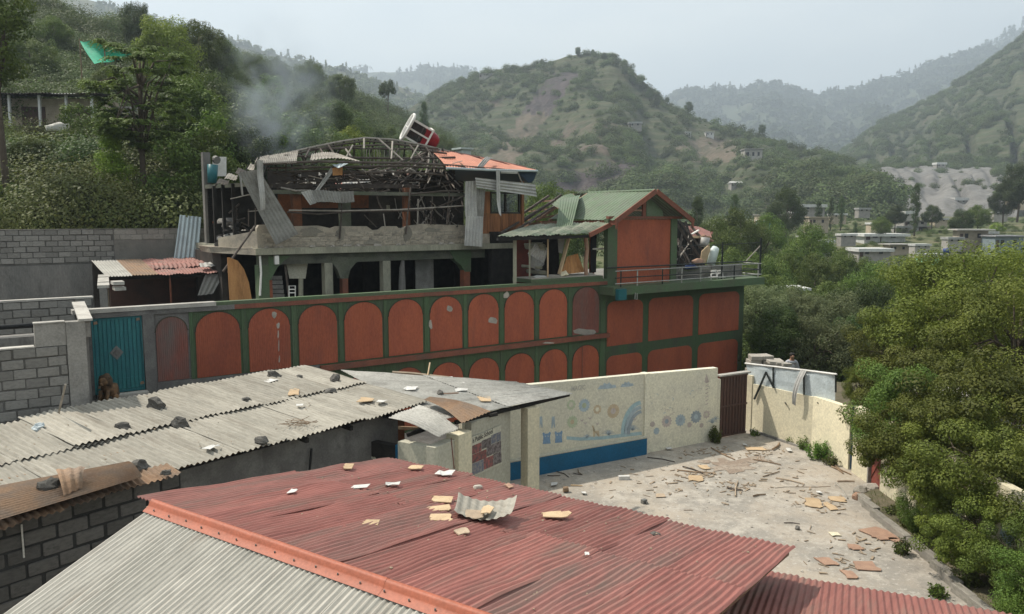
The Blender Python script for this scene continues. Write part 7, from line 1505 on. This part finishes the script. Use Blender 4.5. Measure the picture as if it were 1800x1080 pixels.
def proto(kind, h, rx, rz, zc, nclump, nleaf, ls, lm, seed, tr=None, cl=.34, asp=.5, th=None, nb=9):
    rg = np.random.default_rng(seed); Qd, cents = crown(kind, rg, nclump, nleaf, rx, rz, zc, ls, cl, asp)
    o = mk_quads('crown', Qd, MT[lm], link=False); me = o.data; bpy.data.objects.remove(o)
    return trunk_mesh('trunk', th or h * .85, tr or h * .022, cents, rg, nb), me, h
def plant_tree(pr, name, label, cat, loc, height, group=None, rz=None, wide=1.0):
    tm, cm, h = pr; k = height / h; o = thing(name, label, cat, loc, group); o.scale = (k * wide, k * wide, k); o.rotation_euler = (0, 0, rng.uniform(0, 6.28) if rz is None else rz)
    for nm, me in (('trunk', tm), ('crown', cm)):
        c = bpy.data.objects.new(nm, me); COL.objects.link(c); c.parent = o
    return o
PR = dict(
    big=proto('round', 9, 3.2, 3.1, 6.1, 78, 52000, .056, 'leaf_olive', 1, cl=.25, nb=24), big2=proto('round', 8, 2.8, 2.7, 5.3, 70, 42000, .056, 'leaf_olive', 2, cl=.25, nb=20),
    near=proto('round', 3.6, 1.85, 1.4, 2.25, 70, 40000, .036, 'leaf_olive', 3, .05, cl=.26, nb=20), near2=proto('round', 4, 1.9, 1.65, 2.4, 66, 36000, .036, 'leaf_mid', 4, .05, cl=.26, nb=20),
    round=proto('round', 8, 3.0, 2.9, 5.0, 90, 26000, .085, 'leaf_mid', 5, cl=.3), olive=proto('round', 7, 3.2, 2.4, 4.6, 90, 26000, .08, 'leaf_valley', 6, cl=.3), dark=proto('round', 9, 3.4, 3.6, 5.4, 100, 28000, .095, 'leaf_dark', 7, cl=.3),
    grey=proto('round', 8, 3.1, 2.8, 5.1, 90, 26000, .08, 'leaf_grey', 8, cl=.30), tall=proto('tall', 10, 1.5, 4.4, 5.5, 70, 14000, .09, 'leaf_dark', 9, cl=.5), fresh=proto('round', 7, 2.6, 2.5, 4.5, 80, 20000, .08, 'leaf_fresh', 10, cl=.3),
    shrub=proto('tall', 4, .95, 1.9, 2.0, 60, 12000, .045, 'leaf_fresh', 11, .03, cl=.4), broad=proto('round', 3, 1.5, 1.3, 1.7, 50, 9000, .06, 'leaf_mid', 12, .04), umbrella=proto('umbrella', 8, 2.6, 1.6, 7.0, 30, 2500, .18, 'leaf_dark', 13, .14, cl=.5), gaunt=proto('tall', 11, 1.9, 2.6, 8.8, 30, 9000, .075, 'leaf_mid', 14, .14, cl=.34, th=10.6, nb=26))
# tree of heaven: drooping feathered fronds in tiers
def ailanthus(seed):
    rg = np.random.default_rng(seed); C, D, S = [], [], []; cents = []
    for k in range(84):
        z = 3.7 + 5.0 * rg.uniform() ; a = rg.uniform(0, 6.283); w_ = 2.05 * max(0, 1 - abs((z - 6.6) / 2.75) ** 3) ** .5; w_ = max(.1, w_) * rg.uniform(.35, 1.1); tip = V3([w_ * math.cos(a), w_ * math.sin(a), z]); cents.append(tip)
        for f in range(12):
            b = rg.uniform(0, 6.283); out = V3([math.cos(b), math.sin(b), 0]) * .6 + V3([math.cos(a), math.sin(a), 0]) * .5; out = unit(out); L_ = rg.uniform(.5, .95); sd_ = V3([-out[1], out[0], 0])
            for i in range(11):
                q = (i + 1) / 11; p = tip + out * L_ * q + V3([0, 0, .30 * math.sin(q * 2.2) - .26 * q * q])
                for sgn in (-1, 1): C.append(p + sd_ * .10 * sgn * (1 - .5 * q)); nn = unit(V3([0, 0, 1.]) + out * .5 * q + sd_ * .3 * sgn + rg.normal(size=3) * .2); D.append(nn); S.append(.115 * (1 - .35 * q))
    o = mk_quads('crown', leaf_quads(np.array(C), np.array(D), np.array(S), rg, .40), MT['leaf_mid'], link=False); me = o.data; bpy.data.objects.remove(o)
    return trunk_mesh('trunk', 8.2, .15, cents, rg, 30), me, 9.2
PR['ail'] = ailanthus(15)
# big trees by the yard
T_ = 'trees behind the boundary wall'
for pr, u, v, y, top, wide, name, lb in (('big', 1705, 0, 25, 440, 1.12, 'yard_tree', 'big olive green tree filling the right edge behind the wall'), ('big2', 1585, 0, 27.5, 530, .95, 'yard_tree', 'yellow-green rounded tree left of the big olive one'), ('big', 1800, 0, 21, 500, 1.0, 'yard_tree', 'dark olive tree cut by the right edge of the view'), ('big2', 1640, 0, 31, 500, .9, 'yard_tree', 'bright green tree peeping above the yellow-green one'), ('big', 1515, 0, 26, 645, .62, 'yard_tree', 'smaller olive tree hanging over the navy door')):
    p = yp(u, top, y); gz = ground_z(p[0], p[1]); gz = max(gz, p[2] - 12.5); plant_tree(PR[pr], name, lb, 'tree', (p[0], p[1], gz), p[2] - gz, T_, wide=wide)
for pr, x, y, z, h, wide, lb in (('near', 9.5, 17.4, .0, 3.0, .95, 'leafy tree in the bed hanging over the kerb'), ('near2', 10.0, 18.9, -.2, 3.6, .85, 'dense small tree leaning over the wall above the red door'), ('near', 9.6, 15.6, .0, 3.0, 1.0, 'wide leafy tree at the lower right edge'), ('near2', 9.15, 13.2, -.45, 2.3, .9, 'dark leafy tree in the bottom right corner'), ('near', 11.4, 20.6, -.4, 4.0, 1.0, 'olive small tree behind the wall beside the tin roof'), ('near', 11.2, 16.9, -.4, 4.2, 1.05, 'tall leafy tree behind the wall at the right edge'), ('near2', 9.2, 16.2, -.45, 1.9, .85, 'low dark shrub at the upper end of the bed'), ('near', 9.1, 14.5, -.45, 2.2, .95, 'leafy shrub in the middle of the bed'), ('near2', 9.0, 12.2, -.45, 2.0, .9, 'leafy shrub at the lower end of the bed'), ('near', 10.6, 13.9, -.3, 3.5, 1.0, 'tree over the wall in the lower right corner')):
    plant_tree(PR[pr], 'small_tree', lb, 'tree', (x, y, z), h, 'small trees over the boundary wall', wide=wide)
# trees on the valley floor
lab = {'round': 'green round tree', 'olive': 'olive green tree', 'dark': 'dark green tree', 'grey': 'grey-green tree', 'tall': 'narrow dark tree', 'fresh': 'fresh yellow-green tree'}
for u, vt, y, kd, where in ((1338, 500, 40, 'grey', 'close behind the right corner of the annex'), (1402, 512, 41, 'grey', 'second from the annex in the near row'), (1462, 520, 40, 'grey', 'third from the annex in the near row'), (1520, 505, 44, 'dark', 'last before the yellow-green tree in the near row'), (1370, 545, 34, 'dark', 'low behind the slab pile'), (1440, 560, 34, 'grey', 'low behind the metal screen'), (1500, 560, 35, 'dark', 'low above the end of the metal screen'),
      (1226, 352, 100, 'tall', 'just right of the green gable'), (1262, 388, 82, 'round', 'right of the narrow one by the gable'), (1302, 372, 86, 'round', 'above the far end of the balcony rail'), (1385, 332, 140, 'dark', 'tallest in the valley left of the white roofs'), (1345, 380, 92, 'round', 'left of the tallest valley tree'), (1425, 398, 80, 'round', 'right below the tallest valley tree'), (1440, 356, 175, 'tall', 'left one of the three by the spoil heap'), (1462, 350, 178, 'tall', 'middle one of the three by the spoil heap'), (1480, 346, 180, 'tall', 'right one of the three by the spoil heap'), (1292, 345, 150, 'tall', 'below the white roofed house on the hill'),
      (1575, 363, 168, 'dark', 'against the grey quarry slope'), (1612, 326, 160, 'tall', 'alone in front of the quarry slope'), (1640, 362, 168, 'dark', 'right of the one in front of the quarry'), (1692, 370, 145, 'dark', 'below the right end of the quarry'), (1722, 362, 150, 'round', 'right below the quarry end'), (1752, 392, 168, 'fresh', 'beside the tan house with the slab roof'), (1768, 322, 170, 'dark', 'upper right beside the white house'), (1795, 290, 165, 'dark', 'topmost at the right edge'), (1662, 408, 168, 'dark', 'left of the tan house'), (1528, 412, 168, 'dark', 'left of the long white roof'), (1504, 394, 168, 'tall', 'thin one left of the long white roof'), (1550, 382, 150, 'round', 'above the long white roof'),
      (1242, 435, 60, 'round', 'behind the wreckage on the terrace'), (1285, 442, 57, 'olive', 'behind the middle of the balcony rail'), (1330, 450, 58, 'olive', 'behind the tall rail post'), (1375, 452, 62, 'round', 'in the middle row right of the rail'), (1432, 450, 64, 'olive', 'in the middle row below the small white roof'), (1482, 442, 70, 'olive', 'in the middle row below the long white roof'), (1535, 466, 60, 'round', 'in the middle row left of the green house'), (1592, 469, 56, 'olive', 'directly below the green house'), (1668, 454, 64, 'olive', 'right of the green house'), (1715, 460, 58, 'round', 'right of the green house, nearer'), (1775, 450, 56, 'olive', 'right of the green house at the edge'), (1350, 488, 48, 'olive', 'above the near row behind the annex corner'), (1455, 499, 47, 'olive', 'above the near row in the middle'), (1545, 492, 50, 'round', 'above the yellow-green tree'), (1612, 484, 47, 'fresh', 'above the bright tree by the yard'),
      (962, 330, 66, 'round', 'seen between the burnt house and the annex'), (1005, 340, 90, 'olive', 'behind the ridge of the annex roof'), (586, 186, 62, 'dark', 'standing alone behind the burnt roof'), (610, 222, 58, 'fresh', 'small one in front of the dark tree behind the burnt roof'), (745, 183, 190, 'tall', 'near the tilted cabin'), (780, 240, 150, 'round', 'right of the tilted cabin')):
    p = yp(u, vt, y); gz = ground_z(p[0], p[1])
    if u < 800: gz = H_near.zat(p[0], p[1]) - .2
    hh = p[2] - gz
    if hh < 3.5: gz = p[2] - 4.5; hh = 4.5
    if hh > 13: gz = p[2] - 12; hh = 12
    plant_tree(PR[kd], 'tall_tree' if kd == 'tall' else 'valley_tree', lab[kd] + ' ' + where, 'tree', (p[0], p[1], gz), hh, 'trees on the valley floor', wide={'round': .95, 'tall': .8}.get(kd, .95) * (1.0 if hh < 7 else .75))
# trees one can tell apart on the near hillside
Hs = 'trees on the near hillside'
for u, vt, vb, y, kd, wide, lb in ((258, 60, 405, 35, 'ail', 1.0, 'tall feathery tree of drooping fronds standing behind the block wall'), (18, -70, 400, 33, 'gaunt', 1.0, 'tall thin dark tree cut by the left edge'), (205, 240, 405, 34.5, 'shrub', 1.0, 'bright yellow-green upright shrub left of the feathery tree'), (166, 186, 250, 44, 'broad', 1.0, 'dark broad-leaved bush in front of the hillside hut'), (300, 32, 190, 68, 'fresh', .9, 'light olive tree high behind the feathery tree'), (352, 40, 200, 75, 'olive', .8, 'thin crowned tree on the skyline right of the light olive one'), (242, 8, 110, 98, 'dark', .7, 'dark bluish tree on the skyline above the feathery tree'),
      (390, 70, 220, 82, 'round', .9, 'rounded tree at the shoulder of the hillside'), (440, 95, 230, 95, 'olive', .9, 'tree above the smoke'), (485, 102, 220, 110, 'round', .9, 'tree right of the smoke on the skyline'), (545, 108, 215, 130, 'round', .9, 'tree on the skyline, second right of the smoke'), (600, 132, 230, 150, 'olive', .9, 'tree on the skyline left of the umbrella pine'), (682, 146, 188, 190, 'umbrella', .5, 'lone umbrella shaped pine on the falling skyline'), (345, 175, 330, 45, 'olive', .85, 'leafy tree left of the charred wing'), (375, 200, 345, 48, 'round', .8, 'leafy tree directly behind the white board'), (100, 30, 150, 85, 'round', 1.0, 'tree left of the green net'), (60, 245, 345, 38, 'olive', 1.0, 'low bushy tree below the hut'), (20, 320, 410, 33, 'olive', 1.0, 'low bushy tree at the wall by the left edge'), (130, 320, 410, 33.5, 'round', 1.0, 'low bushy tree at the wall below the white bundle'), (320, 310, 405, 34.5, 'olive', 1.0, 'low bushy tree at the wall left of the leaning sheet'), (440, 165, 290, 52, 'dark', .9, 'dark tree veiled by smoke'), (520, 205, 300, 56, 'round', .9, 'tree right of the smoke behind the burnt roof'), (195, 120, 250, 60, 'round', .9, 'tree left of the feathery tree below the green net'), (60, 70, 160, 70, 'olive', 1.0, 'tree behind the hut near the thin dark tree')):
    b = yp(u, vb, y); t = yp(u, vt, y); b[2] = min(H_near.zat(b[0], b[1]) - .1, t[2] - 1.8); plant_tree(PR[kd], 'hillside_tree', lb, 'bush' if 'bush in' in lb or 'shrub' in lb else 'tree', b, t[2] - b[2], Hs, wide=wide)
# pines along the crest of the middle hill
pm = [mesh_of('crown', np.asarray(q).reshape(-1, 3), [tuple(range(4 * i, 4 * i + 4)) for i in range(len(q))], MT['needle']) for q in PN2]
ball = PR['dark']
for k, (u, vt, hpx, lb) in enumerate(((1015, 82, 18, 'lone round pine at the left of the hill summit'), (1040, 86, 12, 'second small pine at the hill summit'), (1062, 92, 16, 'pine right of the summit'), (1082, 102, 16, 'pine on the right shoulder, highest'), (1098, 116, 18, 'pine on the right shoulder, second'), (1112, 130, 20, 'pine on the right shoulder, third'), (1128, 143, 20, 'pine on the right shoulder, fourth'), (1141, 156, 22, 'pine on the right shoulder, fifth'), (1153, 170, 20, 'pine on the right shoulder, lowest'), (1176, 170, 12, 'small pine standing clear on the saddle'), (1212, 178, 18, 'dark pine beside the white roof on the saddle'), (1340, 218, 16, 'round tree on the right spur crest'), (950, 104, 10, 'small tree on the left crest'), (900, 116, 9, 'tiny tree on the left crest'))):
    p = H_mid.near(u, vt + hpx); top = yp(u, vt, p[1]); plant_tree(ball, 'hill_pine', lb, 'tree', p - V3([0, 0, .5]), max(4.0, top[2] - p[2]), 'pines on the hill crest', wide=.8)
# weeds against the walls
def weed(P_, w_, h, n, label, lm='weed', seed=0):
    rg = np.random.default_rng(seed); nst = 26; C, D, S = [], [], []; st = []
    for k in range(nst):
        a = rg.uniform(0, 6.283); r_ = rg.uniform(0, 1) ** .5 * w_ / 2; b = P_ + V3([r_ * .5 * math.cos(a), r_ * .5 * math.sin(a), 0]); t = P_ + V3([r_ * math.cos(a), r_ * math.sin(a), h * rg.uniform(.5, 1) * (1 - .4 * (2 * r_ / w_) ** 2)]); st.append(tube([b, t], [.006, .003], 4))
        q = rg.uniform(.1, 1, (n // nst, 1)); p = b + (t - b) * q + ball_dirs(n // nst, rg) * .06; C.append(p); dd = ball_dirs(n // nst, rg) + V3([0, 0, .6]); D.append(dd / np.linalg.norm(dd, axis=1)[:, None]); S.append(rg.uniform(.6, 1.2, n // nst) * .035)
    o = thing('weed_clump', label, 'weeds', P_, 'weeds in the yard'); mk('stems', join(*st), MT['bark'], o); mk_quads('leaves', leaf_quads(np.concatenate(C), np.concatenate(D), np.concatenate(S), rg, .5), MT[lm], o); return o
for k, (u, v, w_, h, n, lb, lm) in enumerate(((1258, 778, .50, .62, 900, 'dark green weed at the foot of the painted wall by the gate', 'leaf_mid'), (1326, 766, .30, .25, 300, 'small weed right of the brown gate', 'leaf_mid'), (1394, 780, .40, .40, 500, 'weed clump at the left end of the row on the right wall', 'weed'), (1416, 790, .50, .45, 700, 'weed clump second in the row on the right wall', 'weed'), (1438, 808, .75, .65, 1500, 'biggest bright weed clump on the right wall', 'weed'), (1460, 818, .45, .30, 500, 'dry weed clump at the right end of the row', 'leaf_scrub'), (1585, 975, .35, .4, 500, 'leafy shoot growing over the kerb', 'leaf_mid'), (1650, 1050, .4, .25, 500, 'low leafy clump in front of the kerb at the bottom', 'leaf_mid'), (1570, 905, .4, .25, 400, 'low grass behind the upper kerb', 'leaf_scrub'), (1600, 930, .45, .35, 500, 'grassy clump behind the middle kerb', 'leaf_scrub'), (1700, 1030, .5, .5, 600, 'grassy clump behind the lower kerb', 'leaf_scrub'))):
    weed(gp(u, v, .0), w_, h, n, lb, lm, 700 + k)
gq = []
for k in range(900):
    y = rng.uniform(9, 19); x = rng.uniform(8.78 - (19 - y) * .05, 9.55); a = rng.uniform(0, 6.28); h = rng.uniform(.06, .2); gq.append([(x, y, .03), (x + .012 * math.cos(a), y + .012 * math.sin(a), .03), (x + .06 * math.cos(a + 1), y + .06 * math.sin(a + 1), h), (x + .055 * math.cos(a + 1), y + .055 * math.sin(a + 1), h)])
tag(mk_quads('bed_grass', np.array(gq), MT['leaf_scrub'], loc=(9, 14, .03)), 'thin dry grass in the bed behind the kerb', 'grass', kind='stuff')

mat('far_pale', (.36, .36, .345), rough=.8)
mat('far_bluegrey', (.24, .29, .31), rough=.9)

# ================================================================== HOUSES ACROSS THE VALLEY
def far_house(u, v0, v1, wpx, y, m, label, roof='far_white', over=.06, rz=0.0, dep=.8, nwin=2, door=True, pitched=False, z0=None, rh=.06, hill=None):
    """a small house seen at (u, v0..v1), wpx wide"""
    if hill is not None: y = float(hill.near(u, v1 + 1)[1]) - 1.0
    a, b = yp(u, v0, y), yp(u, v1, y); wd = wpx / FPX * y; h = a[2] - b[2]; zt = a[2]; zb = zt - h
    t = thing('valley_house', label, 'house', (a[0], a[1], zb), 'houses across the valley'); f = Frame((a[0] - wd / 2 * math.cos(rz), a[1] - wd / 2 * math.sin(rz)), (math.cos(rz), math.sin(rz))); d = wd * dep
    mk('wall', fbox(f, 0, wd, -d, 0, max(zb - 1.4, ground_z(a[0], a[1]) - .6) if hill is None and y < 260 else zb - 2.0, zt - h * rh), MT[m], t); o_ = wd * over
    if pitched: mk('roof', hexa([f(-o_, o_ * 2, zt - h * rh), f(wd + o_, o_ * 2, zt - h * rh), f(wd + o_, -d - o_, zt - h * rh), f(-o_, -d - o_, zt - h * rh), f(0, -d * .4, zt + h * .25), f(wd, -d * .4, zt + h * .25), f(wd, -d * .6, zt + h * .25), f(0, -d * .6, zt + h * .25)]), MT[roof], t)
    else: mk('roof', fbox(f, -o_, wd + o_, -d - o_, o_ * 2, zt - h * rh + .01, zt + .08), MT[roof], t)
    for k in range(nwin):
        s_ = wd * (k + .6) / (nwin + .3); mk('window', fbox(f, s_ - wd * .06, s_ + wd * .06, -.05, .03, zb + h * .38, zb + h * .72), MT['dark_open'], t)
    if door: mk('door', fbox(f, wd * .04, wd * .14, -.05, .03, zb, zb + h * .7), MT['brown_gate'], t)
    return t
far_house(1556, 412, 422, 72, 150, 'far_white', 'long house with a bright white flat roof in the valley', rh=.4)
far_house(1582, 430, 444, 34, 132, 'far_tan', 'cream house with a grey slab roof below the long white roof', 'far_grey', .18)
far_house(1538, 438, 452, 56, 118, 'far_grey', 'low grey house with a white roof above the middle trees', rh=.35)
far_house(1626, 398, 412, 22, 175, 'far_tan', 'small pale two storey house with a red door', 'far_grey'); 
far_house(1712, 404, 428, 46, 130, 'far_tan', 'tan house with a slab roof at the right', 'far_grey', .15, rz=-.25)
g_ = far_house(1646, 448, 470, 42, 98, 'far_green', 'pale green house with a dark roof edge among the trees', 'far_roof', .03, door=False, rh=.25)
far_house(1775, 415, 440, 50, 125, 'far_bluegrey', 'dull blue house partly hidden at the right edge', 'far_roof')
far_house(1453, 423, 434, 26, 110, 'far_grey', 'house showing only a small white roof among the trees', rh=.45)
far_house(1353, 378, 390, 36, 165, 'far_tan', 'flat brown house left of the tallest valley tree', 'far_grey')
far_house(1352, 388, 398, 30, 150, 'far_blue', 'blue fronted house with white parapet left of the tallest tree')
far_house(1430, 360, 372, 40, 200, 'far_grey', 'pale roofed house left of the three narrow trees', rh=.4)
far_house(1440, 382, 398, 34, 165, 'far_tan', 'tan house below the three narrow trees', 'far_tan')
far_house(1794, 340, 360, 26, 200, 'far_tan', 'white house at the right edge above the trees')
far_house(1602, 372, 384, 20, 190, 'far_grey', 'small pale house in front of the quarry foot', rh=.4)
far_house(1560, 327, 336, 18, 300, 'far_tan', 'tiny tan house at the left edge of the quarry', 'far_white', rh=.3, hill=QR)
far_house(1655, 286, 296, 16, 430, 'far_grey', 'small white roofed shed on top of the quarry', rh=.35, hill=QR)
far_house(1298, 320, 327, 24, 255, 'far_grey', 'white roofed house low on the middle hill', 'far_pale', rh=.3, pitched=True, hill=H_mid)
far_house(1325, 262, 282, 30, 330, 'far_grey', 'grey unfinished house on the spur of the middle hill', 'far_grey', nwin=3, hill=H_mid)
far_house(1117, 215, 224, 22, 400, 'far_grey', 'small house with a curved white roof high on the middle hill', 'far_pale', rh=.3, hill=H_mid)
far_house(1203, 193, 199, 16, 460, 'far_grey', 'tiny white roofed house on the saddle', rh=.5, hill=H_mid); far_house(1180, 186, 191, 10, 470, 'far_grey', 'tiny white speck of a house left on the saddle', rh=.5, hill=H_mid)
far_house(1248, 232, 240, 14, 400, 'far_white', 'tiny pale house below the right spur', hill=H_mid); far_house(1210, 232, 238, 10, 420, 'far_white', 'tiny white house left below the saddle', hill=H_mid)
far_house(855, 130, 136, 24, 540, 'far_grey', 'low pale wall of a house on the left crest of the hill', 'far_grey', nwin=0, hill=H_mid)
far_house(1386, 508, 522, 60, 52, 'far_grey', 'tin roofed hut behind the grey-green trees', 'far_white', .1, rh=.2)
far_house(1610, 388, 398, 40, 175, 'far_grey', 'grey ruin walls behind the small pale house', 'far_grey', nwin=3)
far_house(1690, 348, 360, 22, 260, 'far_grey', 'small grey shed at the right end of the quarry', rh=.4, hill=QR)
for u, v0, v1, w_, y, m, rf, lb in ((1404, 372, 380, 22, 190, 'far_grey', 'far_white', 'small white roofed house left below the tallest valley tree'), (1476, 376, 384, 24, 185, 'far_tan', 'far_white', 'low tan house right below the three narrow trees'), (1520, 366, 374, 20, 200, 'far_grey', 'far_pale', 'small grey house at the foot of the hill spur'), (1545, 392, 400, 26, 168, 'far_tan', 'far_white', 'tan house with white roof above the long white house'), (1588, 398, 407, 24, 172, 'far_grey', 'far_pale', 'grey house left of the small pale two storey one'), (1655, 384, 392, 22, 185, 'far_tan', 'far_white', 'tan house right above the grey ruin walls'), (1680, 418, 428, 26, 128, 'far_grey', 'far_pale', 'grey house between the two dark trees on the right'), (1742, 408, 418, 24, 150, 'far_tan', 'far_white', 'small tan house right of the slab roofed one'), (1760, 372, 380, 24, 190, 'far_grey', 'far_white', 'house with white roof below the topmost right trees'), (1492, 412, 420, 26, 140, 'far_grey', 'far_white', 'white roofed house left of the long white roof'), (1418, 416, 424, 22, 130, 'far_tan', 'far_pale', 'tan house right below the tallest valley tree'), (1316, 405, 413, 22, 140, 'far_grey', 'far_white', 'white roofed house above the end of the balcony rail'), (1700, 372, 380, 22, 200, 'far_tan', 'far_pale', 'small tan house under the quarry end'), (1622, 430, 438, 26, 118, 'far_grey', 'far_white', 'white roofed house just above the pale green one')):
    far_house(u, v0, v1, w_, y, m, lb, rf, rh=.35, nwin=2, door=False)
tag(mk('water_tank', tube([yp(1664, 446, 97), yp(1664, 437, 97)], [.45, .4], 10), MT['plastic_blue'], None, True), 'blue water tank on the roof of the pale green house', 'tank')
# tin roof glimpsed behind the boundary wall
tr = thing('tin_hut', 'low hut with a whitish tin roof behind the boundary wall', 'hut', (12.4, 21.5, -.5))
for k in range(4): mk('roof_sheet', patch(V3([11.3 + k * .8, 20.4, 1.72]), V3([12.12 + k * .8, 20.4, 1.72]), V3([12.12 + k * .8, 23.0, 1.95]), V3([11.3 + k * .8, 23.0, 1.95]), pitch=.1, amp=.014, nl=3), MT['zinc'], tr)
mk('wall', box((12.9, 21.7, -1), (3.0, 2.3, 2.65)), MT['far_grey'], tr)

# ------------------------------------------------------------------ hut, bundle and net on the near hillside
yb = 52.0
HF = Frame(yp(-60, 190, yb)[:2], (1, .03)); hz = yp(60, 222, yb)[2]; ht = yp(60, 168, yb)[2]
def hs(u): return HF.at(u, 200)[0]
hut = thing('hillside_hut', 'long hut with posts and a tin roof on the near hillside', 'hut', HF(3, 0, hz))
mk('wall', fbox(HF, hs(-70), hs(170), -3.2, -1.2, hz - 2.5, ht), MT['far_tan'], hut); mk('floor', fbox(HF, hs(-70), hs(175), -1.2, .3, hz - 3.0, hz), MT['soil'], hut)
for a, b in ((20, 62), (122, 160)): mk('door', fbox(HF, hs(a), hs(b), -1.21, -1.15, hz, hz + (ht - hz) * .72), MT['brown_gate'], hut)
for u in (17, 70, 117, 162): mk('post', bar(HF(hs(u), 0, hz - .6), HF(hs(u), -.05, ht + .05), .14), MT['far_white'], hut)
for k in range(6):
    a = hs(-70) + (hs(180) - hs(-70)) * k / 6; b = hs(-70) + (hs(180) - hs(-70)) * (k + 1.05) / 6; mk('roof_sheet', patch(HF(a, .45, ht + .08 + .03 * (k % 2)), HF(b, .45, ht + .08 + .03 * (k % 2)), HF(b, -3.3, ht + .45), HF(a, -3.3, ht + .45), pitch=.2, amp=.03, nl=3), MT['zinc' if k in (4,) else 'soot_wall'], hut)
bw_ = thing('terrace_wall', 'low grey block wall right of the hillside hut', 'wall', HF(hs(220), -.5, hz - 1.5)); mk('core', fbox(HF, hs(190), hs(255), -.7, -.512, hz - 3, ht - .6), MT['mortar'], bw_); blocks(bw_, HF, -.5, hs(190), hs(255), hz - 1.0, ht - .6, 'block', bw=.45, bh=.24)
tag(mk('tarp_bundle', rock(yp(104, 232, 45), (1.4, .9, .7), 801, rough=.3), MT['tarp_white'], None, True), 'white tarpaulin bundle lying on the bushes below the hut', 'bundle')
yn = 66
net = thing('green_net', 'bright green shade net strung between poles on the hillside', 'net', yp(180, 112, yn))
c = [yp(140, 72, yn), yp(183, 74, yn - 2), yp(238, 98, yn), yp(166, 114, yn - 3)]
N_ = 10; Vn = []
for i in range(N_ + 1):
    for j in range(N_ + 1):
        a, b = i / N_, j / N_; p = (c[0] * (1 - a) + c[1] * a) * (1 - b) + (c[3] * (1 - a) + c[2] * a) * b; Vn.append(p - V3([0, 0, .35 * math.sin(math.pi * a) * math.sin(math.pi * b) + .08 * math.sin(9 * a + 4 * b)]))
mk('cloth', (Vn, [(i * (N_ + 1) + j, i * (N_ + 1) + j + 1, (i + 1) * (N_ + 1) + j + 1, (i + 1) * (N_ + 1) + j) for i in range(N_) for j in range(N_)]), MT['net_green'], net)
for q in (c[0], c[1], c[2]): mk('pole', tube([q + V3([0, 0, .15]), q - V3([0, 0, 3.2])], .05, 6), MT['stick'], net)
# ------------------------------------------------------------------ smoke and haze
def volume_box(name, lo, hi, label, cat):
    lo, hi = V3(lo, dtype=float), V3(hi, dtype=float); c = (lo + hi) / 2; vf = box((0, 0, -(hi[2] - lo[2]) / 2), hi - lo); o = bpy.data.objects.new(name, mesh_of(name, *vf, None)); COL.objects.link(o); o.location = tuple(c)
    return tag(o, label, cat, kind='stuff')
m = bpy.data.materials.new('smoke'); m.use_nodes = True; nt = m.node_tree; N, L = nt.nodes, nt.links; N.remove(N['Principled BSDF'])
pv = N.new('ShaderNodeVolumePrincipled'); pv.inputs['Color'].default_value = (.74, .87, 1.0, 1); pv.inputs['Anisotropy'].default_value = .45; L.new(pv.outputs[0], N['Material Output'].inputs['Volume'])
tc = N.new('ShaderNodeTexCoord'); mp = N.new('ShaderNodeMapping'); mp.inputs['Location'].default_value = (-.5, -.5, -.5); L.new(tc.outputs['Generated'], mp.inputs[0])
no = N.new('ShaderNodeTexNoise'); no.inputs['Scale'].default_value = .55; no.inputs['Detail'].default_value = 4; no.inputs['Distortion'].default_value = .8; L.new(tc.outputs['Object'], no.inputs[0])
ln = N.new('ShaderNodeVectorMath'); ln.operation = 'LENGTH'; L.new(mp.outputs[0], ln.inputs[0])
fa = N.new('ShaderNodeMapRange'); fa.inputs[1].default_value, fa.inputs[2].default_value, fa.inputs[3].default_value, fa.inputs[4].default_value = .12, .48, 1, 0; fa.interpolation_type = 'SMOOTHSTEP'; L.new(ln.outputs['Value'], fa.inputs[0])
nr_ = N.new('ShaderNodeMapRange'); nr_.inputs[1].default_value, nr_.inputs[2].default_value = .42, .74; L.new(no.outputs[0], nr_.inputs[0])
mu = N.new('ShaderNodeMath'); mu.operation = 'MULTIPLY'; L.new(fa.outputs[0], mu.inputs[0]); L.new(nr_.outputs[0], mu.inputs[1])
m2 = N.new('ShaderNodeMath'); m2.operation = 'MULTIPLY'; m2.inputs[1].default_value = .55; L.new(mu.outputs[0], m2.inputs[0]); L.new(m2.outputs[0], pv.inputs['Density'])
sp = yp(478, 205, 40)
so = volume_box('smoke', sp + V3([-3.2, -2.6, -5.0]), sp + V3([3.8, 3.0, 6.5]), 'thin blue-grey smoke rising behind the burnt house', 'smoke'); so.data.materials.append(m)
m = bpy.data.materials.new('haze'); m.use_nodes = True; nt = m.node_tree; N, L = nt.nodes, nt.links; N.remove(N['Principled BSDF'])
pv = N.new('ShaderNodeVolumePrincipled'); pv.inputs['Color'].default_value = (.74, .87, 1.0, 1); pv.inputs['Density'].default_value = .00048; pv.inputs['Anisotropy'].default_value = .2; L.new(pv.outputs[0], N['Material Output'].inputs['Volume'])
hz_ = volume_box('haze', (-9000, -9000, -12), (9000, 9000, 690), 'pale summer haze filling the valley air', 'haze'); hz_.data.materials.append(m)
